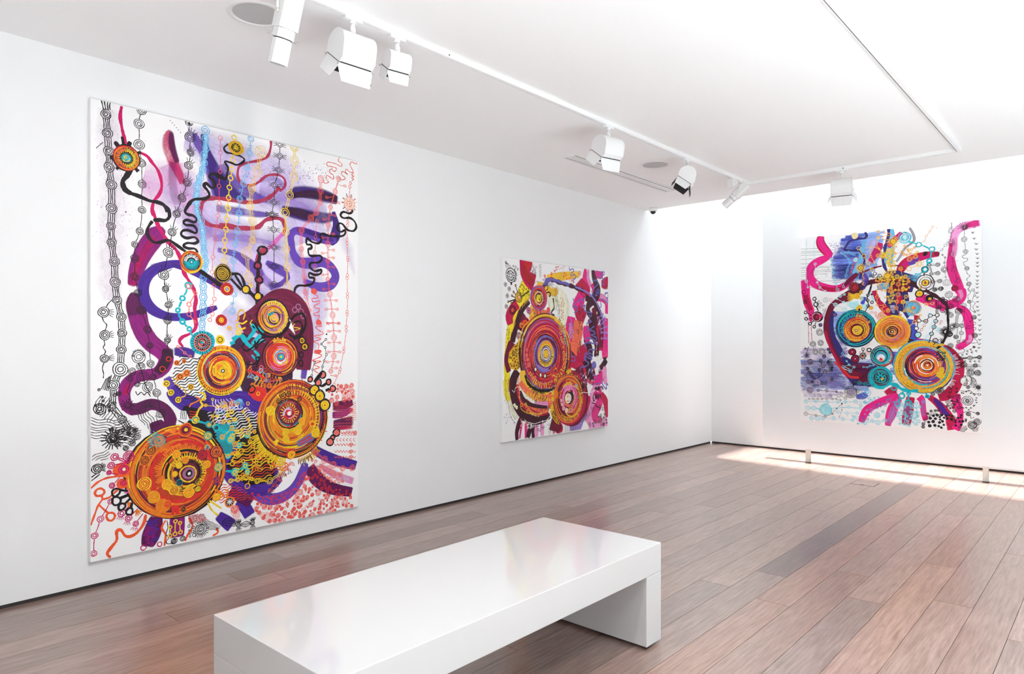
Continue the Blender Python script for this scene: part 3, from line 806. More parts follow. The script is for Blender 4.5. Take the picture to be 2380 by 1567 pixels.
P1 = '''
G colour_wash
B pinkpale 0.8 0.2 1 88,2613,149;99,2242,274;88,1842,299;115,1494,150
B pinkl 0.85 0.12 1 274,2223,309;449,2201,478;662,2155,414
B lav 0.95 0.08 0.9 527,2565,243;775,2509,534;1014,2384,672;1272,2249,608;1410,1991,497
B lav 0.95 0.05 0.9 449,2254,319;635,2068,412;892,1846,544;1140,1722,507;1410,1711,342
B lav 0.9 0.1 1 775,1469,253;892,1359,344;1014,1245,321
B lav 0.5 0.35 1 1553,2134,190;1703,2024,195;1803,1772,99
B pinkl 0.95 0.1 1 436,2358,239;501,2210,228;580,2060,218;662,1906,165
B lavm 0.75 0.25 1 501,1995,188;775,1975,309;1076,1953,295;1340,1860,246
B lavm 0.7 0.3 1 775,1694,197;1014,1566,321;1206,1486,271
B lavm 0.75 0.25 1 1014,2267,234;1272,2249,304;1553,2197,286
B lav 0.9 0.1 1 1340,1860,277;1480,1559,251;1392,1183,186
G paint_spatter
X vio,pur 260 1.4 4 892,2591;1140,2586;1553,2546;1664,2439;1206,2329;892,2333
X pinkm,pur 150 1 2.7 10,2471;274,2533;398,2114;274,1863;10,1833
X vio,k 60 1.2 3.7 1306,2529;1627,2592;1627,2432;1306,2407
X k,vio 70 1 2.7 4,2616;1811,2629;1811,60;4,43
G brush_stroke
B mag 0.75 0.45 0.5 442,2571,28;428,2515,95;428,2449,109;451,2378,100;488,2309,86;516,2237,58
G brush_stroke
B plum 0.9 0.4 0.5 446,2562,33;446,2491,57;460,2427,57;483,2365,43
G brush_stroke
B pur 0.55 0.6 0.6 451,2383,71;451,2283,95;460,2170,105;488,2103,86
G brush_stroke
B vio 0.85 0.4 0.5 587,2590,29;602,2535,93;651,2467,113;690,2376,129;720,2288,149;746,2202,140
G brush_stroke
B dvio 0.95 0.35 0.5 631,2590,29;670,2471,74;710,2380,114;746,2267,140;771,2181,120
G brush_stroke
B vio 0.85 0.45 0.6 746,2417,150;808,2328,167;903,2279,154;1000,2243,104;1090,2231,63
G brush_stroke
B dvio 0.9 0.4 0.6 726,2363,120;787,2284,131;860,2225,102;935,2207,62
G brush_stroke
B vio 0.5 0.55 0.7 1023,2351,63;1113,2388,85;1182,2369,80;1218,2321,65
G brush_stroke
B dvio 0.95 0.35 0.5 1229,2274,65;1301,2324,109;1425,2339,128;1553,2332,130;1646,2318,86
G brush_stroke
B plumk 0.9 0.4 0.5 1277,2298,44;1394,2328,83;1521,2332,90;1639,2328,75
G brush_stroke
B vio 0.8 0.45 0.6 716,2125,80;850,2125,97;1000,2126,78;1090,2133,48
G brush_stroke
B lavm 0.7 0.45 0.6 696,1924,69;850,1952,86;1000,1949,68;1124,1941,42
G brush_stroke
B vio 0.85 0.4 0.5 726,1858,45;850,1840,71;946,1787,103;1012,1731,115;1045,1660,100
G brush_stroke
B lavm 0.75 0.4 0.6 1034,1711,84;1090,1663,100;1136,1623,74
G brush_stroke
B vio 0.85 0.4 0.4 1067,1809,42;1136,1778,80;1200,1751,91;1229,1710,65;1182,1664,48;1090,1631,58
G brush_stroke
B dvio 0.9 0.4 0.5 1182,2184,86;1301,2174,120;1425,2169,133;1553,2176,113;1606,2200,80
G brush_stroke
B plumk 0.85 0.45 0.5 1200,2192,54;1332,2178,93;1463,2163,84
G brush_stroke
B dvio 0.95 0.3 0.25 1606,2234,34;1633,2129,69;1619,2042,97;1580,1980,34
G brush_stroke
B vio 0.95 0.3 0.25 1639,2027,63;1553,2017,85;1444,2032,84;1350,2049,77;1289,2047,60;1259,2010,60;1265,1946,60;1277,1887,65;1326,1832,82;1412,1829,94;1508,1848,90;1586,1816,80;1626,1750,80;1586,1685,85;1501,1662,79;1412,1679,61;1356,1703,33
G brush_stroke
B dvio 0.7 0.55 0.4 1619,2019,46;1521,2030,56;1394,2054,55;1301,2059,38
G brush_stroke
B lavm 0.6 0.5 0.6 1387,1815,33;1463,1783,89;1489,1757,67
G brush_stroke
B vio 0.85 0.45 0.4 1406,1398,50;1381,1298,61;1375,1199,61;1369,1099,66;1356,990,61
G brush_stroke
B pur 0.97 0.25 0.2 405,1952,28;361,1913,117;303,1828,120;264,1746,106;239,1661,91;230,1587,78
G brush_stroke
B mag 0.6 0.55 0.4 352,1903,51;303,1823,69;264,1736,64;234,1651,55;213,1577,46
G brush_stroke
B plum 0.97 0.2 0.2 247,1552,69;239,1487,119;251,1414,119;269,1332,110
G brush_stroke
B indi 0.98 0.2 0.2 507,1753,38;424,1732,57;347,1697,65;299,1642,69;282,1572,69;295,1508,69;334,1454,70;405,1419,57;488,1412,53;578,1425,53;661,1457,49;731,1484,30
G brush_stroke
B indi 0.97 0.25 0.25 451,1739,43;530,1727,63;612,1694,64;690,1656,59;775,1612,60
G brush_stroke
B vio 0.5 0.55 0.5 316,1718,28;414,1740,28;507,1739,24
G brush_stroke
B pur 0.98 0.22 0.18 247,1425,110;260,1371,110;286,1307,115;330,1247,112;383,1205,108;414,1157,99;396,1101,94;352,1065,79;290,1058,78
G brush_stroke
B plumk 0.8 0.4 0.3 424,1223,80;419,1167,85;396,1111,75;352,1065,61
G brush_stroke
B pur 0.98 0.2 0.15 303,1062,74;239,1046,78;192,1006,77;176,944,72;192,879,73;239,844,69
G brush_stroke
B mag 0.6 0.5 0.4 213,1024,27;188,979,41;180,930,41
G brush_stroke
B plum 0.98 0.2 0.15 205,851,64;264,861,78;325,880,74;383,862,70;424,817,76;437,759,85;369,736,94;316,732,74
G brush_stroke
B indi 0.9 0.3 0.3 456,1200,57;521,1194,77;592,1179,58
G brush_stroke
B vio 0.9 0.3 0.3 414,1044,52;451,967,62;507,887,72;563,835,82
G brush_stroke
B plum 0.95 0.35 0.25 1593,781,68;1660,782,86;1728,790,81;1787,803,47
G brush_stroke
B pur 0.9 0.4 0.3 1593,718,57;1687,723,75;1783,751,35
G brush_stroke
B plum 0.9 0.4 0.25 1599,649,68;1687,648,98;1762,659,88;1794,662,70
G brush_stroke
B mag 0.6 0.5 0.4 1619,608,34;1700,612,35;1783,610,29
G brush_stroke
B indi 0.97 0.25 0.2 1422,500,62;1507,441,81;1616,384,89;1728,344,84;1813,314,78
G brush_stroke
B plum 0.97 0.25 0.2 1409,367,80;1450,287,117;1529,213,113;1631,160,95;1774,118,78
G brush_stroke
B pinkm 0.7 0.5 0.5 1479,370,37;1565,309,75;1668,250,83;1790,200,78
G brush_stroke
B vio 0.97 0.25 0.2 938,274,46;998,224,69;1079,182,88;1168,173,89;1253,201,84;1313,258,79;1354,331,79;1374,396,55
G brush_stroke
B indi 0.98 0.2 0.15 735,135,61;780,93,83;832,44,95
G brush_stroke
B indi 0.98 0.2 0.15 867,206,56;920,152,85;956,88,86
G brush_stroke
B plum 0.95 0.3 0.2 815,288,90;896,230,96;968,172,80
G brush_stroke
B plum 0.98 0.2 0.15 358,198,78;343,139,108;324,81,113;304,23,77
G brush_stroke
B pur 0.98 0.2 0.15 481,175,95;479,112,100;476,44,95
G magenta_trail
L mag 18.9 163,2641;155,2580;163,2519;176,2459;188,2407
L mag 18.8 260,2390;303,2376;330,2345;361,2309;381,2261;387,2201;369,2151;343,2114;332,2057;338,2020
L mag 23 332,2059;347,2019;363,1974;392,1922;428,1869;474,1827;507,1758;521,1692;554,1637;583,1585;595,1527;587,1464;597,1357
L mag 19.2 597,1367;587,1337;554,1308;511,1288;493,1259;516,1226
G brick_red_trail
L brick 17.4 1108,2648;1104,2593;1079,2530;1012,2490;946,2466;887,2434;870,2390;873,2345;903,2312;968,2315;1023,2351;1079,2401;1159,2421;1209,2400;1212,2352;1171,2308
L brick 25.5 1171,2340;1124,2279;1056,2231;968,2201;871,2192;777,2194;686,2183;641,2156;622,2099;632,2051;676,2013;767,2010;871,2013;968,2025
L brick 28.4 746,2022;839,2021;924,2020;1012,2040;1067,2093;1136,2118;1194,2110;1212,2053;1194,2008
L pinkm 28.6 1200,2020;1159,1977;1113,1924;1067,1888
L brick 36.5 1067,1882;1017,1846;1012,1762;1017,1679;1006,1595
G bead_chain
K coral 1 3.5 6 753.3,2588.5,14;753.3,2490.9,14;750.8,2367.9,14;743.2,2271.6,14;745.7,2162.1,14;735.6,2078.1,14;725.5,1994.5,13.9;717.9,1926.4,13.9;702.8,1805.6,13.9;697.8,1708.5,13.9;710.3,1620.1,13.9;712.9,1535.8,13.9;697.8,1487.9,13.9;700.3,1438.5,13.9;682.9,1400.8,13.8
C coral 753.3 2588.5 14 1 3.5
C coral 753.3 2490.9 14 1 3.5
C coral 750.8 2367.9 14 1 3.5
C coral 743.2 2271.6 14 1 3.5
C coral 745.7 2162.1 14 1 3.5
C coral 735.6 2078.1 14 1 3.5
C coral 725.5 1994.5 13.9 1 3.5
C coral 717.9 1926.4 13.9 1 3.5
C coral 702.8 1805.6 13.9 1 3.5
C coral 697.8 1708.5 13.9 1 3.5
C coral 710.3 1620.1 13.9 1 3.5
C coral 712.9 1535.8 13.9 1 3.5
C coral 697.8 1487.9 13.9 1 3.5
C coral 700.3 1438.5 13.9 1 3.5
C coral 682.9 1400.8 13.8 1 3.5
G blue_ladder_ground
L lblue 21.6 656,2586;656,2503;646,2407;631,2340;607,2258;599,2135;602,2067
L lblue 16.7 602,2089;636,1971;646,1849;656,1762;643,1682
G bead_chain
K blue 4 5.4 11.8 655.6,2613.3,28.5;655.6,2559.2,25.6;660.6,2503.6,23.6;645.8,2451.3,24.6;645.8,2407.1,24.6;638.4,2361.5,23.6;621.3,2304.4,24.5;601.9,2242.4,25.4;599.5,2188.3,23.4;597.1,2134.3,24.4;601.9,2088.6,24.4;626.2,2033.4,24.5;636,1971,24.5;640.9,1897.9,24.5;645.8,1834.6,24.6;655.6,1776.5,24.6;650.7,1722,24.6;640.9,1667.2,24.5;640.9,1613.2,25.5;640.9,1544.5,27;640.9,1480.6,25.5;640.9,1426.6,24.5;633.5,1372.5,24.5;633.5,1318.5,19.6
C blue 655.6 2613.3 28.5 2 5.4
C blue 655.6 2559.2 25.6 2 5.4
C blue 660.6 2503.6 23.6 2 5.4
C blue 645.8 2451.3 24.6 2 5.4
C blue 645.8 2407.1 24.6 2 5.4
C blue 638.4 2361.5 23.6 2 5.4
C blue 621.3 2304.4 24.5 2 5.4
C blue 601.9 2242.4 25.4 2 5.4
C blue 599.5 2188.3 23.4 2 5.4
C blue 597.1 2134.3 24.4 2 5.4
C blue 601.9 2088.6 24.4 2 5.4
C blue 626.2 2033.4 24.5 2 5.4
C blue 636 1971 24.5 2 5.4
C blue 640.9 1897.9 24.5 2 5.4
C blue 645.8 1834.6 24.6 2 5.4
C blue 655.6 1776.5 24.6 2 5.4
C blue 650.7 1722 24.6 2 5.4
C blue 640.9 1667.2 24.5 2 5.4
C blue 640.9 1613.2 25.5 2 5.4
C blue 640.9 1544.5 27 2 5.4
C blue 640.9 1480.6 25.5 2 5.4
C blue 640.9 1426.6 24.5 2 5.4
C blue 633.5 1372.5 24.5 2 5.4
C blue 633.5 1318.5 19.6 2 5.4
G bead_chain
K yel 1 7.1 6.1 844.4,2608.9,19.3;836.5,2460.1,19.3;828.7,2397.7,19.2;820.8,2338,19.2;813,2273.5,19.2;807.8,2207,19.2;802.7,2138,19.2;805.2,2138.3,19.2;794.9,2066.3,19.1;789.7,1995.1,19.1;782,1923.8,19.1;779.4,1858.1,19.1;776.9,1782.5,19.1
C yel 844.4 2608.9 19.3 1 7.1
C yel 836.5 2460.1 19.3 1 7.1
C yel 828.7 2397.7 19.2 1 7.1
C yel 820.8 2338 19.2 1 7.1
C yel 813 2273.5 19.2 1 7.1
C yel 807.8 2207 19.2 1 7.1
C yel 802.7 2138 19.2 1 7.1
C yel 805.2 2138.3 19.2 1 7.1
C yel 794.9 2066.3 19.1 1 7.1
C yel 789.7 1995.1 19.1 1 7.1
C yel 782 1923.8 19.1 1 7.1
C yel 779.4 1858.1 19.1 1 7.1
C yel 776.9 1782.5 19.1 1 7.1
G bead_chain
K blue 1 4.8 6.2 962.1,2627.6,22.8;953.9,2530.1,22.7;934.9,2428.3,22.7;910.7,2315.8,22.6;884,2208.9,22.5;878.7,2113.6,22.5;868.1,1997.2,22.4;852.2,1906.3,22.4;839.1,1795.8,22.3;844.4,1575.3,22.3;831.3,1463.1,22.3
C blue 962.1 2627.6 22.8 2 4.8
C blue 953.9 2530.1 22.7 2 4.8
C blue 934.9 2428.3 22.7 2 4.8
C blue 910.7 2315.8 22.6 2 4.8
C blue 884 2208.9 22.5 2 4.8
C blue 878.7 2113.6 22.5 2 4.8
C blue 868.1 1997.2 22.4 2 4.8
C blue 852.2 1906.3 22.4 2 4.8
C blue 839.1 1795.8 22.3 2 4.8
C blue 844.4 1575.3 22.3 2 4.8
C blue 831.3 1463.1 22.3 2 4.8
G short_blue_dashes
L blue 4.7 947,2580;975,2582
L blue 4.7 944,2564;971,2566
L blue 4.7 935,2480;962,2481
L blue 4.6 913,2373;940,2374
L blue 4.6 908,2356;935,2357
L blue 4.6 879,2274;905,2275
L blue 4.6 876,2264;903,2264
L blue 4.6 869,2161;896,2161
L blue 4.6 860,2050;887,2049
L blue 4.6 850,1947;876,1946
L blue 4.6 852,1932;879,1931
L blue 4.6 834,1854;860,1852
L blue 4.6 829,1838;855,1836
L blue 4.6 829,1747;855,1745
L blue 4.6 823,1731;850,1729
L blue 4.6 818,1518;844,1515
L blue 4.6 816,1508;842,1505
G bead_chain
K yel 3 3.5 11.5 1033.8,2554.6,41.9;1006,2415.9,36.5;967.5,2292,29;956.6,2173.8,26.9;973,2075.1,30.1;973,1945.4,23.9;932.2,1853.2,40.2;945.8,1699.7,35.1;962.1,1638.8,15.5
C yel 1033.8 2554.6 41.9 3 3.5
C yel 1006 2415.9 36.5 3 3.5
C yel 967.5 2292 29 3 3.5
C yel 956.6 2173.8 26.9 3 3.5
C yel 973 2075.1 30.1 3 3.5
C yel 973 1945.4 23.9 3 3.5
C yel 932.2 1853.2 40.2 3 3.5
C yel 945.8 1699.7 35.1 3 3.5
C yel 962.1 1638.8 15.5 3 3.5
G bead_chain
K yel 2 5 12 1286.3,2637.4,30;1289.3,2548.1,31.6;1283.3,2432.6,32.7;1250.3,2296.6,30.3;1214.6,2166.7,33.4;1220.6,2035.5,28;1226.5,1912.1,27;1229.4,1785.5,27;1232.4,1645.3,33.5;1244.3,1543.3,16.2
C yel 1286.3 2637.4 30 2 5
C yel 1289.3 2548.1 31.6 2 5
C yel 1283.3 2432.6 32.7 2 5
C yel 1250.3 2296.6 30.3 2 5
C yel 1214.6 2166.7 33.4 2 5
C yel 1220.6 2035.5 28 2 5
C yel 1226.5 1912.1 27 2 5
C yel 1229.4 1785.5 27 2 5
C yel 1232.4 1645.3 33.5 2 5
C yel 1244.3 1543.3 16.2 2 5
G bead_chain
K k 1 4.9 6.4 1173.6,2634.7,22.5;1173.6,2554.4,22.5;1164.8,2456.4,22.5;1133,2344,22.3;1130.1,2226.5,22.3;1115.8,2139.4,22.3;1115.8,2136.7,22.3;1127.2,2037.3,22.3;1130.1,1915.4,22.3;1130.1,1782.5,22.3;1130.1,1657.5,22.3
C k 1173.6 2634.7 22.5 2 4.9
E k 1173.6 2634.7 23.6 27 3 4.5 0 18
E k 1173.6 2634.7 23.6 27 3 4.5 180 18
C k 1173.6 2554.4 22.5 2 4.9
E k 1173.6 2554.4 23.6 27 3 4.5 0 18
E k 1173.6 2554.4 23.6 27 3 4.5 180 18
C k 1164.8 2456.4 22.5 2 4.9
E k 1164.8 2456.4 23.6 26.9 3 4.5 0 18
E k 1164.8 2456.4 23.6 26.9 3 4.5 180 18
C k 1133 2344 22.3 2 4.9
E k 1133 2344 23.5 26.8 3 4.5 0 18
E k 1133 2344 23.5 26.8 3 4.5 180 18
C k 1130.1 2226.5 22.3 2 4.9
E k 1130.1 2226.5 23.4 26.8 3 4.5 0 18
E k 1130.1 2226.5 23.4 26.8 3 4.5 180 18
C k 1115.8 2139.4 22.3 2 4.9
E k 1115.8 2139.4 23.4 26.7 3 4.5 0 18
E k 1115.8 2139.4 23.4 26.7 3 4.5 180 18
C k 1115.8 2136.7 22.3 2 4.9
E k 1115.8 2136.7 23.4 26.7 3 4.5 0 18
E k 1115.8 2136.7 23.4 26.7 3 4.5 180 18
C k 1127.2 2037.3 22.3 2 4.9
E k 1127.2 2037.3 23.4 26.8 3 4.5 0 18
E k 1127.2 2037.3 23.4 26.8 3 4.5 180 18
C k 1130.1 1915.4 22.3 2 4.9
E k 1130.1 1915.4 23.4 26.8 3 4.5 0 18
E k 1130.1 1915.4 23.4 26.8 3 4.5 180 18
C k 1130.1 1782.5 22.3 2 4.9
E k 1130.1 1782.5 23.4 26.8 3 4.5 0 18
E k 1130.1 1782.5 23.4 26.8 3 4.5 180 18
C k 1130.1 1657.5 22.3 2 4.9
E k 1130.1 1657.5 23.4 26.8 3 4.5 0 18
E k 1130.1 1657.5 23.4 26.8 3 4.5 180 18
G bead_chain
K coral 3 3.3 9 1501.5,2452.7,27;1498.2,2370.6,27;1495,2282.9,22.5;1463,2205.3,23.5;1418.7,2157.1,24.5;1341.1,2058.6,23.1;1341.1,1926.7,20.9;1353.4,1834.5,20.9;1365.7,1725.3,19.8;1371.9,1615.4,21;1403.1,1489.7,20;1412.5,1390.1,20;1409.3,1381.6,18.9;1387.5,1267.8,18.8
C coral 1501.5 2452.7 27 3 3.3
C coral 1498.2 2370.6 27 3 3.3
C coral 1495 2282.9 22.5 3 3.3
C coral 1463 2205.3 23.5 3 3.3
C coral 1418.7 2157.1 24.5 3 3.3
C coral 1341.1 2058.6 23.1 3 3.3
C coral 1341.1 1926.7 20.9 3 3.3
C coral 1353.4 1834.5 20.9 3 3.3
C coral 1365.7 1725.3 19.8 3 3.3
C coral 1371.9 1615.4 21 3 3.3
C coral 1403.1 1489.7 20 3 3.3
C coral 1412.5 1390.1 20 3 3.3
C coral 1409.3 1381.6 18.9 3 3.3
C coral 1387.5 1267.8 18.8 3 3.3
G bead_chain
K coral 2 3.4 8.1 1652.9,2482.8,21.9;1622.8,2382.9,21.8;1582.9,2259.5,20.5;1563.2,2125.9,21.6;1559.9,1983.6,23.8;1559.9,1858.8,20.4;1559.9,1722.6,19.3;1576.3,1615.7,25;1599.5,1460,25.1;1612.8,1294.5,25.2;1612.8,1157.2,24;1586.2,1046.5,20.5
C coral 1652.9 2482.8 21.9 3 3.4
C coral 1622.8 2382.9 21.8 3 3.4
C coral 1582.9 2259.5 20.5 3 3.4
C coral 1563.2 2125.9 21.6 3 3.4
C coral 1559.9 1983.6 23.8 3 3.4
C coral 1559.9 1858.8 20.4 3 3.4
C coral 1559.9 1722.6 19.3 3 3.4
C coral 1576.3 1615.7 25 3 3.4
C coral 1599.5 1460 25.1 3 3.4
C coral 1612.8 1294.5 25.2 3 3.4
C coral 1612.8 1157.2 24 3 3.4
C coral 1586.2 1046.5 20.5 3 3.4
G bud_sprigs
L coral 4 1660,2435;1694,2436
C coral 1704.5 2438.2 9.9 1 4.1
E coral 1704.5 2438.2 9.9 10.4 3 3.5 0 32
L coral 4 1599,2339;1566,2329
C coral 1556 2327.5 9.6 1 4
E coral 1556 2327.5 9.6 10.2 3 3.4 180 32
L coral 4 1606,2300;1639,2301
C coral 1650.2 2302.3 9.8 1 4
E coral 1650.2 2302.3 9.8 10.3 3 3.4 0 32
L coral 4 1573,2201;1606,2201
C coral 1616.8 2202.7 9.7 1 4
E coral 1616.8 2202.7 9.7 10.3 3 3.4 0 32
L coral 4 1573,2173;1540,2164
C coral 1529.9 2162.2 9.6 1 4
E coral 1529.9 2162.2 9.6 10.2 3 3.4 180 32
L coral 4 1561,2063;1594,2063
C coral 1604.8 2063.9 9.7 1 4
E coral 1604.8 2063.9 9.7 10.3 3 3.4 0 32
L coral 4 1560,2035;1527,2026
C coral 1516.9 2025.1 9.6 1 3.9
E coral 1516.9 2025.1 9.6 10.1 3 3.4 180 32
L coral 4 1561,1944;1594,1943
C coral 1604.8 1944 9.7 1 4
E coral 1604.8 1944 9.7 10.3 3 3.4 0 32
L coral 4 1560,1921;1527,1913
C coral 1516.9 1912.4 9.6 1 3.9
E coral 1516.9 1912.4 9.6 10.1 3 3.4 180 32
L coral 4 1560,1887;1593,1886
C coral 1603.5 1886.7 9.7 1 4
E coral 1603.5 1886.7 9.7 10.3 3 3.4 0 32
L coral 4 1561,1819;1594,1817
C coral 1604.8 1818.3 9.7 1 4
E coral 1604.8 1818.3 9.7 10.3 3 3.4 0 32
L coral 4 1561,1762;1529,1755
C coral 1518.2 1754.6 9.6 1 3.9
E coral 1518.2 1754.6 9.6 10.2 3 3.4 180 32
L coral 4 1563,1694;1596,1692
C coral 1606.8 1692.8 9.7 1 4
E coral 1606.8 1692.8 9.7 10.3 3 3.4 0 32
L coral 4 1573,1655;1540,1649
C coral 1529.9 1648.1 9.6 1 4
E coral 1529.9 1648.1 9.6 10.2 3 3.4 180 32
L coral 4 1586,1574;1619,1571
C coral 1630.1 1571.1 9.7 1 4
E coral 1630.1 1571.1 9.7 10.3 3 3.4 0 32
L coral 4 1586,1574;1553,1567
C coral 1542.9 1566.9 9.6 1 4
E coral 1542.9 1566.9 9.6 10.2 3 3.4 180 32
L coral 4 1593,1508;1626,1505
C coral 1636.8 1505.4 9.8 1 4
E coral 1636.8 1505.4 9.8 10.3 3 3.4 0 32
L coral 4 1593,1508;1560,1502
C coral 1549.5 1502 9.6 1 4
E coral 1549.5 1502 9.6 10.2 3 3.4 180 32
L coral 4 1603,1406;1636,1402
C coral 1646.9 1402.3 9.8 1 4
E coral 1646.9 1402.3 9.8 10.3 3 3.4 0 32
L coral 4 1603,1406;1570,1401
C coral 1559.3 1400.3 9.6 1 4
E coral 1559.3 1400.3 9.6 10.2 3 3.4 180 32
L coral 4 1609,1403;1643,1399
C coral 1653.6 1399.5 9.8 1 4
E coral 1653.6 1399.5 9.8 10.4 3 3.5 0 32
L coral 4 1609,1403;1576,1398
C coral 1565.8 1397.5 9.7 1 4
E coral 1565.8 1397.5 9.7 10.2 3 3.4 180 32
L coral 4 1613,1346;1646,1342
C coral 1657 1342 9.8 1 4
E coral 1657 1342 9.8 10.4 3 3.5 0 32
L coral 4 1613,1346;1580,1341
C coral 1569.1 1340.7 9.7 1 4
E coral 1569.1 1340.7 9.7 10.2 3 3.4 180 32
L coral 4 1614,1260;1648,1256
C coral 1658.3 1255.7 9.8 1 4
E coral 1658.3 1255.7 9.8 10.4 3 3.5 0 32
L coral 4 1614,1260;1581,1256
C coral 1570.4 1255.5 9.7 1 4
E coral 1570.4 1255.5 9.7 10.2 3 3.4 180 32
L coral 4 1614,1192;1648,1187
C coral 1658.3 1186.6 9.8 1 4
E coral 1658.3 1186.6 9.8 10.4 3 3.5 0 32
L coral 4 1614,1192;1581,1187
C coral 1570.4 1187.3 9.7 1 4
E coral 1570.4 1187.3 9.7 10.2 3 3.4 180 32
L coral 4 1599,1117;1633,1112
C coral 1643.5 1112.1 9.8 1 4
E coral 1643.5 1112.1 9.8 10.3 3 3.4 0 32
L coral 4 1599,1117;1566,1113
C coral 1556 1113.7 9.6 1 4
E coral 1556 1113.7 9.6 10.2 3 3.4 180 32
L coral 4 1586,1072;1619,1067
C coral 1630.1 1066.4 9.7 1 4
E coral 1630.1 1066.4 9.7 10.3 3 3.4 0 32
L coral 4 1580,1015;1613,1010
C coral 1623.4 1009.3 9.7 1 4
E coral 1623.4 1009.3 9.7 10.3 3 3.4 0 32
G bead_chain
K coral 1 4.1 7 1758.9,2469.8,12.8;1752,2439.4,12.8;1734.7,2171.5,12.8;1731.2,2144.8,12.8;1727.8,2033.9,12.8;1727.8,2007.8,12.8;1734.7,1900.9,12.8;1734.7,1880.5,12.8;1731.2,1766.7,12.8;1727.8,1743.2,12.8;1731.2,1627.1,12.8;1731.2,1600.9,12.8;1727.8,1490.3,12.8;1727.8,1470,12.8;1720.9,1376.7,12.8;1720.9,1347.6,12.8;1700.4,1214.1,12.7;1697,1188.1,12.7;1666.4,1058.6,12.7;1659.7,1035.8,12.7;1612.8,945.7,12.6
C coral 1758.9 2469.8 12.8 1 4.1
C coral 1752 2439.4 12.8 1 4.1
C coral 1734.7 2171.5 12.8 1 4.1
C coral 1731.2 2144.8 12.8 1 4.1
C coral 1727.8 2033.9 12.8 1 4.1
C coral 1727.8 2007.8 12.8 1 4.1
C coral 1734.7 1900.9 12.8 1 4.1
C coral 1734.7 1880.5 12.8 1 4.1
C coral 1731.2 1766.7 12.8 1 4.1
C coral 1727.8 1743.2 12.8 1 4.1
C coral 1731.2 1627.1 12.8 1 4.1
C coral 1731.2 1600.9 12.8 1 4.1
C coral 1727.8 1490.3 12.8 1 4.1
C coral 1727.8 1470 12.8 1 4.1
C coral 1720.9 1376.7 12.8 1 4.1
C coral 1720.9 1347.6 12.8 1 4.1
C coral 1700.4 1214.1 12.7 1 4.1
C coral 1697 1188.1 12.7 1 4.1
C coral 1666.4 1058.6 12.7 1 4.1
C coral 1659.7 1035.8 12.7 1 4.1
C coral 1612.8 945.7 12.6 1 4.1
G bead_chain
K coral 1 3.9 6.7 1469.4,2141.7,13.4;1456.7,2025.4,13.4;1450.3,1910.2,13.4;1453.5,1815.6,13.4;1450.3,1720.4,13.4
C coral 1469.4 2141.7 13.4 1 3.9
C coral 1456.7 2025.4 13.4 1 3.9
C coral 1450.3 1910.2 13.4 1 3.9
C coral 1453.5 1815.6 13.4 1 3.9
C coral 1450.3 1720.4 13.4 1 3.9
G coral_squiggle
D coral 1444 1627.9 24.5 0.1 22.3
L coral 6.1 1444,1608;1469,1599;1476,1582;1431,1574;1438,1552;1489,1560;1485,1541;1447,1525;1450,1508;1489,1504;1482,1481;1447,1469;1450,1452;1489,1454;1482,1431;1473,1408
D coral 1482.2 1402.9 24.5 0.1 21.3
L coral 6.1 1479,1400;1508,1378;1457,1366;1521,1322;1450,1304;1501,1282;1444,1265;1482,1243;1479,1209
D coral 1475.8 1189.7 30.3 0.1 16.8
L coral 6.1 1476,1176;1508,1158;1431,1126;1501,1119;1444,1098;1489,1074;1444,1059;1482,1030
L coral 5.2 1660,2645;1650,2617;1680,2600;1673,2579;1626,2590;1560,2588;1553,2564;1586,2562;1633,2557;1619,2531;1586,2542;1573,2517;1606,2500;1606,2472;1553,2490;1547,2461;1566,2442;1534,2430;1521,2445
L coral 5.2 1815,2639;1811,2623;1769,2632;1755,2603;1783,2562;1755,2551;1721,2568;1714,2543;1735,2530;1687,2544;1680,2519;1714,2497;1680,2479;1660,2493
L coral 5.3 1769,2553;1787,2551;1769,2533;1790,2528;1769,2510;1787,2504;1769,2489
G bead_chain
K k 4 4.9 11.5 79.5,2572.6,29.3;87.5,2465.6,29.4;93.6,2362.4,29.4;95.6,2269.2,29.4;107.7,2171.1,30.4;109.7,2033,31.3;105.7,1929.6,25;109.7,1834.1,26.8;124,1726,29.6;128.1,1605.3,30.5;138.3,1500.5,26.9;161,1402.4,28;165.1,1309.9,26.2;161,1212.8,28;154.8,1095.8,43.2;119.9,1004.9,33.1;109.7,880.3,25;165.1,802.1,26.2;217.5,720.5,27.3
C k 79.5 2572.6 29.3 3 4.9
C k 87.5 2465.6 29.4 3 4.9
C k 93.6 2362.4 29.4 3 4.9
C k 95.6 2269.2 29.4 3 4.9
C k 107.7 2171.1 30.4 3 4.9
C k 109.7 2033 31.3 3 4.9
C k 105.7 1929.6 25 3 4.9
C k 109.7 1834.1 26.8 3 4.9
C k 124 1726 29.6 3 4.9
C k 128.1 1605.3 30.5 3 4.9
C k 138.3 1500.5 26.9 3 4.9
C k 161 1402.4 28 3 4.9
C k 165.1 1309.9 26.2 3 4.9
C k 161 1212.8 28 3 4.9
C k 154.8 1095.8 43.2 3 4.9
C k 119.9 1004.9 33.1 3 4.9
C k 109.7 880.3 25 3 4.9
C k 165.1 802.1 26.2 3 4.9
C k 217.5 720.5 27.3 3 4.9
G fringe_lines
L k 6.2 55,2646;61,2623;67,2594
L k 6.2 71,2646;74,2623;79,2597
L k 6.2 88,2646;87,2623;92,2600
L k 6.2 102,2646;98,2623;102,2603
G bead_chain
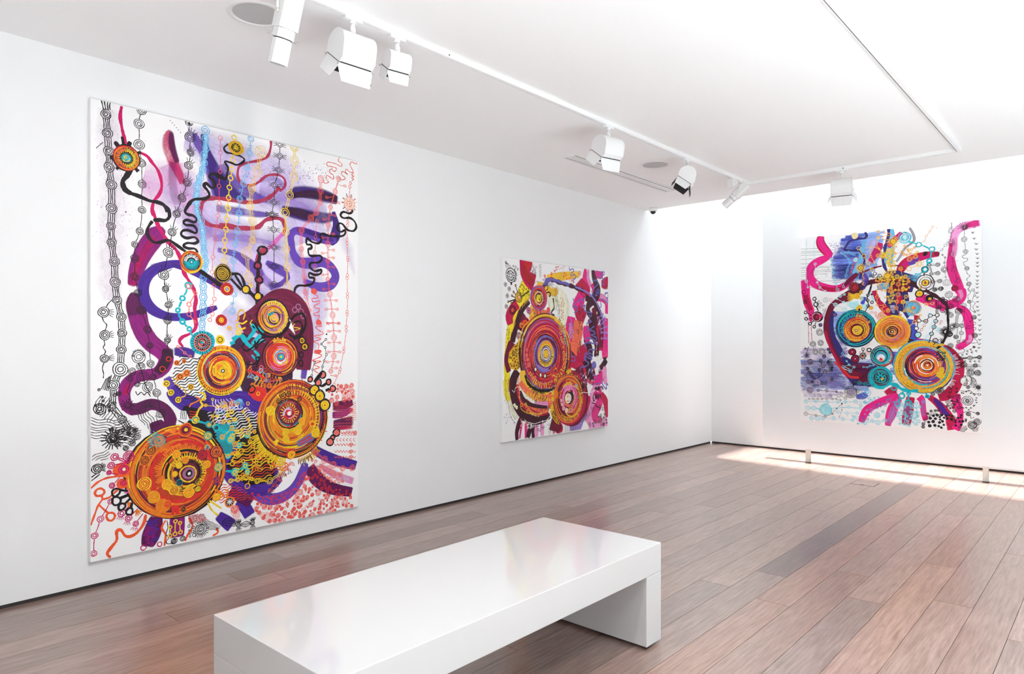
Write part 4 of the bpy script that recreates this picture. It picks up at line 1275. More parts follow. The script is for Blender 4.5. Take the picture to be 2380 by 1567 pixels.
K k 1 4.2 5.5 257.9,2559.8,30.3;257.9,2435.9,31.2;273,2328.7,24.9;275.1,2202.5,24.9;275.1,2048.2,23;262.2,1919.9,23;234.4,1836.5,21;234.4,1754.2,24.7;234.4,1646.8,25.6;251.5,1549.5,22.9;270.8,1447.1,26.7;305.5,1332.5,24.1;318.6,1235.3,20.4;323,1126.1,23.2;338.4,1044.3,21.4;358.3,947.8,25.2;382.9,819.8,28.2
C k 257.9 2559.8 30.3 3 4.2
C k 257.9 2435.9 31.2 3 4.2
C k 273 2328.7 24.9 3 4.2
C k 275.1 2202.5 24.9 3 4.2
C k 275.1 2048.2 23 3 4.2
C k 262.2 1919.9 23 3 4.2
C k 234.4 1836.5 21 3 4.2
C k 234.4 1754.2 24.7 3 4.2
C k 234.4 1646.8 25.6 3 4.2
C k 251.5 1549.5 22.9 3 4.2
C k 270.8 1447.1 26.7 3 4.2
C k 305.5 1332.5 24.1 3 4.2
C k 318.6 1235.3 20.4 3 4.2
C k 323 1126.1 23.2 3 4.2
C k 338.4 1044.3 21.4 3 4.2
C k 358.3 947.8 25.2 3 4.2
C k 382.9 819.8 28.2 3 4.2
G bead_chain
K k 1 4.9 5.8 558.6,2549.6,33.9;561,2450.9,24.2;549.1,2368.6,27.1;539.6,2258.2,26.1;509,2156.9,25.9;476.4,2053.7,24.8;448.7,1935.8,25.6;425.8,1807.7,31.2;398.6,1670.8,33;409.9,1582,21.7;428.1,1486.1,22.7;421.3,1391.3,25.5;421.3,1268.3,21.7;425.8,1152.4,18.9;391.9,1091.8,23.5
C k 558.6 2549.6 33.9 3 4.9
E k 558.6 2549.6 35.6 27.1 4 4.4 70 22
C k 561 2450.9 24.2 3 4.9
E k 561 2450.9 25.4 19.4 4 4.4 70 22
C k 549.1 2368.6 27.1 3 4.9
E k 549.1 2368.6 28.4 21.7 4 4.4 70 22
C k 539.6 2258.2 26.1 3 4.9
E k 539.6 2258.2 27.4 20.8 4 4.4 70 22
C k 509 2156.9 25.9 3 4.9
E k 509 2156.9 27.2 20.7 4 4.4 70 22
C k 476.4 2053.7 24.8 3 4.9
E k 476.4 2053.7 26.1 19.9 4 4.4 70 22
C k 448.7 1935.8 25.6 3 4.9
E k 448.7 1935.8 26.9 20.5 4 4.4 70 22
C k 425.8 1807.7 31.2 3 4.9
E k 425.8 1807.7 32.8 25 4 4.4 70 22
C k 398.6 1670.8 33 3 4.9
E k 398.6 1670.8 34.6 26.4 4 4.4 70 22
C k 409.9 1582 21.7 3 4.9
E k 409.9 1582 22.8 17.4 4 4.4 70 22
C k 428.1 1486.1 22.7 3 4.9
E k 428.1 1486.1 23.8 18.2 4 4.4 70 22
C k 421.3 1391.3 25.5 3 4.9
E k 421.3 1391.3 26.8 20.4 4 4.4 70 22
C k 421.3 1268.3 21.7 3 4.9
E k 421.3 1268.3 22.8 17.4 4 4.4 70 22
C k 425.8 1152.4 18.9 3 4.9
E k 425.8 1152.4 19.9 15.1 4 4.4 70 22
C k 391.9 1091.8 23.5 3 4.9
E k 391.9 1091.8 24.7 18.8 4 4.4 70 22
G half_roundel
L k 4.6 246,2642;254,2623;273,2619;292,2627;300,2646
L k 4.6 255,2644;260,2631;273,2628;286,2633;291,2644
L k 4.6 264,2646;267,2640;273,2638;279,2639;282,2642
L k 4.8 528,2644;535,2622;552,2618;570,2627;577,2641
L k 4.8 536,2646;541,2630;552,2625;564,2631;569,2639
D k 552.5 2634.3 7.7 0.06
L k 4.4 554,2614;553,2582
L k 4.6 266,2619;258,2587
G bead_chain
K k 1 4.8 5.3 67.4,1428.3,31.9
C k 67.4 1428.3 31.9 3 4.8
E k 67.4 1428.3 33.5 22.3 4 4.4 -5 16
G bead_chain
K k 1 4.8 5.3 73.4,1295.4,29.3
C k 73.4 1295.4 29.3 3 4.8
E k 73.4 1295.4 30.7 17.6 4 4.4 8 16
G bead_chain
K k 1 4.8 5.3 71.4,1160.1,24.8
C k 71.4 1160.1 24.8 3 4.8
E k 71.4 1160.1 26.1 27.3 4 4.4 5 14
G curly_stem
L k 4.9 112,1501;92,1480;81,1458
L k 4.9 59,1399;69,1373;83,1356;77,1329;69,1320
L k 4.9 69,1266;73,1242;65,1224;77,1202;69,1182
L k 4.9 69,1136;61,1105;67,1074;65,1047
G black_vine
L k 28.9 213,2285;192,2240;169,2200;180,2156;217,2135
L k 22.4 205,2138;256,2128;316,2110;361,2108;401,2095;419,2055
L k 21.7 408,2093;428,2068;433,2031;410,2004;369,2001;338,1995
L k 18.6 334,1989;312,1954;303,1916;316,1885;343,1862;383,1867;428,1884;474,1860;544,1815
L k 23.9 616,1714;670,1679;731,1639;781,1612
G black_vine
L k 19.7 781,2323;741,2341;695,2343;680,2320;710,2296;715,2262;690,2253;661,2275;646,2255;670,2229;680,2201;651,2175;583,2159;549,2122;525,2075
L k 16.4 549,2110;525,2082;540,2060;578,2056;599,2035;583,2015;540,2024;518,2009;530,1992;578,1993;599,1971;592,1948;544,1960;511,1951;504,1926;535,1910;587,1921;607,1899;587,1882;540,1879;518,1860;544,1846;587,1848;602,1830;597,1815
G black_vine
L k 13.2 808,2560;777,2528;792,2502;839,2501;887,2496;916,2479;897,2452;860,2432;829,2438;782,2439;803,2403;797,2362;787,2324;756,2324;726,2333
G black_vine
L k 16.7 1748,2290;1776,2259;1748,2237;1694,2241;1670,2215;1694,2195;1755,2203;1797,2180;1811,2141;1783,2108;1728,2112;1687,2148;1653,2146;1639,2107;1673,2088;1707,2104;1711,2081;1680,2057;1586,2046;1514,2055;1495,2038;1505,2006;1476,1980;1425,1986;1387,2006;1384,1964;1419,1963;1422,1938;1397,1927;1412,1884;1495,1892;1508,1865;1476,1840;1419,1832;1412,1801;1450,1776;1505,1789;1495,1760;1450,1748;1406,1759;1406,1728;1444,1723;1434,1686;1381,1666;1320,1662;1292,1638;1286,1600
G black_bead_vine
L k 22 1006,1887;1023,1847;1014,1793
L k 21.9 1014,1762;1012,1699;1009,1626;1012,1574
F brick 1017,1888;1045,1904;1079,1894;1067,1872;1034,1869
R k 1045 1884.3 32.7 13.6 0.12 27.3
R k 1010.5 1778.5 25.2 13.6 0.12 23
D brick 1010.5 1778.5 15.7 0.06
R k 1019.9 1681.7 25.3 12.5 0.14 23
D brick 1019.9 1681.7 14.6 0.06
G black_arms
L k 17.4 823,1706;876,1710;903,1681;919,1631
L k 17.3 823,1675;865,1633;897,1604
L k 15.3 850,1703;887,1649;903,1620
L k 31.3 924,1611;968,1582;1000,1553;1045,1534
L k 15.8 1039,1586;1051,1545;1045,1523
L k 15.6 1000,1563;1000,1516
D yel 926.8 1610.7 21.6 0.1
R k 926.8 1610.7 26.8 9.3 0.07
C ochre 926.8 1610.7 15.4 2 4.1
D yel 1011.6 1568.9 20.9 0.1
R k 1011.6 1568.9 26.1 8.3 0.07
C ochre 1011.6 1568.9 13.6 1 4.2
G dashes
D k 437.2 2624.1 2.8 0.06
D k 449.6 2612.4 2.8 0.06
D k 462 2600.7 2.9 0.06
D k 474.5 2588.8 2.9 0.06
D k 487 2577 2.9 0.06
D k 499.6 2565 2.9 0.06
D k 31.7 2369.2 3.5 0.06
D k 37.6 2376.2 3.5 0.06
D k 43.6 2383.2 3.5 0.06
D k 49.5 2390.2 3.5 0.06
D k 55.5 2397.3 3.5 0.06
D k 61.5 2404.3 3.5 0.06
D k 185.9 2023.9 4.1 0.06
G rosette_spines
L k 20.6 126,2425;136,2412;147,2398
L k 20.8 165,2463;170,2434;176,2404
L k 20.9 209,2443;203,2424;196,2404
L k 21.1 269,2392;260,2388;251,2384
L k 20.5 98,2328;110,2328;122,2328
L k 20.7 134,2265;142,2276;151,2287
L k 21.1 254,2274;244,2284;234,2294
G rosette
D k 188 2341.4 78 0.06
D rust 188 2341.4 71.7 0.05
Q or,rust,red 188 2341.4 56.1 70.2 22 5.5 1 0 0
D plumk 188 2341.4 60.8 0.05
T or 188 2341.4 39 60 26 3.9 90 270 1
T yel 188 2341.4 39 60 26 4.3 -90 90 1
D k 188 2341.4 35.9 0.1
T yel 188 2341.4 32.7 40.5 20 3.1 0 360 1
D teal 188 2341.4 28.1 0.08
Q yel,tq,blue 188 2341.4 3.9 26.5 18 4.7 1 0 0
D yel 188 2341.4 4.7 0.05
G rosette
D yel 566.8 1762.6 71.9 0.04
D rust 566.8 1762.6 63.8 0.05
Q yel,or,rust 566.8 1762.6 54.3 69.2 24 4.8 1 0 0
D k 566.8 1762.6 52.9 0.05
T wht 566.8 1762.6 28.5 51.6 20 3.4 20 180 1
T tq 566.8 1762.6 20.4 51.6 26 3.4 180 380 1
D k 566.8 1762.6 20.4 0.05
R tq 566.8 1762.6 16.3 6.8 0.05
D teal 566.8 1762.6 10.9 0.05
D wht 566.8 1762.6 4.8 0.05
G rosette
D k 769.2 1705.6 60 0.06
R ochre 769.2 1705.6 54.8 3.1 0.05
R yel 769.2 1705.6 39.1 3.1 0.05
R yel 769.2 1705.6 30.3 3.1 0.05
R ochre 769.2 1705.6 21.9 3.7 0.05
R yel 769.2 1705.6 13.6 4.2 0.05
D ochre 769.2 1705.6 5.2 0.05
G rosette
D red 796.4 1605.4 43.3 0.06
T k 796.4 1605.4 23.8 42.5 18 4.3 0 360 1
D yel 796.4 1605.4 19.5 0.05
D lav 796.4 1605.4 13 0.05
R k 796.4 1605.4 8.7 4.3 0.05
G rosette
D red 759 1400.4 37.6 0.06
T k 759 1400.4 18.8 36.8 16 3.8 0 360 1
D yel 759 1400.4 16.9 0.05
R or 759 1400.4 9.4 5.6 0.05
G rosette
D k 1259.2 1541.2 40.6 0.05
D rust 1259.2 1541.2 36.1 0.05
D yel 1259.2 1541.2 26.6 0.05
Q or,ochre,wht 1259.2 1541.2 5.5 25.1 14 4.4 1 0 0
G rosette
D ochre 857.5 2545.7 53.2 0.08 42.6
D k 857.5 2545.7 31.6 0.08
Q yel,ochre 857.5 2545.7 31.6 50.5 14 3.8 1 0 0
T yel 857.5 2545.7 4.7 28.4 12 3.8 0 360 1
D yel 857.5 2545.7 7.9 0.05
D k 857.5 2545.7 3.8 0.05
G rosette
D wht 1748.5 2310.5 49 0.08
T or 1748.5 2310.5 14.7 46.5 26 3.4 0 360 1
R or 1748.5 2310.5 46.5 3.9 0.08
D or 1748.5 2310.5 6.9 0.05
T k 1748.5 2310.5 51.4 73.5 9 6.4 20 340 1
T coral 1748.5 2310.5 51.4 71 13 2.9 0 360 1
G dark_ground
B aub 0.97 0.1 0.15 892,1359,143;1014,1420,175;1173,1545,180;1306,1490,183;1368,1307,154;1357,1060,123
B plumk 0.97 0.1 0.15 856,1273,142;983,1158,233;1076,1009,207;1272,987,152
B aub 0.97 0.12 0.15 922,1245,173;1014,1157,263;1140,1275,268;1340,1153,123
B plumk 0.95 0.15 0.2 892,1101,143;967,984,174;1014,865,146
B indi 0.97 0.1 0.12 449,978,106;527,908,162;718,841,195;922,813,230;1045,687,206;1029,542,205
B k 0.95 0.15 0.15 501,815,107;690,732,166;892,672,258;983,518,291;1140,410,179
B indi 0.97 0.12 0.15 775,570,141;892,414,258;1045,305,206;1173,346,120
B k 0.9 0.2 0.2 833,507,170;983,402,233;1140,381,149
F wht 527,1110;594,1149;635,1025;662,886;527,935;462,1005
G wavy_lines
W k 18.8 5.9 18 5.9 59 501,1177;621,1162;648,969;690,843;527,894;436,1032
W wht 18.1 6.1 20 5.6 66.8 718,855;892,829;1014,777;998,662;892,615;718,716
W wht,lav 19.3 5.5 35 5.5 55.2 662,817;775,795;833,677;718,660
W ochre,yel,or,rust 19.9 7.1 10 7.1 73.8 833,621;1140,500;1239,383;1045,320;833,365
W rust,red 16.6 5.5 10 4.2 49.9 690,358;892,299;983,198;718,215
W ochre,rust 23.3 7 80 8.7 69.8 983,1070;1206,1019;1140,932;983,954
G turquoise_marks
L tq 23.4 937,1274;983,1332;967,1375;1014,1347;1045,1333;1014,1289;967,1245
L tq 28.9 833,1273;892,1302;937,1245;983,1216
L tq 17.6 1014,1245;1051,1274;1061,1260
L tq 17.5 983,1201;1014,1172;998,1143;967,1172
L tq 19.8 847,1259;818,1245
F teal 718,730;804,722;847,662;833,535;775,514;732,603
T tq 824 627.1 11.3 113.3 14 6.2 60 200 1
D tq 821.1 616 31.1 0.06
C yel 821.1 616 19.8 2 4.5
L tq 14.2 746,420;847,406;922,424
D tq 847.5 397.2 25.6 0.06
D tq 921.9 430.1 23 0.06
D tq 937 387.7 20.2 0.06
R yel 847.5 397.2 11.4 6.8 0.07
R yel 921.9 430.1 11.5 6.9 0.07
R yel 937 387.7 11.5 6.9 0.07
L tq 14 554,771;662,734;746,685;804,666
D tq 673.2 730.7 20.7 0.06
R yel 673.2 730.7 9.9 5.5 0.07
D tq 726.4 706.6 20.9 0.06
R yel 726.4 706.6 10 5.6 0.07
D tq 937 633 21.6 0.06
R yel 937 633 10.4 5.8 0.07
D tq 880 572.8 21.4 0.06
R yel 880 572.8 10.3 5.7 0.07
D tq 803.7 510.5 21.2 0.06
R yel 803.7 510.5 10.2 5.6 0.07
G yellow_beads
K yel 1 6.7 33.4 717.9,465.2,13.9;832.8,456,17;906.9,463.7,14.4;1013.6,473.6,17.5;1070,484.4,14.7;1140.3,505.8,14.9
C yel 717.9 465.2 13.9 1 6.7
C yel 832.8 456 17 1 6.7
C yel 906.9 463.7 14.4 1 6.7
C yel 1013.6 473.6 17.5 1 6.7
C yel 1070 484.4 14.7 1 6.7
C yel 1140.3 505.8 14.9 1 6.7
K yel 2 4.8 11.3 821.1,344.2,17;871.1,345.4,17.1;927.9,351.5,20.2;1007.4,316.8,20.4;1098.6,303.3,23.7;1172.7,337.4,18;1189.1,368.1,15
C yel 821.1 344.2 17 2 4.8
C yel 871.1 345.4 17.1 2 4.8
C yel 927.9 351.5 20.2 2 4.8
C yel 1007.4 316.8 20.4 2 4.8
C yel 1098.6 303.3 23.7 2 4.8
C yel 1172.7 337.4 18 2 4.8
C yel 1189.1 368.1 15 2 4.8
K ochre 1 6.5 33.7 774.8,514,16.9;850.4,522,17.1;891.9,528.6,20.1;976.6,559.4,17.4;1019.8,426.1,20.5;982.7,430.9,17.4;937,292.5,20.2
C ochre 774.8 514 16.9 1 6.5
C ochre 850.4 522 17.1 1 6.5
C ochre 891.9 528.6 20.1 1 6.5
C ochre 976.6 559.4 17.4 1 6.5
C ochre 1019.8 426.1 20.5 1 6.5
C ochre 982.7 430.9 17.4 1 6.5
C ochre 937 292.5 20.2 1 6.5
K or 1 7.5 35.8 1140.3,416.4,29.8;1205.5,386.9,33.1
C or 1140.3 416.4 29.8 2 7.5
C or 1205.5 386.9 33.1 2 7.5
S yel,ochre 26 9.6 20.6 2 4.9 l 635,860;892,815;1014,661;892,500;746,545;690,718
S yel,or,ochre 16 8.5 16.9 1 5.6 l 804,567;1140,470;1206,372;922,324;804,398
S ochre,or 10 11.6 23.3 2 5.2 - 983,1070;1272,987;1140,917;967,940
G mid_detail
S lcoral,or,rust 16 8.6 17.2 1 5.2 l 892,1130;1076,1097;1206,974;1014,953
S blue,steel 8 8.6 17.3 1 5.2 l 922,1101;1076,1068;1092,979;937,1014
L red 17.5 943,1071;1014,1040;1061,1004
D red 1013.6 908.9 70.1 0.2 46.7
R k 967.4 940.3 23.2 8.7 0.07
R ochre 1013.6 908.9 11.7 5.8 0.07
D red 1306 924.1 24.5 0.06
W wht,lav 19.4 5.5 -70 5.5 61 690,884;833,890;892,815;718,799
C ochre 774.8 851.2 22.5 3 5.1
C or 832.8 853.2 22.7 2 5.1
T blue 891.9 886.6 8.6 57.3 7 5.2 200 300 1
F wht 480,777;501,829;532,826;554,771;532,745
W k 10.7 3.7 80 1.3 80.2 480,777;501,829;532,826;554,771
W red 13.5 5.4 0 2.7 54.1 554,825;607,829;594,767;554,771
S ochre,yel,blue 14 6.9 13.7 1 4.4 - 635,901;892,872;1014,836;892,772;662,803
S k 10 7.2 14.3 1 4.3 - 892,1445;1076,1481;1045,1362;922,1302
G yellow_squiggle
L yel 12.7 616,939;646,928;651,903;624,880;636,855;612,827;597,789
D yel 592.2 765.3 25.3 0.06
R teal 592.2 765.3 15.6 7.8 0.07
D yel 597.1 760 9.7 0.06
L or 8.8 592,911;621,895;592,877;563,865;554,846
L ochre 6.7 451,1033;479,1023;469,999;521,963;530,924;502,912
L yel 10.2 935,1402;903,1381;881,1386;860,1365;892,1345;924,1356
L ochre 9.2 850,1395;876,1411;871,1447;897,1473;919,1448;908,1407
C yel 876 1324.3 22.5 2 7.1
C ochre 813 1348.6 17.2 2 6.1
L yel 6.2 973,1409;957,1387;968,1372
L yel 5.4 1271,1395;1301,1407;1277,1368;1332,1358;1289,1341
L mauve 7.5 1147,1461;1159,1435;1182,1446
R mauve 1316.6 1511 18.6 7.7 0.07
R mauve 1338 1478.9 18.7 7.7 0.07
R mauve 1356.5 1446.5 18.7 7.7 0.07
R mauve 1289.3 1488 18.5 7.6 0.07
G rosette
D k 1124.4 1431.4 125 0.03
D mauve 1124.4 1431.4 113.2 0.05
Q yel,mauve,ochre,rust,plumk 1124.4 1431.4 64.9 114.4 44 7.1 1 0 0
T yel 1124.4 1431.4 84.9 112 22 9.4 -70 120 1
D aub 1124.4 1431.4 64.9 0.05
Q yel,ochre,mauve 1124.4 1431.4 35.4 66 30 9.4 1 0 0
R k 1130.8 1425.7 40.1 9.4 0.1
D yel 1130.8 1425.7 35.4 0.08
Q pinkm,mauve,ochre 1130.8 1425.7 5.9 33.1 14 9.4 1 0 0
R yel 1130.8 1425.7 14.2 7.1 0.1
G small_teal_patch
F tq 1082,1451;1119,1468;1130,1458;1096,1438
L k 4.2 1096,1457;1104,1441
L k 4.2 1110,1464;1119,1452
G black_outlines
L k 18.1 989,1388;1023,1332;1067,1301;1147,1296;1212,1334;1253,1405
L k 16.6 1259,1416;1295,1450;1350,1463;1375,1420;1369,1364;1338,1309;1277,1281
L k 15.3 1277,1395;1326,1407;1350,1364;1326,1314;1277,1297;1241,1319
L k 13.4 1067,1295;1023,1274;1000,1243;935,1201;903,1222;913,1253
L k 12.5 989,1269;1000,1217;1023,1248;1067,1274
L k 13.5 935,1109;978,1108;1006,1128;995,1149;1023,1154;1012,1123;1000,1086
R k 1341.1 1168.7 15.4 12.1 0.1 22
R k 1338 1108.4 15.4 12.1 0.1 22
R k 1347.2 1270.3 25.3 11 0.07
D ochre 1347.2 1270.3 19.8 0.06
C k 1347.2 1270.3 12.1 2 4.4
R k 1368.8 1226.3 26.5 11 0.07
D ochre 1368.8 1226.3 21 0.06
C k 1368.8 1226.3 11 2 4.4
G rosette
D k 1182.3 1157 139.4 0.03
D aub 1182.3 1157 131.3 0.03
Q rust,aub,or,yel,plumk 1182.3 1157 96.5 131.3 40 6.7 1 0 0
T yel 1182.3 1157 109.9 131.3 9 8 70 120 1
T rust 1182.3 1157 115.2 130 14 5.4 200 330 1
D red 1176.5 1157.1 99.1 0.04
Q red,rust,or,pinkm 1176.5 1157.1 66.9 99.1 34 8 1 0 0
D yel 1182.3 1157 64.3 0.05
Q yel,or,rust,pinkm 1182.3 1157 50.9 67 22 6.7 1 0 0
T red 1182.3 1157 53.6 69.7 7 6.7 -30 40 1
D pinkm 1182.3 1157 48.2 0.05
Q wht,teal,pinkm,blue 1182.3 1157 26.8 48.2 20 6 1 0 0
D red 1182.3 1157 32.2 0.05
R teal 1182.3 1157 21.4 8 0.05
D tq 1182.3 1157 17.4 0.05
D yel 1182.3 1157 8 0.05
G rosette
D k 763.3 1073.5 162.7 0.03
D rust 763.3 1073.5 154.5 0.05
Q yel,or,amb,k,rust,yel 763.3 1073.5 126.9 159.4 60 7.3 1 0 0
T yel 763.3 1073.5 136.6 157.8 22 5.7 200 330 1
T rust 763.3 1073.5 136.6 156.2 10 8.1 60 170 1
D aub 763.3 1073.5 123.6 0.04
Q plumk,rust,red,blue,aub 763.3 1073.5 89.5 123.6 40 8.1 1 0 0
D rust 763.3 1073.5 91.1 0.05
Q or,red,yel,aub 763.3 1073.5 58.6 94.4 36 8.1 1 0 0
D yel 766.7 1073.4 61.9 0.06
Q yel,ochre,or 763.3 1073.5 16.3 61.8 26 8.1 1 0 0
T or 763.3 1073.5 32.5 52.1 8 6.5 200 340 1
R ochre 763.3 1073.5 19.5 8.1 0.05
D k 768.3 1070.1 13 0.06
D wht 768.3 1070.1 7.3 0.06
G rosette
D k 1282.2 715 271.9 0.03 280.3
D amb 1282.2 715 255.6 0.03 266.3
Q yel,or,ochre,rust,k,indi,amb,plumk 1282.2 715 196.2 271.9 110 11.2 1 0 0
D ochre 1269.8 730 201.4 0.04
Q yel,or,amb,rust,amb 1263.7 733.3 111.8 223.6 120 9.8 1 0 0
Q plumk,rust,aub 1269.8 727.2 125.9 251.8 26 5.6 1 0 0
T rust 1282.2 715 241 274.7 34 7 -60 110 1
T yel 1282.2 715 173.8 207.4 28 8.4 -50 130 1
T aub 1282.2 715 207.4 235.4 16 8.4 50 110 1
D aub 1245.2 757 100.3 0.05
Q rust,aub,or,teal 1245.2 757 66.9 103.1 26 9.8 1 0 0
T yel 1245.2 757 47.4 69.7 20 7 0 360 1
R k 1245.2 757 103.1 8.4 0.05
D red 1245.2 757 47.4 0.06
Q aub,or,lav 1245.2 757 16.7 44.6 12 8.4 1 0 0
D wht 1245.2 757 15.3 0.08
G rosette_eyes
D plumk 1447.1 910.9 39.1 0.06
R k 1447.1 910.9 40.6 6.7 0.07
D yel 1447.1 910.9 31.3 0.06
C ochre 1447.1 910.9 21.9 1 5.6
D rust 1447.1 910.9 6.7 0.06
D plumk 1491.8 866.6 40.7 0.06
R k 1491.8 866.6 42.4 6.7 0.07
D yel 1491.8 866.6 32.6 0.06
C ochre 1491.8 866.6 22.8 1 5.6
D rust 1491.8 866.6 6.7 0.06
D plumk 1533.8 796.4 43.8 0.06
R k 1533.8 796.4 45.6 6.8 0.07
D yel 1533.8 796.4 35 0.06
C ochre 1533.8 796.4 24.5 1 5.7
D rust 1533.8 796.4 6.8 0.06
D yel 1101.5 787.5 33.9 0.06
C ochre 1101.5 787.5 26.5 3 4.2
R k 1194 888.4 22.6 5.4 0.07
C k 1194 888.4 13.5 2 3.8
D yel 1194 888.4 3.2 0.06
R k 1241.3 893.9 17.3 5.4 0.07
C k 1241.3 893.9 10.4 2 3.8
D yel 1241.3 893.9 3.2 0.06
R k 1167.7 847 18.2 5.3 0.07
C k 1167.7 847 10.9 2 3.7
D yel 1167.7 847 3.2 0.06
R k 1325.8 853.8 16.4 5.5 0.07
C k 1325.8 853.8 9.9 2 3.8
D yel 1325.8 853.8 3.3 0.06
L k 4.3 1218,847;1212,871
L k 4.3 1244,853;1241,878
L k 4.3 1200,829;1179,841
D yel 1217.6 628.4 24.8 0.1
C or 1217.6 628.4 19.8 3 3.8
D yel 1313.6 630.3 31.7 0.1
C or 1313.6 630.3 25.4 3 3.8
D yel 1459.8 599.9 33.5 0.1
C or 1459.8 599.9 26.8 3 3.9
D yel 1344.2 693.4 26.4 0.1
C or 1344.2 693.4 21.1 3 3.8
D yel 1431.3 669.5 25.6 0.1
C or 1431.3 669.5 20.5 3 3.9
D red 1431.3 666.7 11.1 0.06
F steel 1306,553;1422,605;1443,578;1436,548;1333,516;1309,519
L red 11.1 1320,542;1415,584
L red 8.6 1333,528;1429,567
D yel 1219.8 579.5 27.5 0.1
C ochre 1219.8 579.5 22 3 4.2
D yel 1457.5 595.5 33.4 0.1
C ochre 1457.5 595.5 26.7 3 4.3
D yel 1219.8 630.3 23.9 0.1
C ochre 1219.8 630.3 19.1 3 4.2
D yel 1312.8 633.6 31.5 0.1
C ochre 1312.8 633.6 25.2 3 4.2
D red 1258 470.5 37.2 0.06
D yel 1262.6 464 28.8 0.06
C or 1264.6 463.7 21.6 2 4.8
D k 1266 463.6 4.8 0.06
T yel 1167.8 587.8 11.8 53.3 8 5.9 200 250 1
G fringe
T yel 1258.7 698.7 255 312.7 34 7.9 195 262 1
T ochre 1306 633.6 201.8 250.7 16 7.9 272 320 1
T k 1306 633.6 214 244.6 15 6.1 272 320 1
G rosette
D k 482.5 452.9 311.9 0.025 288.8
D or 482.5 452.9 299 0.025 274.3
Q or,rust,yel,amb,rust,k 482.5 452.9 242.6 283 100 8.7 1 0 0
D plumk 488.1 452.1 251.2 0.03 237
Q plumk,rust,or,red,amb,aub 493.7 451.3 173.6 248.8 90 10.1 1 0 0
Q or,amb,rust 482.5 452.9 144.4 274.3 30 5.8 1 0 0
D wht 510.7 449 145.1 0.05
D rust 510.7 449 183.5 0.03 179.9
R red 510.7 449 185.7 20.3 0.02
T or 516.3 448.2 127.8 168.5 44 8.7 20 210 1
T rust 516.3 448.2 145.2 180.1 38 8.7 200 400 1
D plumk 522 447.5 133.8 0.04
Q yel,or,amb,rust,k,aub,yel 527.7 440.9 75.7 145.5 90 8.7 1 0 0
T yel 539.2 436.4 87.5 122.5 26 7.3 -60 150 1
D k 547.8 432.3 73 0.05
D aub 547.8 432.3 64.3 0.05
R yel 544.9 429.7 49.6 8.8 0.06
D mauve 550.6 431.9 38 0.06
D k 550.6 431.9 21.9 0.1
D wht 552.1 430.2 10.2 0.1
G rosette_eyes
D teal 372.9 654.5 38.9 0.08
C or 372.9 654.5 31.9 3 5.1
D or 326.3 602.8 35 0.08
C k 326.3 602.8 28.7 3 4.5
D or 290 545.6 31.7 0.08
C k 290 545.6 26 3 4.1
D aub 634.4 535.1 32.6 0.08
C red 634.4 535.1 26.7 3 4.3
D aub 725.2 546.3 43 0.08
C or 725.2 546.3 35.3 3 5.6
D teal 739.2 445.2 29.8 0.08
C yel 739.2 445.2 24.5 3 4.4
D yel 287.6 405.3 40.9 0.08
C red 287.6 405.3 33.5 3 5.3
D ochre 340.9 317.3 37.1 0.08
C or 340.9 317.3 30.5 3 4.8
D amb 392.8 254.1 43.7 0.08
C or 392.8 254.1 35.9 3 5.7
D yel 417.8 383.1 32.4 0.08
C or 417.8 383.1 26.6 3 4.2
D yel 460.9 339.7 30.6 0.08
C rust 460.9 339.7 25.1 3 4.2
D yel 549 312.5 34.2 0.08
C or 549 312.5 28.1 3 4.5
D k 607.5 324.8 21.6 0.08
C yel 607.5 324.8 17.7 3 4.3
D teal 491.6 382.6 21.2 0.08
C k 491.6 382.6 17.4 3 4.2
D yel 473.6 559.6 26.4 0.08
C or 473.6 559.6 21.7 3 4.2
D ochre 528 518.5 23.5 0.08
C or 528 518.5 19.2 3 4.3
D ochre 489.1 491.5 22.2 0.08
C yel 489.1 491.5 18.2 3 4.2
D or 463.4 439.5 20 0.08
C yel 463.4 439.5 16.4 3 4.2
D yel 664.4 474.2 25.1 0.08
C or 664.4 474.2 20.6 3 4.4
D or 728 253.6 28.7 0.08
C yel 728 253.6 23.5 3 4.4
D or 422.8 259.3 24.1 0.08
C red 422.8 259.3 19.7 3 4.2
D or 515 211.5 21.3 0.08
C k 515 211.5 17.4 3 4.3
L red 24.2 458,248;456,212;448,187
L red 21.2 481,244;481,191
T or 402.7 575.8 15.6 57.4 12 4.7 40 160 1
L or 13.7 408,575;448,602;499,623
T k 551.6 432.5 69.6 88.3 24 6.4 -70 80 1
F indi 703,376;742,392;748,336;714,330
T rust 730.8 360.7 5.5 33.1 8 7.7 0 360 1
T tq 372.9 654.5 41.5 67.5 9 6.2 100 220 1
L yel 9.9 670,228;692,180;736,133
L yel 10 681,237;759,174
L yel 7.6 648,580;659,600
L tq 7.6 653,568;664,600
L tq 6.6 670,566;681,592
D rust 530.2 707.7 38.5 0.06
R or 530.2 707.7 40.5 6.7 0.07
D aub 530.2 707.7 25 0.06
D yel 532.5 707.5 11.6 0.06
D teal 670.4 655.3 29.6 0.06
C yel 670.4 655.3 21.7 2 5.9
D teal 677.9 726.2 21.7 0.06
C ochre 677.9 726.2 12.8 2 4.9
D tq 725.5 702.2 22.9 0.06
C k 725.5 702.2 12.9 2 5
T or 460.2 690.3 4.8 38.1 8 7.6 60 160 1
G rosette
D tq 636 1254.7 77.3 0.07
T k 636 1254.7 53 75 26 4.4 0 360 1
D k 636 1254.7 51.5 0.05
R lcoral 636 1254.7 53 5.9 0.05
R teal 636 1254.7 36.8 5.2 0.05
T lcoral 636 1254.7 38.3 50 20 4.4 0 360 1
D lcoral 636 1254.7 30.9 0.05
Q k,teal,lcoral,plum 636 1254.7 5.9 30.9 20 5.9 1 0 0
D tq 636 1254.7 8.8 0.05
G beaded_arms
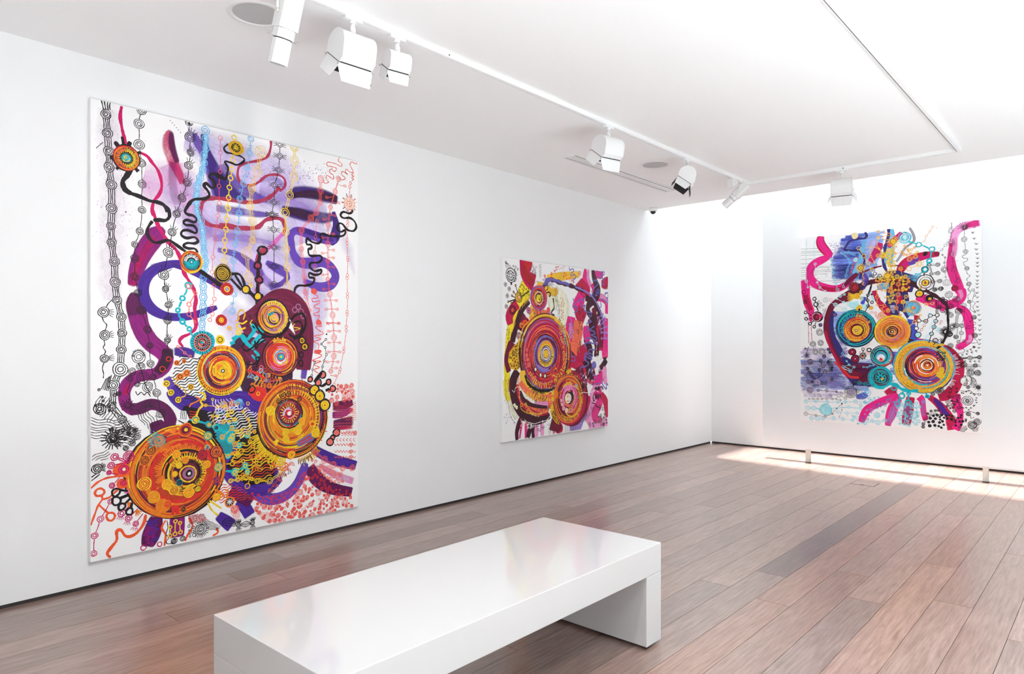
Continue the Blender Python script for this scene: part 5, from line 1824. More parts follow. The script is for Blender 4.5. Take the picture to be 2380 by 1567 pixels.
D yel 750.8 1272.5 30 0.06
R yel 750.8 1272.5 25.5 6 0.07
C k 750.8 1272.5 18 1 4.5
D yel 414.5 1001.6 20.8 0.06
R yel 414.5 1001.6 17.7 5.7 0.07
C k 414.5 1001.6 12.5 1 4.2
D yel 441.8 945.9 19.9 0.06
R yel 441.8 945.9 16.9 5.7 0.07
C k 441.8 945.9 12 1 4.3
D yel 485.7 898.2 19.1 0.06
R yel 485.7 898.2 16.3 5.7 0.07
C k 485.7 898.2 11.5 1 4.3
D ochre 563.4 973.5 19.4 0.06
R ochre 563.4 973.5 16.5 5.8 0.07
C k 563.4 973.5 11.6 1 4.4
D or 497.3 1041.2 22 0.06
R or 497.3 1041.2 18.7 5.7 0.07
C k 497.3 1041.2 13.2 1 4.3
D or 537.3 1061.5 23.2 0.06
R or 537.3 1061.5 19.7 5.8 0.07
C k 537.3 1061.5 13.9 1 4.3
D or 476.4 1127.8 17.2 0.06
R or 476.4 1127.8 14.6 5.7 0.07
C k 476.4 1127.8 10.3 1 4.3
D or 520.7 1136.6 13.5 0.06
R or 520.7 1136.6 11.4 5.8 0.07
C k 520.7 1136.6 8.1 1 4.3
D k 391.9 1091.8 18.8 0.06
R red 391.9 1091.8 16 5.6 0.07
C k 391.9 1091.8 11.3 1 4.2
D k 428.1 1152.4 16.1 0.06
R red 428.1 1152.4 13.7 5.7 0.07
C k 428.1 1152.4 9.7 1 4.3
K lcoral 1 4.8 5.7 483.3,1228,10.5;525.5,1189.4,9.6;558.6,1167.4,9.7
C lcoral 483.3 1228 10.5 1 4.8
C lcoral 525.5 1189.4 9.6 1 4.8
C lcoral 558.6 1167.4 9.7 1 4.8
K tq 1 11.6 5.8 546.7,1612,25.1;511.3,1530.6,20.2;483.3,1455.1,18.2;511.3,1384.1,20.2
C tq 546.7 1612 25.1 1 11.6
C tq 511.3 1530.6 20.2 1 11.6
C tq 483.3 1455.1 18.2 1 11.6
C tq 511.3 1384.1 20.2 1 11.6
K tq 1 11.5 5.8 511.3,1386.4,20.2;553.9,1339.1,18.4;577.8,1291,4.9
C tq 511.3 1386.4 20.2 1 11.5
C tq 553.9 1339.1 18.4 1 11.5
C tq 577.8 1291 4.9 1 11.5
K lcoral 1 5.8 5.8 549.1,1607.4,17.4;592.2,1566.3,11.7;551.5,1493.9,16.4;551.5,1433.5,16.4;587.4,1386,9.7
C lcoral 549.1 1607.4 17.4 1 5.8
C lcoral 592.2 1566.3 11.7 1 5.8
C lcoral 551.5 1493.9 16.4 1 5.8
C lcoral 551.5 1433.5 16.4 1 5.8
C lcoral 587.4 1386 9.7 1 5.8
G black_bead_cluster
D lcoral 1517.6 1020.2 19.8 0.06
R k 1517.6 1020.2 24.8 11.3 0.07
D lcoral 1412.5 990.3 15.1 0.06
R k 1412.5 990.3 18.9 11.1 0.07
D lcoral 1479 965.4 19.7 0.06
R k 1479 965.4 24.7 11.2 0.07
D lcoral 1566.5 964.7 16.4 0.06
R k 1566.5 964.7 20.4 11.4 0.07
D lcoral 1602.8 914.7 18.3 0.06
R k 1602.8 914.7 22.8 11.4 0.07
L k 24.7 1444,970;1476,1002;1508,1040
L k 19.2 1489,945;1514,939;1553,960
L k 17.1 1540,903;1573,913
K k 1 4.7 6.8 1514.4,1079.5,10.1;1528.6,1121.5,10.2;1546.8,1166.5,11.3;1537.1,1220.3,10.2;1504.7,1245.8,9;1543.6,1279.8,10.2
C k 1514.4 1079.5 10.1 1 4.7
C k 1528.6 1121.5 10.2 1 4.7
C k 1546.8 1166.5 11.3 1 4.7
C k 1537.1 1220.3 10.2 1 4.7
C k 1504.7 1245.8 9 1 4.7
C k 1543.6 1279.8 10.2 1 4.7
K k 1 4.2 6.7 1425,1017.6,10;1431.3,1059.2,8.9;1449,1111.7,10
C k 1425 1017.6 10 1 4.2
C k 1431.3 1059.2 8.9 1 4.2
C k 1449 1111.7 10 1 4.2
D k 1548.8 1318.3 6.8 0.06
L k 5.6 1511,1046;1511,1074
D lcoral 1634.5 584.9 22.4 0.06
R k 1634.5 584.9 27.9 11.4 0.07
D lcoral 1601.3 550.1 15.2 0.06
R k 1601.3 550.1 19 11.4 0.07
D lcoral 1579.3 520.8 22.2 0.06
R k 1579.3 520.8 27.7 11.3 0.07
G orange_branches
L org 10.8 1,422;38,453;86,470;145,472;196,485
R org 46.6 392.7 23.6 12.7 0.1 22.5
L org 10.7 55,372;60,351;38,316;20,266;1,211
L org 10.9 60,349;95,355;122,376;150,401
L org 10.8 44,320;73,285;95,262
R org 104.3 242.7 22.7 12.8 0.1
L org 17 295,220;285,171;252,126;214,106;182,115;159,153;136,150;136,100;109,66;86,32;104,5
L org 12.5 410,162;388,120;410,73;403,7
L org 13.9 552,151;573,94;541,41;528,9
L org 13.3 703,8;736,23;725,53
D org 163.2 504 46 0.12
D org 163.2 424 30 0.14
L or 15 205,468;177,462
C mag 172.4 507.7 29 3 6
D wht 174.7 507.4 9 0.06
C mag 172.4 427.7 19 2 6
G magenta_beads
K mag 1 4.9 5.8 16,47.7,18.5;20.3,148.8,19.5;50.9,237.9,19.6;104.3,331.6,17.8
C mag 16 47.7 18.5 2 4.9
C mag 20.3 148.8 19.5 2 4.9
C mag 50.9 237.9 19.6 2 4.9
C mag 104.3 331.6 17.8 2 4.9
K mag 2 5.8 6.9 124.5,586.1,22.8;200.2,544.2,5
C mag 124.5 586.1 22.8 2 5.8
C mag 200.2 544.2 5 2 5.8
C mag 200.2 580.4 33.2 3 6
C mag 106.5 538.8 20.8 2 5.9
C mag 95.3 499.4 14.8 2 5.9
C mag 111 422 17.8 2 5.9
C mag 163.2 251.7 23 2 6
C mag 200.2 214.8 21.1 2 6
C mag 240 174.4 18.2 2 6.1
C mag 375.4 23.5 16.6 1 6.2
C mag 282.8 23.1 18.4 1 6.1
L mag 6 127,541;159,542;205,544
L mag 6 125,435;150,461
L mag 6 109,492;145,482
L mag 6 179,266;205,287;233,307
L mag 6.1 214,230;252,263
L mag 6.1 249,190;280,228
E mag 163.2 251.7 22 20 4 4.5 -105 18
E mag 200.2 214.8 22.1 20.1 4 4.5 -105 18
E mag 240 174.4 22.3 20.3 4 4.6 -105 18
E pinkm 177 366.9 0 30.1 4 6 30 20
E or 195.5 308.6 0 35.2 4 9 -50 22
E or 242.4 255 0 35.5 4 9.1 -60 22
G black_bead_cluster
R k 131.3 379.2 21.9 11.9 0.12
R k 133.6 328.1 23.8 11.9 0.12
R k 163.2 290.1 19 12 0.12
R k 204.8 254.2 19.1 12.1 0.12
L k 15.1 150,391;196,376
L k 15.1 154,341;198,353
L k 14.1 177,302;205,327
L k 14.1 212,271;219,305
G contour_lines
W k 14.7 3.7 -12 5.4 102.9 1,840;115,806;203,735;250,680;180,636;88,671;1,705
W k 15.1 3.5 28 5 75.3 133,855;227,772;274,729;231,643;168,675;115,781
W k 16 3.7 68 4.9 83.7 25,954;110,931;133,842;99,782;25,850
W k 14.3 3.6 -60 4.6 76.7 234,860;311,842;398,757;328,724;274,767
W k 13.7 3.4 20 3.7 73.6 10,626;88,634;110,599;65,570;4,582
S k 14 12.5 25 3 3.7 - 99,782;274,729;299,675;203,621;88,671
S k 9 7.4 14.8 2 3.4 - 32,998;145,967;122,843;54,774;10,900
C k 115 693.4 37.5 4 6
T k 115 693.4 37.5 65.1 18 6.5 0 360 1
C k 47.6 870.8 34.6 3 5.9
C k 32.1 529.4 29.6 3 5.9
T k 32.1 529.4 29.6 46.8 7 4.9 -30 50 1
L k 5.9 4,484;21,496;39,504
L k 5.9 4,465;30,483;48,498
L k 4.5 54,984;81,1045
L k 4.5 63,981;88,1050
L k 4.5 72,978;95,1055
L k 4.5 81,975;101,1059
L k 4.5 90,972;108,1064
C k 255.2 1167.1 38.5 3 3.9
C k 267.3 1110.3 25.7 3 3.9
C k 279.3 1043 36.1 3 3.9
C k 306.1 985 31.1 3 3.9
C k 219.5 1080.8 23 3 3.8
C k 207.7 1040.4 20.4 3 3.8
C k 248.1 1005.6 18 3 3.8
C k 147.1 954.5 15.1 3 3.8
C k 195.9 883.4 20.3 3 3.8
T k 255.2 1177.4 25.7 38.5 16 4.6 -10 200 1
L k 5.2 255,1129;274,1077;294,999;323,945
L k 4.6 210,1020;203,990;194,965;208,934;198,914
T k 195.9 883.4 15.2 40.6 12 4.6 0 360 1
L k 5.2 239,963;250,941;270,956;287,939;304,954;323,927
T plumk 311 855.1 10.4 51.9 14 4.7 0 180 1
G coral_field
S coral 46 12.2 29.4 3 4.3 - 1388,296;1429,228;1507,148;1653,99;1759,82;1798,4;1601,0;1422,2;1207,6;1079,19;1004,91;992,168;1079,135;1207,113;1299,151;1354,228
S coral 60 7.3 11.6 1 4.3 d 1388,296;1429,228;1507,148;1653,99;1759,82;1798,4;1601,0;1422,2;1207,6;1079,19;1004,91;992,168;1079,135;1207,113;1299,151;1354,228
S coral 12 8.3 13.1 1 3.6 dt 1207,107;1422,82;1728,42;1774,8;1422,14;1207,18
S coral 40 5.5 9.2 1 3.1 - 1388,296;1429,228;1507,148;1653,99;1759,82;1798,4;1601,0;1422,2;1207,6;1079,19;1004,91;992,168;1079,135;1207,113;1299,151;1354,228
S red 70 5.7 14.8 2 2.9 l 938,251;1079,200;1207,191;1299,248;1360,349;1395,307;1320,184;1181,124;1017,164
S red 34 7.4 16 2 3.1 - 1409,428;1472,396;1543,199;1728,145;1774,99;1579,118;1436,227
K coral 2 4.2 9.9 1457.5,456.3,24.8;1532.2,394.4,28.8;1605,347.4,29.1;1690.6,310.6,23.1;1774.5,302.7,25.9
C coral 1457.5 456.3 24.8 3 4.2
C coral 1532.2 394.4 28.8 3 4.2
C coral 1605 347.4 29.1 3 4.2
C coral 1690.6 310.6 23.1 3 4.2
C coral 1774.5 302.7 25.9 3 4.2
S coral,lcoral 22 7.5 18.6 2 3.7 t 1479,370;1579,332;1706,251;1698,201;1579,231;1493,294
W coral 9.2 2.9 20 4.6 34.6 992,99;1079,95;1194,38;1168,7;1079,16
W coral,red 7.8 2.8 35 2.2 22.4 815,176;879,170;890,106;861,66;820,130
C coral 849.3 152.9 28.1 4 3.9
L coral 4.1 1082,221;1096,249;1121,243;1132,218
L coral 4.1 1089,222;1098,242;1115,237;1123,220
L coral 4.1 1096,223;1101,234;1110,231;1114,222
L coral 4.1 1112,252;1126,281;1151,275;1163,250
L coral 4.1 1119,254;1129,273;1146,269;1154,252
L coral 4.1 1126,255;1131,265;1141,263;1145,254
L coral 4.2 1143,284;1157,313;1182,307;1194,282
L coral 4.2 1150,285;1159,305;1177,301;1185,284
L coral 4.1 1157,287;1162,297;1171,295;1176,286
L coral 4.2 1173,316;1188,346;1214,339;1225,314
L coral 4.2 1181,318;1190,338;1208,333;1216,316
L coral 4.2 1188,319;1193,330;1203,328;1207,318
L coral 4.2 1205,349;1219,378;1245,372;1257,347
L coral 4.2 1212,350;1222,370;1240,366;1247,349
L coral 4.2 1219,352;1225,362;1234,360;1238,351
L coral 4.2 1236,381;1251,411;1277,405;1289,380
L coral 4.2 1243,383;1253,403;1271,399;1279,382
L coral 4.2 1251,385;1256,395;1266,393;1270,384
T k 1286 153.6 180.9 208.1 22 4.2 95 165 1
G coral_squiggle_rows
L coral 4.5 1616,593;1629,577;1643,591;1656,574;1670,588;1683,571;1697,585;1710,569;1724,583;1738,566;1751,580;1765,563;1779,578;1793,561;1807,575
C coral 1801.6 565.8 16.9 2 4.6
L coral 4.4 1647,541;1631,531;1647,518
L coral 4.5 1677,538;1661,528;1677,515
L coral 4.5 1707,535;1691,525;1707,512
L coral 4.5 1738,532;1721,522;1738,509
L coral 4.5 1768,529;1751,519;1768,506
L coral 4.5 1799,526;1782,516;1799,502
L coral 4.5 1616,504;1629,488;1643,501;1656,485;1670,499;1683,482;1697,496;1710,479;1724,493;1738,476;1751,490;1765,473;1779,487;1793,470;1807,484
C coral 1762.9 478.9 16.8 2 4.5
L coral 4.5 1616,454;1629,437;1643,451;1656,434;1670,448;1683,431;1697,444;1710,427;1724,441;1738,424;1751,438;1765,421;1779,435;1793,418;1807,432
C coral 1762.9 427.1 16.8 2 4.5
L coral 4.5 1616,412;1629,396;1643,409;1656,392;1670,406;1683,389;1697,403;1710,386;1724,399;1738,382;1751,396;1765,379;1779,393;1793,376;1807,389
C coral 1762.9 385.1 16.8 2 4.5
S coral 20 8 25 3 4 - 1566,897;1660,949;1783,933;1811,837;1714,814;1606,792
W coral 8.7 3.5 80 2.9 34.6 1673,874;1797,873;1804,820;1687,821
W coral 8 3.4 70 3.4 22.9 1633,939;1694,948;1694,884;1646,887
W coral,red 14.9 3.4 -4 4 26.3 1606,786;1811,808;1811,719;1606,735
W coral 14.9 3.4 -2 3.4 22.9 1619,728;1815,725;1811,661;1619,682
W coral,red 19.4 3.4 -2 4.6 22.9 1606,672;1783,663;1783,598;1606,615
W coral 15 3.5 -6 5.8 25.4 1680,585;1818,589;1811,549;1680,556
C coral 1731.2 905.7 26.8 2 4.7
T coral 1731.2 905.7 26.8 36.1 12 4.7 0 360 1
C coral 1769.3 740.1 17.5 2 4.7
G black_flower
C k 875.6 40.9 15.8 2 5.1
T k 875.6 40.9 17 39.6 9 4 50 130 1
T k 875.6 40.9 17 39.6 6 4 230 310 1
C k 974 36 16.1 2 5.2
T k 974 36 17.2 40.2 9 4 50 130 1
T k 974 36 17.2 40.2 6 4 230 310 1
L k 4.6 890,48;926,57;959,46
L k 4.5 763,88;809,103;861,53
L k 4.6 890,43;926,45;959,41
L k 4.5 763,82;809,85;861,49
L k 4.6 890,39;926,34;959,37
L k 4.5 763,77;809,67;861,44
L k 4.6 890,34;926,22;959,32
L k 4.5 763,71;809,49;861,40
D or 814.5 206.7 34.7 0.08
D k 814.5 206.7 25.7 0.06
T wht 814.5 206.7 7.8 21.3 9 5 0 360 1
D wht 814.5 206.7 6.7 0.06
L or 14.4 780,243;758,275;713,304
L or 12.3 792,236;803,278;780,293
C k 626.3 64.3 35.8 4 4.9
T k 626.3 64.3 35.8 54.2 26 4.3 0 360 1
W k 8 3.2 0 2.7 26.7 546,163;643,162;670,118;759,57;736,34;670,53;648,101;552,109
S k 18 6.4 12.8 1 3.7 - 546,99;589,101;594,36;552,18
W red 8.6 3.2 30 2.1 21.4 546,169;626,165;670,118;626,110;552,119
L k 4.7 418,161;423,118;413,78;428,54;413,31;423,16;448,13
C k 460.9 25.1 20 3 4.7
C k 512.4 28.5 17 2 4.8
K yel 1 6.8 6.3 438,115,12.6;435.4,63,13.6
C yel 438 115 12.6 1 6.8
C yel 435.4 63 13.6 1 6.8
K yel 1 6.9 6.3 468.5,145.9,13.7;466,67.3,14.8
C yel 468.5 145.9 13.7 1 6.9
C yel 466 67.3 14.8 1 6.9
K yel 1 6.9 6.4 496.8,129.9,12.7;499.4,71.1,13.8
C yel 496.8 129.9 12.7 1 6.9
C yel 499.4 71.1 13.8 1 6.9
C pur 323.8 111.8 32.9 3 7.2
S indi,pur 16 7.1 15.3 2 4.6 - 280,161;368,155;358,22;290,32
T indi 333.6 182 10.3 41.2 9 6.2 180 360 1
'''
painting('largest unframed canvas, purple loops and orange rosettes, on the left wall', (1.3228, 4.40, 0.161), 0.0, 1828, 2646, 0.038, P1, 5)

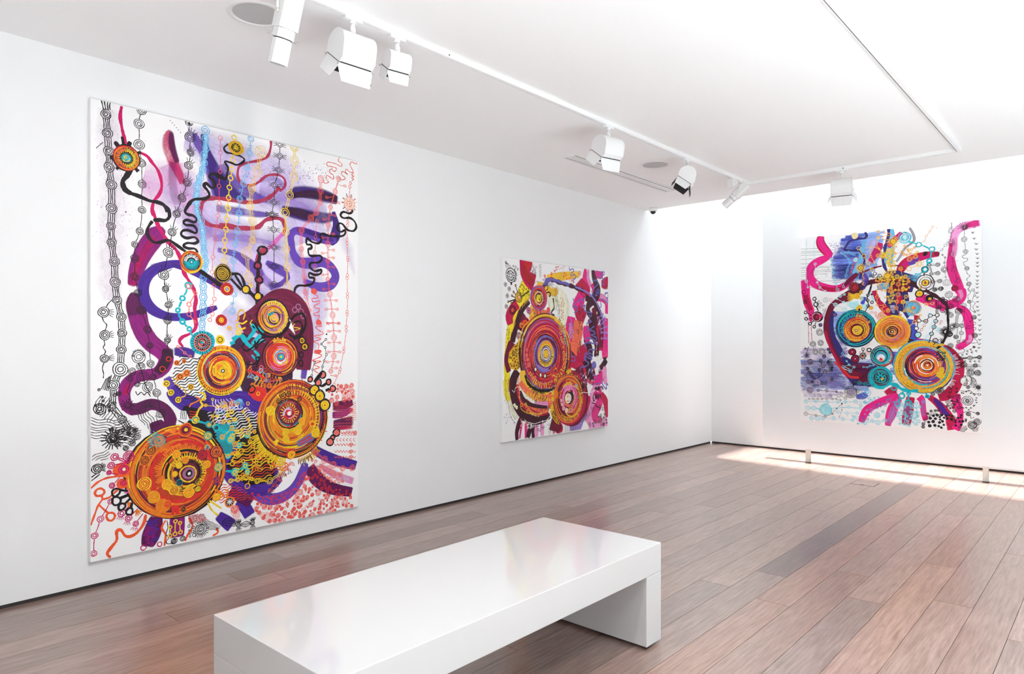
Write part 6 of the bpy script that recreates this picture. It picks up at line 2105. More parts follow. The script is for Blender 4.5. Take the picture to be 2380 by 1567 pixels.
P2 = '''
G brush_stroke
B lemon 0.95 0.2 0.3 331,1551,124;312,1445,204;246,1318,184;163,1193,122;100,1040,109;73,854,102
G brush_stroke
B gold 0.9 0.25 0.4 466,1328,126;466,1234,189;447,1152,163
G brush_stroke
B cream 0.9 0.2 0.6 687,1531,129;749,1405,214;770,1277,169
G brush_stroke
B lemon 0.9 0.25 0.4 64,871,96;55,679,102;73,546,102;118,417,91;172,323,73
G brush_stroke
B cream 0.8 0.3 0.7 55,511,90;127,326,133;209,210,110
G brush_stroke
B gold 0.98 0.12 0.2 664,1602,77;851,1629,98;1047,1660,87;1215,1683,68
G brush_stroke
B cream 0.95 0.15 0.6 788,1501,130;916,1390,218;948,1259,218;905,1139,158
G brush_stroke
B gold 0.85 0.25 0.6 726,1491,116;788,1462,130;841,1498,65
G brush_stroke
B crim 0.98 0.12 0.12 341,1760,205;331,1694,186;322,1631,148;379,1573,168;466,1536,189
G brush_stroke
B red 0.75 0.4 0.3 408,1750,87;331,1675,93;341,1614,87;447,1559,107
G brush_stroke
B crim 0.97 0.15 0.2 209,1329,116;127,1253,115;91,1191,115;109,1119,91
G brush_stroke
B wine 0.97 0.15 0.2 341,1199,124;284,1135,185;246,1061,153
G brush_stroke
B crim 0.97 0.15 0.2 312,1185,74;341,1124,143;350,1075,74
G brush_stroke
B wine 0.97 0.15 0.2 127,950,97;100,890,103;82,829,96
G brush_stroke
B hot 0.97 0.15 0.25 1331,1754,48;1325,1644,110;1343,1548,158;1378,1481,117
G brush_stroke
B pinkw 0.8 0.3 0.4 1390,1752,42;1378,1654,69;1438,1568,69
G brush_stroke
B crim 0.97 0.12 0.15 1204,1608,149;1250,1556,177;1343,1507,151;1343,1438,110
G brush_stroke
B hot 0.97 0.15 0.25 1250,1488,136;1238,1419,177;1181,1349,176;1125,1292,115
G brush_stroke
B crim 0.95 0.2 0.25 1181,1322,135;1238,1256,204;1320,1203,158
G brush_stroke
B hot 0.95 0.2 0.25 1080,1224,154;1069,1156,174;1047,1089,160;1069,996,174;1113,935,114
G brush_stroke
B coralw 0.97 0.15 0.2 1204,1187,163;1193,1078,190;1170,969,176;1193,861,122
G brush_stroke
B pinkw 0.7 0.35 0.5 1069,1163,80;1058,1062,100;1047,982,80
G brush_stroke
B hot 0.97 0.15 0.2 1510,1699,70;1608,1727,141;1670,1725,92
G brush_stroke
B crim 0.97 0.1 0.15 1765,1697,29;1708,1621,136;1633,1609,78
G brush_stroke
B crim 0.97 0.1 0.2 1733,1601,107;1746,1552,64
G brush_stroke
B hot 0.95 0.2 0.25 1462,1605,104;1510,1531,105;1535,1462,105;1658,1440,78;1746,1394,93;1746,1273,86
G brush_stroke
B pinkw 0.8 0.3 0.4 1559,1477,70;1696,1456,78;1759,1388,57
G brush_stroke
B hot 0.97 0.12 0.2 1733,1229,107;1721,1072,150;1708,929,150;1721,772,136
G brush_stroke
B crim 0.95 0.2 0.25 1559,1140,127;1596,1035,141;1608,858,141
G brush_stroke
B wine 0.97 0.15 0.2 1510,1349,154;1535,1266,168;1486,1173,168;1390,1136,138
G brush_stroke
B choc 0.98 0.1 0.12 1474,1752,70;1486,1683,77;1522,1616,98;1559,1548,120;1535,1476,133;1462,1416,111;1378,1343,83;1390,1275,76;1486,1208,91;1462,1131,111;1474,1061,139;1510,999,105;1547,908,91;1535,789,98
G brush_stroke
B choc 0.97 0.12 0.15 1331,1438,76;1498,1390,77;1596,1289,78;1670,1171,64
G brush_stroke
B choc 0.97 0.12 0.2 1320,997,76;1402,894,118;1390,825,166;1343,770,179
G brush_stroke
B choc 0.95 0.15 0.2 1047,848,80;1159,834,101;1273,812,116
G brush_stroke
B crim 0.95 0.2 0.2 1003,909,80;1047,835,107;1025,769,93
G brush_stroke
B coralw 0.95 0.2 0.25 1036,897,80;1125,904,135;1215,822,136;1261,753,96
G brush_stroke
B crim 0.97 0.15 0.2 1047,757,134;1193,728,163;1343,683,179;1438,591,181;1414,494,180
G brush_stroke
B choc 0.95 0.2 0.25 1296,773,96;1390,689,138;1414,591,125;1510,616,105
G brush_stroke
B hot 0.95 0.2 0.25 1633,676,127;1559,587,141
G brush_stroke
B choc 0.97 0.15 0.2 1733,760,86;1696,718,86;1608,656,64
G brush_stroke
B pinkw 0.95 0.15 0.4 1584,487,176;1535,384,246;1498,281,280;1438,181,278;1343,84,227
G brush_stroke
B hot 0.75 0.35 0.4 1535,433,182;1608,302,170;1510,154,168;1633,46,127
G brush_stroke
B crim 0.97 0.12 0.2 1633,372,78;1708,296,107;1746,194,107;1759,100,79
G brush_stroke
B lavm 0.8 0.3 0.4 1343,201,110;1250,119,136;1193,43,136;1047,35,134
G brush_stroke
B pinkw 0.9 0.2 0.3 1670,71,142;1733,16,100;1390,11,97
G brush_stroke
B wine 0.97 0.1 0.15 1250,290,177;1238,209,177;1159,140,162;1025,117,120
G brush_stroke
B crim 0.97 0.12 0.15 1378,372,117;1343,284,138;1273,193,123;1136,122,101
G brush_stroke
B crim 0.97 0.12 0.15 830,107,105;873,45,131;883,4,72
G brush_stroke
B choc 0.99 0.05 0.1 265,206,68;228,148,67;200,77,55;205,3,49
G brush_stroke
B hot 0.9 0.2 0.3 275,162,37;256,84,31;242,12,25
G brush_stroke
B hot 0.9 0.2 0.3 341,157,56;336,76,43;331,3,31
G brush_stroke
B choc 0.99 0.05 0.1 408,145,56;389,71,69;360,6,56
G brush_stroke
B choc 0.99 0.05 0.1 437,148,69;447,66,56;447,-3,50
G brush_stroke
B pinkw 0.95 0.15 0.2 496,125,38;496,61,69;496,5,50
G brush_stroke
B pinkw 0.95 0.15 0.2 585,155,32;585,85,64;590,8,51
G brush_stroke
B hot 0.95 0.15 0.2 780,126,78;780,9,52
G brush_stroke
B wine 0.97 0.1 0.15 728,130,168;833,82,131;875,26,105
G brush_stroke
B gold 0.9 0.2 0.5 506,1532,76;666,1491,128;728,1443,103
G brush_stroke
B pinkl 0.8 0.25 0.7 666,1273,128;707,1210,168;812,1161,130
G brush_stroke
B coralw 0.8 0.25 0.5 466,1278,101;585,1238,127;707,1223,103
G brush_stroke
B coralw 0.97 0.1 0.2 545,412,95;666,354,141;791,346,169;865,407,131
G brush_stroke
B red 0.97 0.1 0.15 331,585,74;427,506,100;605,472,102;770,516,97
G brush_stroke
B pinkw 0.9 0.2 0.5 466,347,75;585,320,102;687,320,77
G brush_stroke
B crim 0.97 0.1 0.15 812,671,130;854,591,157;812,501,130
G brush_stroke
B lemon 0.9 0.2 0.4 28,596,54;46,475,72;91,389,72
G brush_stroke
B crim 0.95 0.15 0.2 788,664,130;916,667,158;1069,696,161
G brush_stroke
B wine 0.95 0.15 0.25 1204,687,136;1250,570,164;1320,457,137
G brush_stroke
B hot 0.9 0.2 0.3 1486,533,112;1608,543,141;1658,626,107
G brush_stroke
B pinkw 0.9 0.2 0.4 1708,682,78;1696,582,107;1733,481,64
G brush_stroke
B hot 0.9 0.2 0.3 1343,1135,110;1355,1032,152;1390,963,111
G brush_stroke
B crim 0.95 0.2 0.3 1273,929,137;1296,826,164;1181,793,135
G brush_stroke
B wine 0.95 0.15 0.25 1658,1213,78;1633,1071,92;1633,893,85
G brush_stroke
B choc 0.99 0.05 0.08 386,1356,59;276,1267,71;218,1161,71;162,1035,75;137,952,74
G brush_stroke
B wine 0.98 0.1 0.1 143,952,91;82,870,82;57,767,74;88,664,66
G brush_stroke
B choc 0.99 0.05 0.08 212,673,92;149,580,108;149,476,108;200,349,112;308,237,109;452,175,94;600,171,78;712,202,62
G bow_line
L choc 46 593,1489;664,1570;726,1594;883,1572;1047,1553;1181,1532;1296,1511
L peri 29.8 553,1423;593,1502;664,1577;746,1596;883,1579;1047,1560
L peri 24 1136,1546;1273,1520;1414,1477;1510,1419;1584,1338;1645,1248;1683,1142;1702,986
L lavm 11.2 1159,1540;1296,1515;1450,1465;1535,1392;1621,1283;1683,1171;1706,1000
G violet_squiggle
L peri 11.4 1036,1750;1047,1717;1102,1735;1113,1709;1069,1679;1080,1653;1125,1676;1159,1645;1102,1614;1125,1589
L peri 11.4 1547,1751;1571,1717;1559,1688;1633,1673;1608,1727;1683,1747;1696,1720;1633,1701;1670,1668;1708,1685;1658,1625;1696,1606;1645,1603
L peri 14 1474,1626;1535,1644;1571,1605;1498,1558;1450,1513;1486,1473
L peri 15.4 1584,1549;1522,1510;1608,1537;1535,1490;1596,1494;1510,1468
L peri 12.2 1721,1522;1708,1493;1759,1517;1765,1460;1733,1458;1765,1431;1759,1395;1696,1428;1633,1432;1621,1396;1633,1354;1596,1338
G violet_squiggle
L peri 14.2 1102,1419;1136,1367;1113,1319;1159,1334;1181,1294;1125,1265
L peri 15.1 1170,1375;1227,1412;1296,1415;1250,1372;1261,1325;1320,1355;1308,1299;1378,1281;1438,1276;1438,1235;1390,1254
L peri 13.8 1390,1205;1438,1179;1367,1163;1355,1122;1402,1095;1343,1066;1343,1039
L peri 15.4 1498,1132;1414,1088;1486,1075;1510,1048;1438,1033;1535,1006;1535,971
L peri 17.5 1320,984;1390,998;1498,978;1498,936;1414,950;1320,936;1343,887
L peri 16.7 1498,866;1414,873;1390,839;1462,817;1438,790;1343,832;1320,791;1343,750
L lavm 10.8 1058,1210;1080,1170;1036,1142;1091,1130;1113,1157;1091,1096;1125,1063;1080,1036;1113,1003
L peri 16.5 1238,652;1250,685;1343,690;1390,724;1320,759;1320,801;1390,779;1462,764
C peri 1492 700.7 43.3 3 14
L peri 12.5 1450,674;1426,633
L peri 17.2 1633,535;1670,469;1733,424;1733,481;1772,465
L peri 14.1 1474,492;1559,488;1608,500
L peri 11.2 1462,527;1547,559;1559,580
L peri 11.5 1036,844;1091,817;1047,791;1136,796;1125,749;1058,764
G bone_links
L lavm 11.4 1565,1224;1670,1270
R lavm 1565.1 1224.4 12.7 7.7 0.07
R lavm 1670.5 1270.1 12.8 7.8 0.07
L lavm 11.4 1584,1183;1708,1236
R lavm 1583.5 1182.7 12.7 7.8 0.07
R lavm 1708.2 1235.7 12.8 7.8 0.07
L lavm 11.4 1608,1141;1721,1208
R lavm 1608.2 1140.9 12.7 7.8 0.07
R lavm 1720.8 1207.5 12.9 7.9 0.07
L lavm 11.4 1621,1102;1733,1129
R lavm 1620.6 1102.2 12.7 7.8 0.07
R lavm 1733.4 1129.2 12.9 7.9 0.07
L lavm 11.5 1633,1063;1746,1065
R lavm 1633 1063.5 12.7 7.8 0.07
R lavm 1746.1 1065 12.9 7.9 0.07
L lavm 11.4 1639,996;1740,997
R lavm 1639.2 996.2 12.8 7.8 0.07
R lavm 1739.8 997 12.9 7.9 0.07
G ringed_flower
T k 117.8 1591 60.5 84.7 12 8.5 -60 60 1
D wht 113.2 1590.6 67.7 0.06
R k 113.2 1590.6 67.7 8.5 0.05
D k 113.2 1587.6 53.2 0.06
T wht 113.2 1587.6 27.2 48.4 14 9.7 0 360 1
D wht 113.2 1587.6 25.4 0.06
R k 113.2 1587.6 18.1 7.3 0.07
T k 117.8 1536.5 12.1 42.3 4 7.3 250 300 1
L k 4.2 41,1711;41,1675;59,1647
L k 4.2 41,1711;54,1679;79,1648
L k 4.2 41,1711;66,1682;99,1650
L k 4.2 41,1711;79,1686;119,1652
L k 4.2 41,1711;92,1689;139,1653
R k 41.4 1709.9 12 4.2 0.07
C graph 37 1498 22.8 2 3.6
T graph 37 1498 2.4 22.8 12 2.4 0 360 1
C graph 90.7 1459.3 24.1 2 3.6
T graph 90.7 1459.3 2.4 24.1 12 2.4 0 360 1
C graph 63.7 1391.6 24 2 3.6
T graph 63.7 1391.6 2.4 24 12 2.4 0 360 1
C graph 50.3 1288.8 24 2 3.6
T graph 50.3 1288.8 2.4 24 12 2.4 0 360 1
C graph 149.6 1681.4 12.1 2 3
C graph 181.7 1675 14.6 2 3
C graph 213.9 1656.3 13.4 2 3.1
G spoked_disc
L k 10 265,1393;369,1448
D k 369.4 1448.3 13.7 0.06
R ochre 369.4 1448.3 6.2 3.7 0.07
L k 9.7 219,1415;182,1498
D k 181.7 1498.3 13.4 0.06
R ochre 181.7 1498.3 6.1 3.7 0.07
L k 9.7 200,1390;154,1433
D k 154.2 1432.8 13.4 0.06
R ochre 154.2 1432.8 6.1 3.6 0.07
L k 9.7 182,1377;131,1395
D k 131.4 1395.2 13.3 0.06
R ochre 131.4 1395.2 6.1 3.6 0.07
L k 9.6 182,1364;77,1335
D k 77.2 1335.1 13.2 0.06
R ochre 77.2 1335.1 6 3.6 0.07
L k 9.7 191,1353;122,1325
D k 122.3 1325.1 13.3 0.06
R ochre 122.3 1325.1 6.1 3.6 0.07
D gold 227.8 1385 47.8 0.06
R k 227.8 1385 49 7.3 0.07
R k 232.5 1385.2 34.3 5.5 0.07
R k 235.3 1385.4 22.1 5.5 0.07
D pinkw 239 1385.6 11 0.06
D wine 140.5 1259.2 48.5 0.06
R k 140.5 1259.2 43.6 4.8 0.07
D crim 140.5 1259.2 30.3 0.06
R k 140.5 1259.2 24.2 4.8 0.07
D or 137.7 1259.1 14.5 0.06
D k 137.7 1259.1 6.1 0.06
G outline_work
S k 20 6.1 13.5 2 3.1 - 256,1522;389,1474;389,1387;246,1355;228,1440
L gold 7.3 379,1387;293,1327;219,1256;172,1163;136,1053
W gold 16.2 5 62 1.9 18.7 398,1413;408,1376;219,1244;145,1041;118,1047;191,1218
S k 14 4.8 9 1 3 - 46,1082;100,1083;73,854;46,890
W wine,choc 12.3 3.7 60 3.1 24.6 256,1736;331,1694;466,1561;545,1573;408,1488;312,1569;256,1626
L k 9 595,1519;666,1530;676,1492;626,1469
L k 16.8 656,1452;707,1461;718,1430;697,1416
L k 16.9 764,1406;775,1355;780,1303;738,1256;770,1218
D k 769.6 1221.4 22.1 0.06
L peri 9 595,1589;626,1565;666,1517
L peri 9 622,1596;652,1567;691,1522
L peri 9 648,1603;679,1569;716,1528
L peri 9 674,1610;705,1571;740,1533
L peri 9.1 701,1617;732,1573;765,1539
L red 7.7 626,1629;646,1592
R red 625.6 1622.9 12.8 6.4 0.07
L red 7.8 738,1664;728,1605
R red 740.4 1656.1 12.9 6.5 0.07
L red 5.9 865,1739;812,1722;833,1704;780,1686;801,1669
C graph 451.6 1641.3 31.4 3 3.1
W graph 13.9 3.2 60 5.1 25.3 535,1724;575,1746;575,1619;545,1585
S graph 9 8.7 16.2 2 2.5 - 408,1700;506,1721;506,1627;408,1613
G rosette
D rust 535.3 1394.5 132.4 0.04
D red 535.3 1394.5 125.9 0.04
Q red,coralw,crim 535.3 1394.5 97.4 129.8 30 7.8 1 0 0
R peri 535.3 1394.5 111.6 10.4 0.05
Q peri,red 535.3 1394.5 103.9 129.8 10 6.5 1 0 0
D choc 535.3 1394.5 85.7 0.05
T gold 535.3 1394.5 64.9 85.7 18 6.5 100 250 1
T pinkw 535.3 1394.5 54.5 80.5 16 6.5 240 420 1
D pinkw 535.3 1394.5 67.5 0.05
R gold 535.3 1394.5 61 7.8 0.05
D wine 535.3 1394.5 54.5 0.05
D lemon 535.3 1394.5 44.1 0.08
Q ochre,choc,lemon 535.3 1394.5 6.5 44.1 20 7.8 1 0 0
G red_discs
D wine 379 1262.1 37.4 0.06
C pinkw 379 1262.1 31.8 2 5.6
D red 321.7 1136.2 37.1 0.06
C or 321.7 1136.2 31.6 2 5.6
D red 265.2 1116.4 28.3 0.06
C ochre 265.2 1116.4 24 2 5.5
D gold 417.5 1188.5 27.5 0.06
C or 417.5 1188.5 23.4 2 5.6
D peri 480.9 1196.6 21.4 0.06
C wine 480.9 1196.6 18.2 2 5.7
D crim 707.3 1190.4 21.9 0.06
C hot 707.3 1190.4 18.6 2 5.8
D gold 535.3 1150.7 13.9 0.06
C or 535.3 1150.7 11.8 2 5.7
D gold 575.2 1158.1 12.7 0.06
C red 575.2 1158.1 10.8 2 5.7
D choc 446.7 1270.9 16.3 0.06
C or 446.7 1270.9 13.9 2 5.6
D coralw 686.7 1280 28.3 0.06
C red 686.7 1280 24.1 2 5.8
S choc,k 10 8.6 16 3 3.7 - 246,1196;389,1200;379,1075;219,1073
C wine 227.8 1011.5 36.7 5 4.9
C wine 283.9 1005.9 28.3 4 4.9
L k 7.6 456,1246;496,1159
L k 7.6 506,1279;515,1166
L k 7.6 550,1287;575,1180
G dotted_ochre_patch
F ochre 246,969;312,957;331,889;331,802;293,741;209,675;109,696;73,769;91,853;163,920
S k 60 4.9 17.2 3 3.1 - 246,963;312,951;326,802;219,681;109,702;82,799;163,914
D ochre 108.7 768.1 21.7 0.06
C lemon 108.7 768.1 20.5 3 4.2
D lemon 117.8 822.4 12.1 0.06
G rosette
D k 645.9 831.3 360.8 0.02
D red 645.9 831.3 353.7 0.02
Q k,wine,crim,coralw 645.9 831.3 233.4 353.7 40 7.1 1 0 0
T peri 645.9 831.3 290 353.7 54 12.4 20 160 1
R peri 645.9 831.3 346.6 21.2 0.03
Q red,coralw,crim 645.9 831.3 247.6 346.6 46 14.1 1 0 0
T gold 645.9 831.3 290 346.6 26 17.7 215 330 1
T crim 645.9 831.3 283 353.7 24 14.1 190 340 1
R choc 645.9 831.3 219.3 10.6 0.03
T wht 645.9 831.3 183.9 226.4 44 9.9 -10 190 1
D red 645.9 781.8 219.3 0.03
Q crim,coralw,wine,red,k,red 645.9 803 176.8 268.8 80 9.9 1 0 0
D wine 645.9 831.3 183.9 0.05
R peri 645.9 831.3 183.9 17.7 0.05
T lavm 645.9 831.3 141.5 176.8 34 10.6 0 180 1
D peri 645.9 831.3 155.6 0.05
Q peri,lavm,wine 645.9 831.3 127.3 176.8 24 12.4 1 0 0
D gold 645.9 831.3 130.9 0.05
T or 645.9 831.3 106.1 130.9 34 7.1 0 180 1
T choc 645.9 831.3 84.9 116.7 12 10.6 190 350 1
D cream 645.9 831.3 88.4 0.05
R choc 645.9 831.3 84.9 8.8 0.05
R peri 645.9 831.3 67.2 14.1 0.05
D wine 645.9 831.3 49.5 0.05
D gold 645.9 831.3 42.4 0.06
G rosette_rim
T choc 645.9 831.3 362.4 406.1 40 10.5 -60 60 1
R gold 645.9 831.3 414.8 13.1 0.07
S gold 16 13.4 22.4 1 7.2 - 869,1111;957,977;1001,705;942,617;905,932
Q gold,choc,red,crim 645.9 831.3 362.4 419.2 26 13.1 1 0 0
G pink_edge_work
C lcoral 350.2 875.6 18.6 2 5
C lcoral 345.5 822.9 21.1 3 5
C lcoral 359.8 779.3 19.9 3 5
C lcoral 379 726 24.9 3 5
C lcoral 471.1 595.1 21.4 3 5
L lcoral 5.1 496,572;565,544;646,534;738,569;759,608
R lcoral 580.2 540.3 10.2 4.5 0.07
R lcoral 627.6 538.4 10.2 4.5 0.07
C lcoral 790.5 710.6 15.6 1 4.6
D k 480.9 679.8 23.8 0.08 26.4
D cream 480.9 679.8 15.9 0.08 17.6
D k 560.2 620.5 24 0.08 26.7
D cream 560.2 620.5 16 0.08 17.8
D k 630.6 608.6 24.2 0.08 26.9
D cream 630.6 608.6 16.1 0.08 17.9
S k,choc,gold,red 46 5.2 12.9 1 4.5 d 728,699;865,735;865,525;759,478;687,468;738,595
E lcoral 446.7 605.4 18.8 31.4 6 5 140 22
G yellow_buttons
K gold 1 5.9 7.8 790.5,561,14.3;822.1,589.1,14.4
C gold 790.5 561 14.3 1 5.9
C gold 822.1 589.1 14.4 1 5.9
G brush_stroke
B gold 0.99 0.05 0.08 284,673,74;293,598,93;350,528,99;447,467,94;565,430,89;697,416,71
G brush_stroke
B coralw 0.98 0.08 0.1 246,563,55;312,499,68;408,438,69;545,393,70;707,384,71
G brush_stroke
B crim 0.98 0.08 0.1 209,540,43;228,442,49;293,346,62;408,276,62;545,234,51;687,237,39
G brush_stroke
B coralw 0.97 0.1 0.1 331,374,56;447,304,50;585,263,38;687,269,32
G brush_stroke
B choc 0.99 0.04 0.08 246,477,37;293,395,49;389,339,44;506,310,38;666,290,32
G crescent_detail
L k 29.2 326,628;350,565;427,506;545,466;666,457;759,468
T k 545.2 627.4 158.5 202.9 26 7.6 215 300 1
L gold 7.5 246,318;284,285;350,255;408,245;525,229;605,236;697,249
R gold 269.8 337.8 17.2 7.4 0.07
R gold 350.2 273.6 11.2 5.6 0.07
T gold 525.3 450.9 208.7 234 34 6.3 205 285 1
W gold 43.3 24.8 64 2.5 37.2 331,473;707,384;728,350;466,360;350,416
S k 16 6.3 15.1 1 4.4 l 447,455;666,444;646,336;466,353
S k,wine 14 10.1 16.3 1 5 - 466,316;697,294;687,262;506,269
L cream 6.1 131,489;163,469;182,511;228,515;246,490;284,469;303,487
T cream 218.6 380.9 48.9 79.5 10 13.5 205 262 1
L wine 5.4 73,594;122,592
L wine 5.4 73,581;122,578
L wine 5.4 73,568;122,563
L wine 5.4 73,555;122,549
L wine 5.4 73,541;122,534
L wine 5.4 73,528;122,520
L wine 5.4 73,515;122,505
L wine 5.4 73,502;122,491
L wine 5.4 73,488;122,476
L or 6.1 200,602;237,597
L or 6.1 200,587;237,583
L or 6.1 200,572;237,568
L or 6.1 200,558;237,553
L or 6.1 200,543;237,539
L or 6.1 200,529;237,524
L or 6.1 200,514;237,509
C lcoral 237.1 459.5 11 1 4.9
C gold 237.1 416.6 11 1 4.9
L gold 5.5 219,509;237,466;237,410;265,353
F ochre 738,317;780,308;812,241;869,210;869,92;812,117;749,174;718,241
S k 34 5.8 16.8 3 3.2 - 738,311;812,241;869,210;869,99;759,167
C lemon 753.9 277.2 32.4 4 5.2
G white_scribble
K wht 1 6.4 7.6 595.3,150.9,11.5;671.4,157.5,12.9;707.3,190,6.5
C wht 595.3 150.9 11.5 1 6.4
C wht 671.4 157.5 12.9 1 6.4
C wht 707.3 190 6.5 1 6.4
L wht 5.7 312,196;350,168;466,140;565,150;687,159
E wht 417.5 143.8 0 37.5 5 6.3 -90 14
S wht,lcoral 16 6.1 13.5 1 4.9 - 246,207;312,190;466,121;447,79;350,106;256,133
S k 8 8.8 16.4 1 5 - 486,132;626,132;605,58;506,67
L graph 4.2 46,643;33,572;46,499;46,421;82,359;91,292;127,217;191,163
S graph 26 4.2 7.2 1 2.4 - 33,644;55,643;64,420;109,351;154,203;219,136;109,152;37,176;2,275;28,404
S graph 12 5.1 12.8 1 3.2 - 666,116;759,102;728,14;687,24
G rosette
D wine 1079 356.5 299.3 0.03
D crim 1059.9 357.6 287.3 0.03
T choc 1050.4 358.2 246.8 292.7 38 8.6 0 180 1
D or 1021.9 359.8 263.2 0.03
T gold 1031.4 359.3 206.2 263.5 52 11.5 10 200 1
T choc 1031.4 359.3 211.9 263.5 44 7.2 0 190 1
Q or,gold,coralw,crim,k 1031.4 359.3 189 269.2 60 8.6 1 0 0
T gold 1031.4 359.3 177.6 240.6 24 11.5 230 360 1
D crim 1031.4 359.3 189 0.05
Q crim,wine,or 1031.4 359.3 143.2 200.5 30 14.3 1 0 0
T gold 1031.4 359.3 131.8 171.8 12 14.3 60 130 1
R gold 1088.5 327.2 158.5 14.4 0.06
D pinkw 1031.4 359.3 126 0.05
R pinkw 1031.4 359.3 143.2 11.5 0.05
T hot 1031.4 359.3 103.1 137.5 44 5.7 0 360 1
D coralw 1031.4 359.3 85.9 0.05
Q pinkw,coralw,cream,wine 1031.4 359.3 40.1 103.1 26 14.3 1 0 0
D choc 1045.6 364.2 66 0.08
D cream 1017.2 360.1 54.3 0.06
Q or,pinkw,cream 1017.2 360.1 8.6 51.5 14 11.4 1 0 0
G rosette_buttons
D gold 1209.7 431.7 20.4 0.06
C choc 1209.7 431.7 17.3 2 4.8
D lemon 1221.2 366.5 20.4 0.06
C k 1221.2 366.5 17.3 2 4.8
D wht 1158.5 484.9 23 0.06
C k 1158.5 484.9 19.5 2 4.7
D or 1102.3 504.2 17.5 0.06
C crim 1102.3 504.2 14.9 2 4.7
D crim 899.5 345 17.1 0.06
C cream 899.5 345 14.5 2 4.6
D red 910.3 301.5 19.8 0.06
C cream 910.3 301.5 16.8 2 4.6
D crim 931.8 257.2 22.5 0.06
C cream 931.8 257.2 19.1 2 4.6
D wht 991.6 233.2 26.6 0.06
C ochre 991.6 233.2 22.6 2 4.7
D crim 1041.1 239.7 18.7 0.06
C gold 1041.1 239.7 15.9 2 4.7
D crim 1079.9 247 17.4 0.06
C gold 1079.9 247 14.8 2 4.7
D or 883.4 428.1 21 0.06
C rust 883.4 428.1 17.9 2 4.6
D coralw 872.8 379.4 19.7 0.06
C red 872.8 379.4 16.7 2 4.6
D crim 809.1 585.1 23.5 0.06
C gold 809.1 585.1 20 2 4.6
D crim 793.4 559.7 14.3 0.06
C gold 793.4 559.7 12.2 2 4.6
D or 803.9 415.9 45.6 0.1
D gold 756.8 431.4 25.9 0.1
D gold 756.8 366.5 25.9 0.1
S gold,or,red 24 5.2 13 1 5.2 d 788,664;1080,683;1080,643;851,571;726,511
T gold 1046.6 603.4 26.7 73.5 12 6.7 60 150 1
T k 1249.9 460.4 20.5 61.4 12 4.8 -20 60 1
G white_molecule
S wht,lcoral,lavm 26 6.8 13.6 1 4.8 l 1227,625;1343,649;1535,651;1535,545;1438,466;1296,499
C wht 1565.1 755.4 35.2 3 6.3
T wht 1565.1 755.4 32.4 49.3 14 5.6 0 360 1
K lcoral 1 4.7 8.4 1546.7,840,11.2;1534.5,875.1,11.2;1546.7,941.8,16.9
C lcoral 1546.7 840 11.2 2 4.7
C lcoral 1534.5 875.1 11.2 2 4.7
C lcoral 1546.7 941.8 16.9 2 4.7
L lcoral 5.7 1608,755;1683,796;1746,810;1689,853;1683,938
L wht 6.3 1238,400;1296,410;1343,401;1438,403;1510,420;1584,396
C pinkw 1720.8 592.1 21.4 3 5.7
L graph 5.7 1696,568;1683,526;1696,482
G black_loops
L k 14.1 1498,435;1535,454;1522,420;1584,459;1571,424;1633,457;1670,420
L k 15.4 1498,393;1474,338;1498,302;1535,384;1535,328;1571,375;1571,319;1608,366;1621,323
L k 12.6 1462,283;1522,266;1535,244;1596,218;1608,189
R k 1608.2 231.8 17 8.5 0.07
R k 1664.2 203.2 15.6 8.5 0.07
L k 18.5 1670,768;1733,774;1670,732;1746,731
L k 11.3 1596,649;1584,614;1621,627
W k 15.1 4.1 -55 2.1 27.5 1343,229;1462,249;1510,210;1343,91;1250,72
W k 13.8 3.5 -40 2.1 27.6 1378,323;1462,311;1510,217;1438,201
S graph 14 11.3 30.9 3 4.2 - 1559,186;1733,138;1746,22;1438,21;1390,60;1510,119
W graph 17.2 2.6 88 1.3 39.7 959,83;1159,79;1159,5;948,5
G star_marks
C choc 1215.5 1268.5 23.1 2 4.1
T choc 1215.5 1268.5 23.1 32.4 10 3.4 0 360 1
C choc 1226.9 1173.7 20.4 2 4.1
T choc 1226.9 1173.7 20.4 28.6 10 3.4 0 360 1
C choc 1192.6 1064.3 23.1 2 4.1
T choc 1192.6 1064.3 23.1 32.3 10 3.4 0 360 1
C choc 1238.4 942.3 20.4 2 4.1
T choc 1238.4 942.3 20.4 28.6 10 3.4 0 360 1
C choc 1296.3 1230.2 16.4 2 4.1
T choc 1296.3 1230.2 16.4 23 10 3.4 0 360 1
C choc 1261.5 1106.3 20.5 2 4.1
T choc 1261.5 1106.3 20.5 28.7 10 3.4 0 360 1
C choc 1204 874.3 20.4 2 4.1
T choc 1204 874.3 20.4 28.5 10 3.4 0 360 1
L choc 4.7 1227,1160;1193,1071
L choc 4.8 1193,1044;1238,949
C cream 1549.2 1280.2 11.2 1 4.2
T cream 1549.2 1280.2 5.6 18.3 8 3.5 0 360 1
C lavm 1546.7 942.9 21.1 2 5.6
L lavm 5.6 1547,922;1535,859
C wht 1565.1 767 32.4 3 6.3
T wht 1565.1 767 32.4 46.4 12 5.6 0 360 1
L k 6.9 1238,1481;1390,1399
L k 6.9 1296,1504;1414,1428
S graph,rust 22 5.2 11.7 1 2.6 l 788,1527;862,1505;851,1374;788,1371
S rust 16 6.6 14.5 2 2.6 - 894,1428;948,1418;948,1193;905,1192
S graph 14 3.9 9.2 1 2.6 l 841,1386;883,1362;883,1165;830,1190
W graph,rust 10.4 3.3 70 1.3 39.1 799,1150;937,1127;937,1074;851,1099
L graph 5.3 937,995;1003,1015;1047,1076
L graph 5.3 959,975;1036,995;1080,1049
L rust 3.9 767,1701;788,1683;820,1692;799,1729;851,1727;873,1709;916,1733;937,1695
T rust 948.1 1742.1 2.6 11.9 9 2.6 0 360 1
C rust 1226.9 1697.7 24.5 3 4.1
G brush_lettering
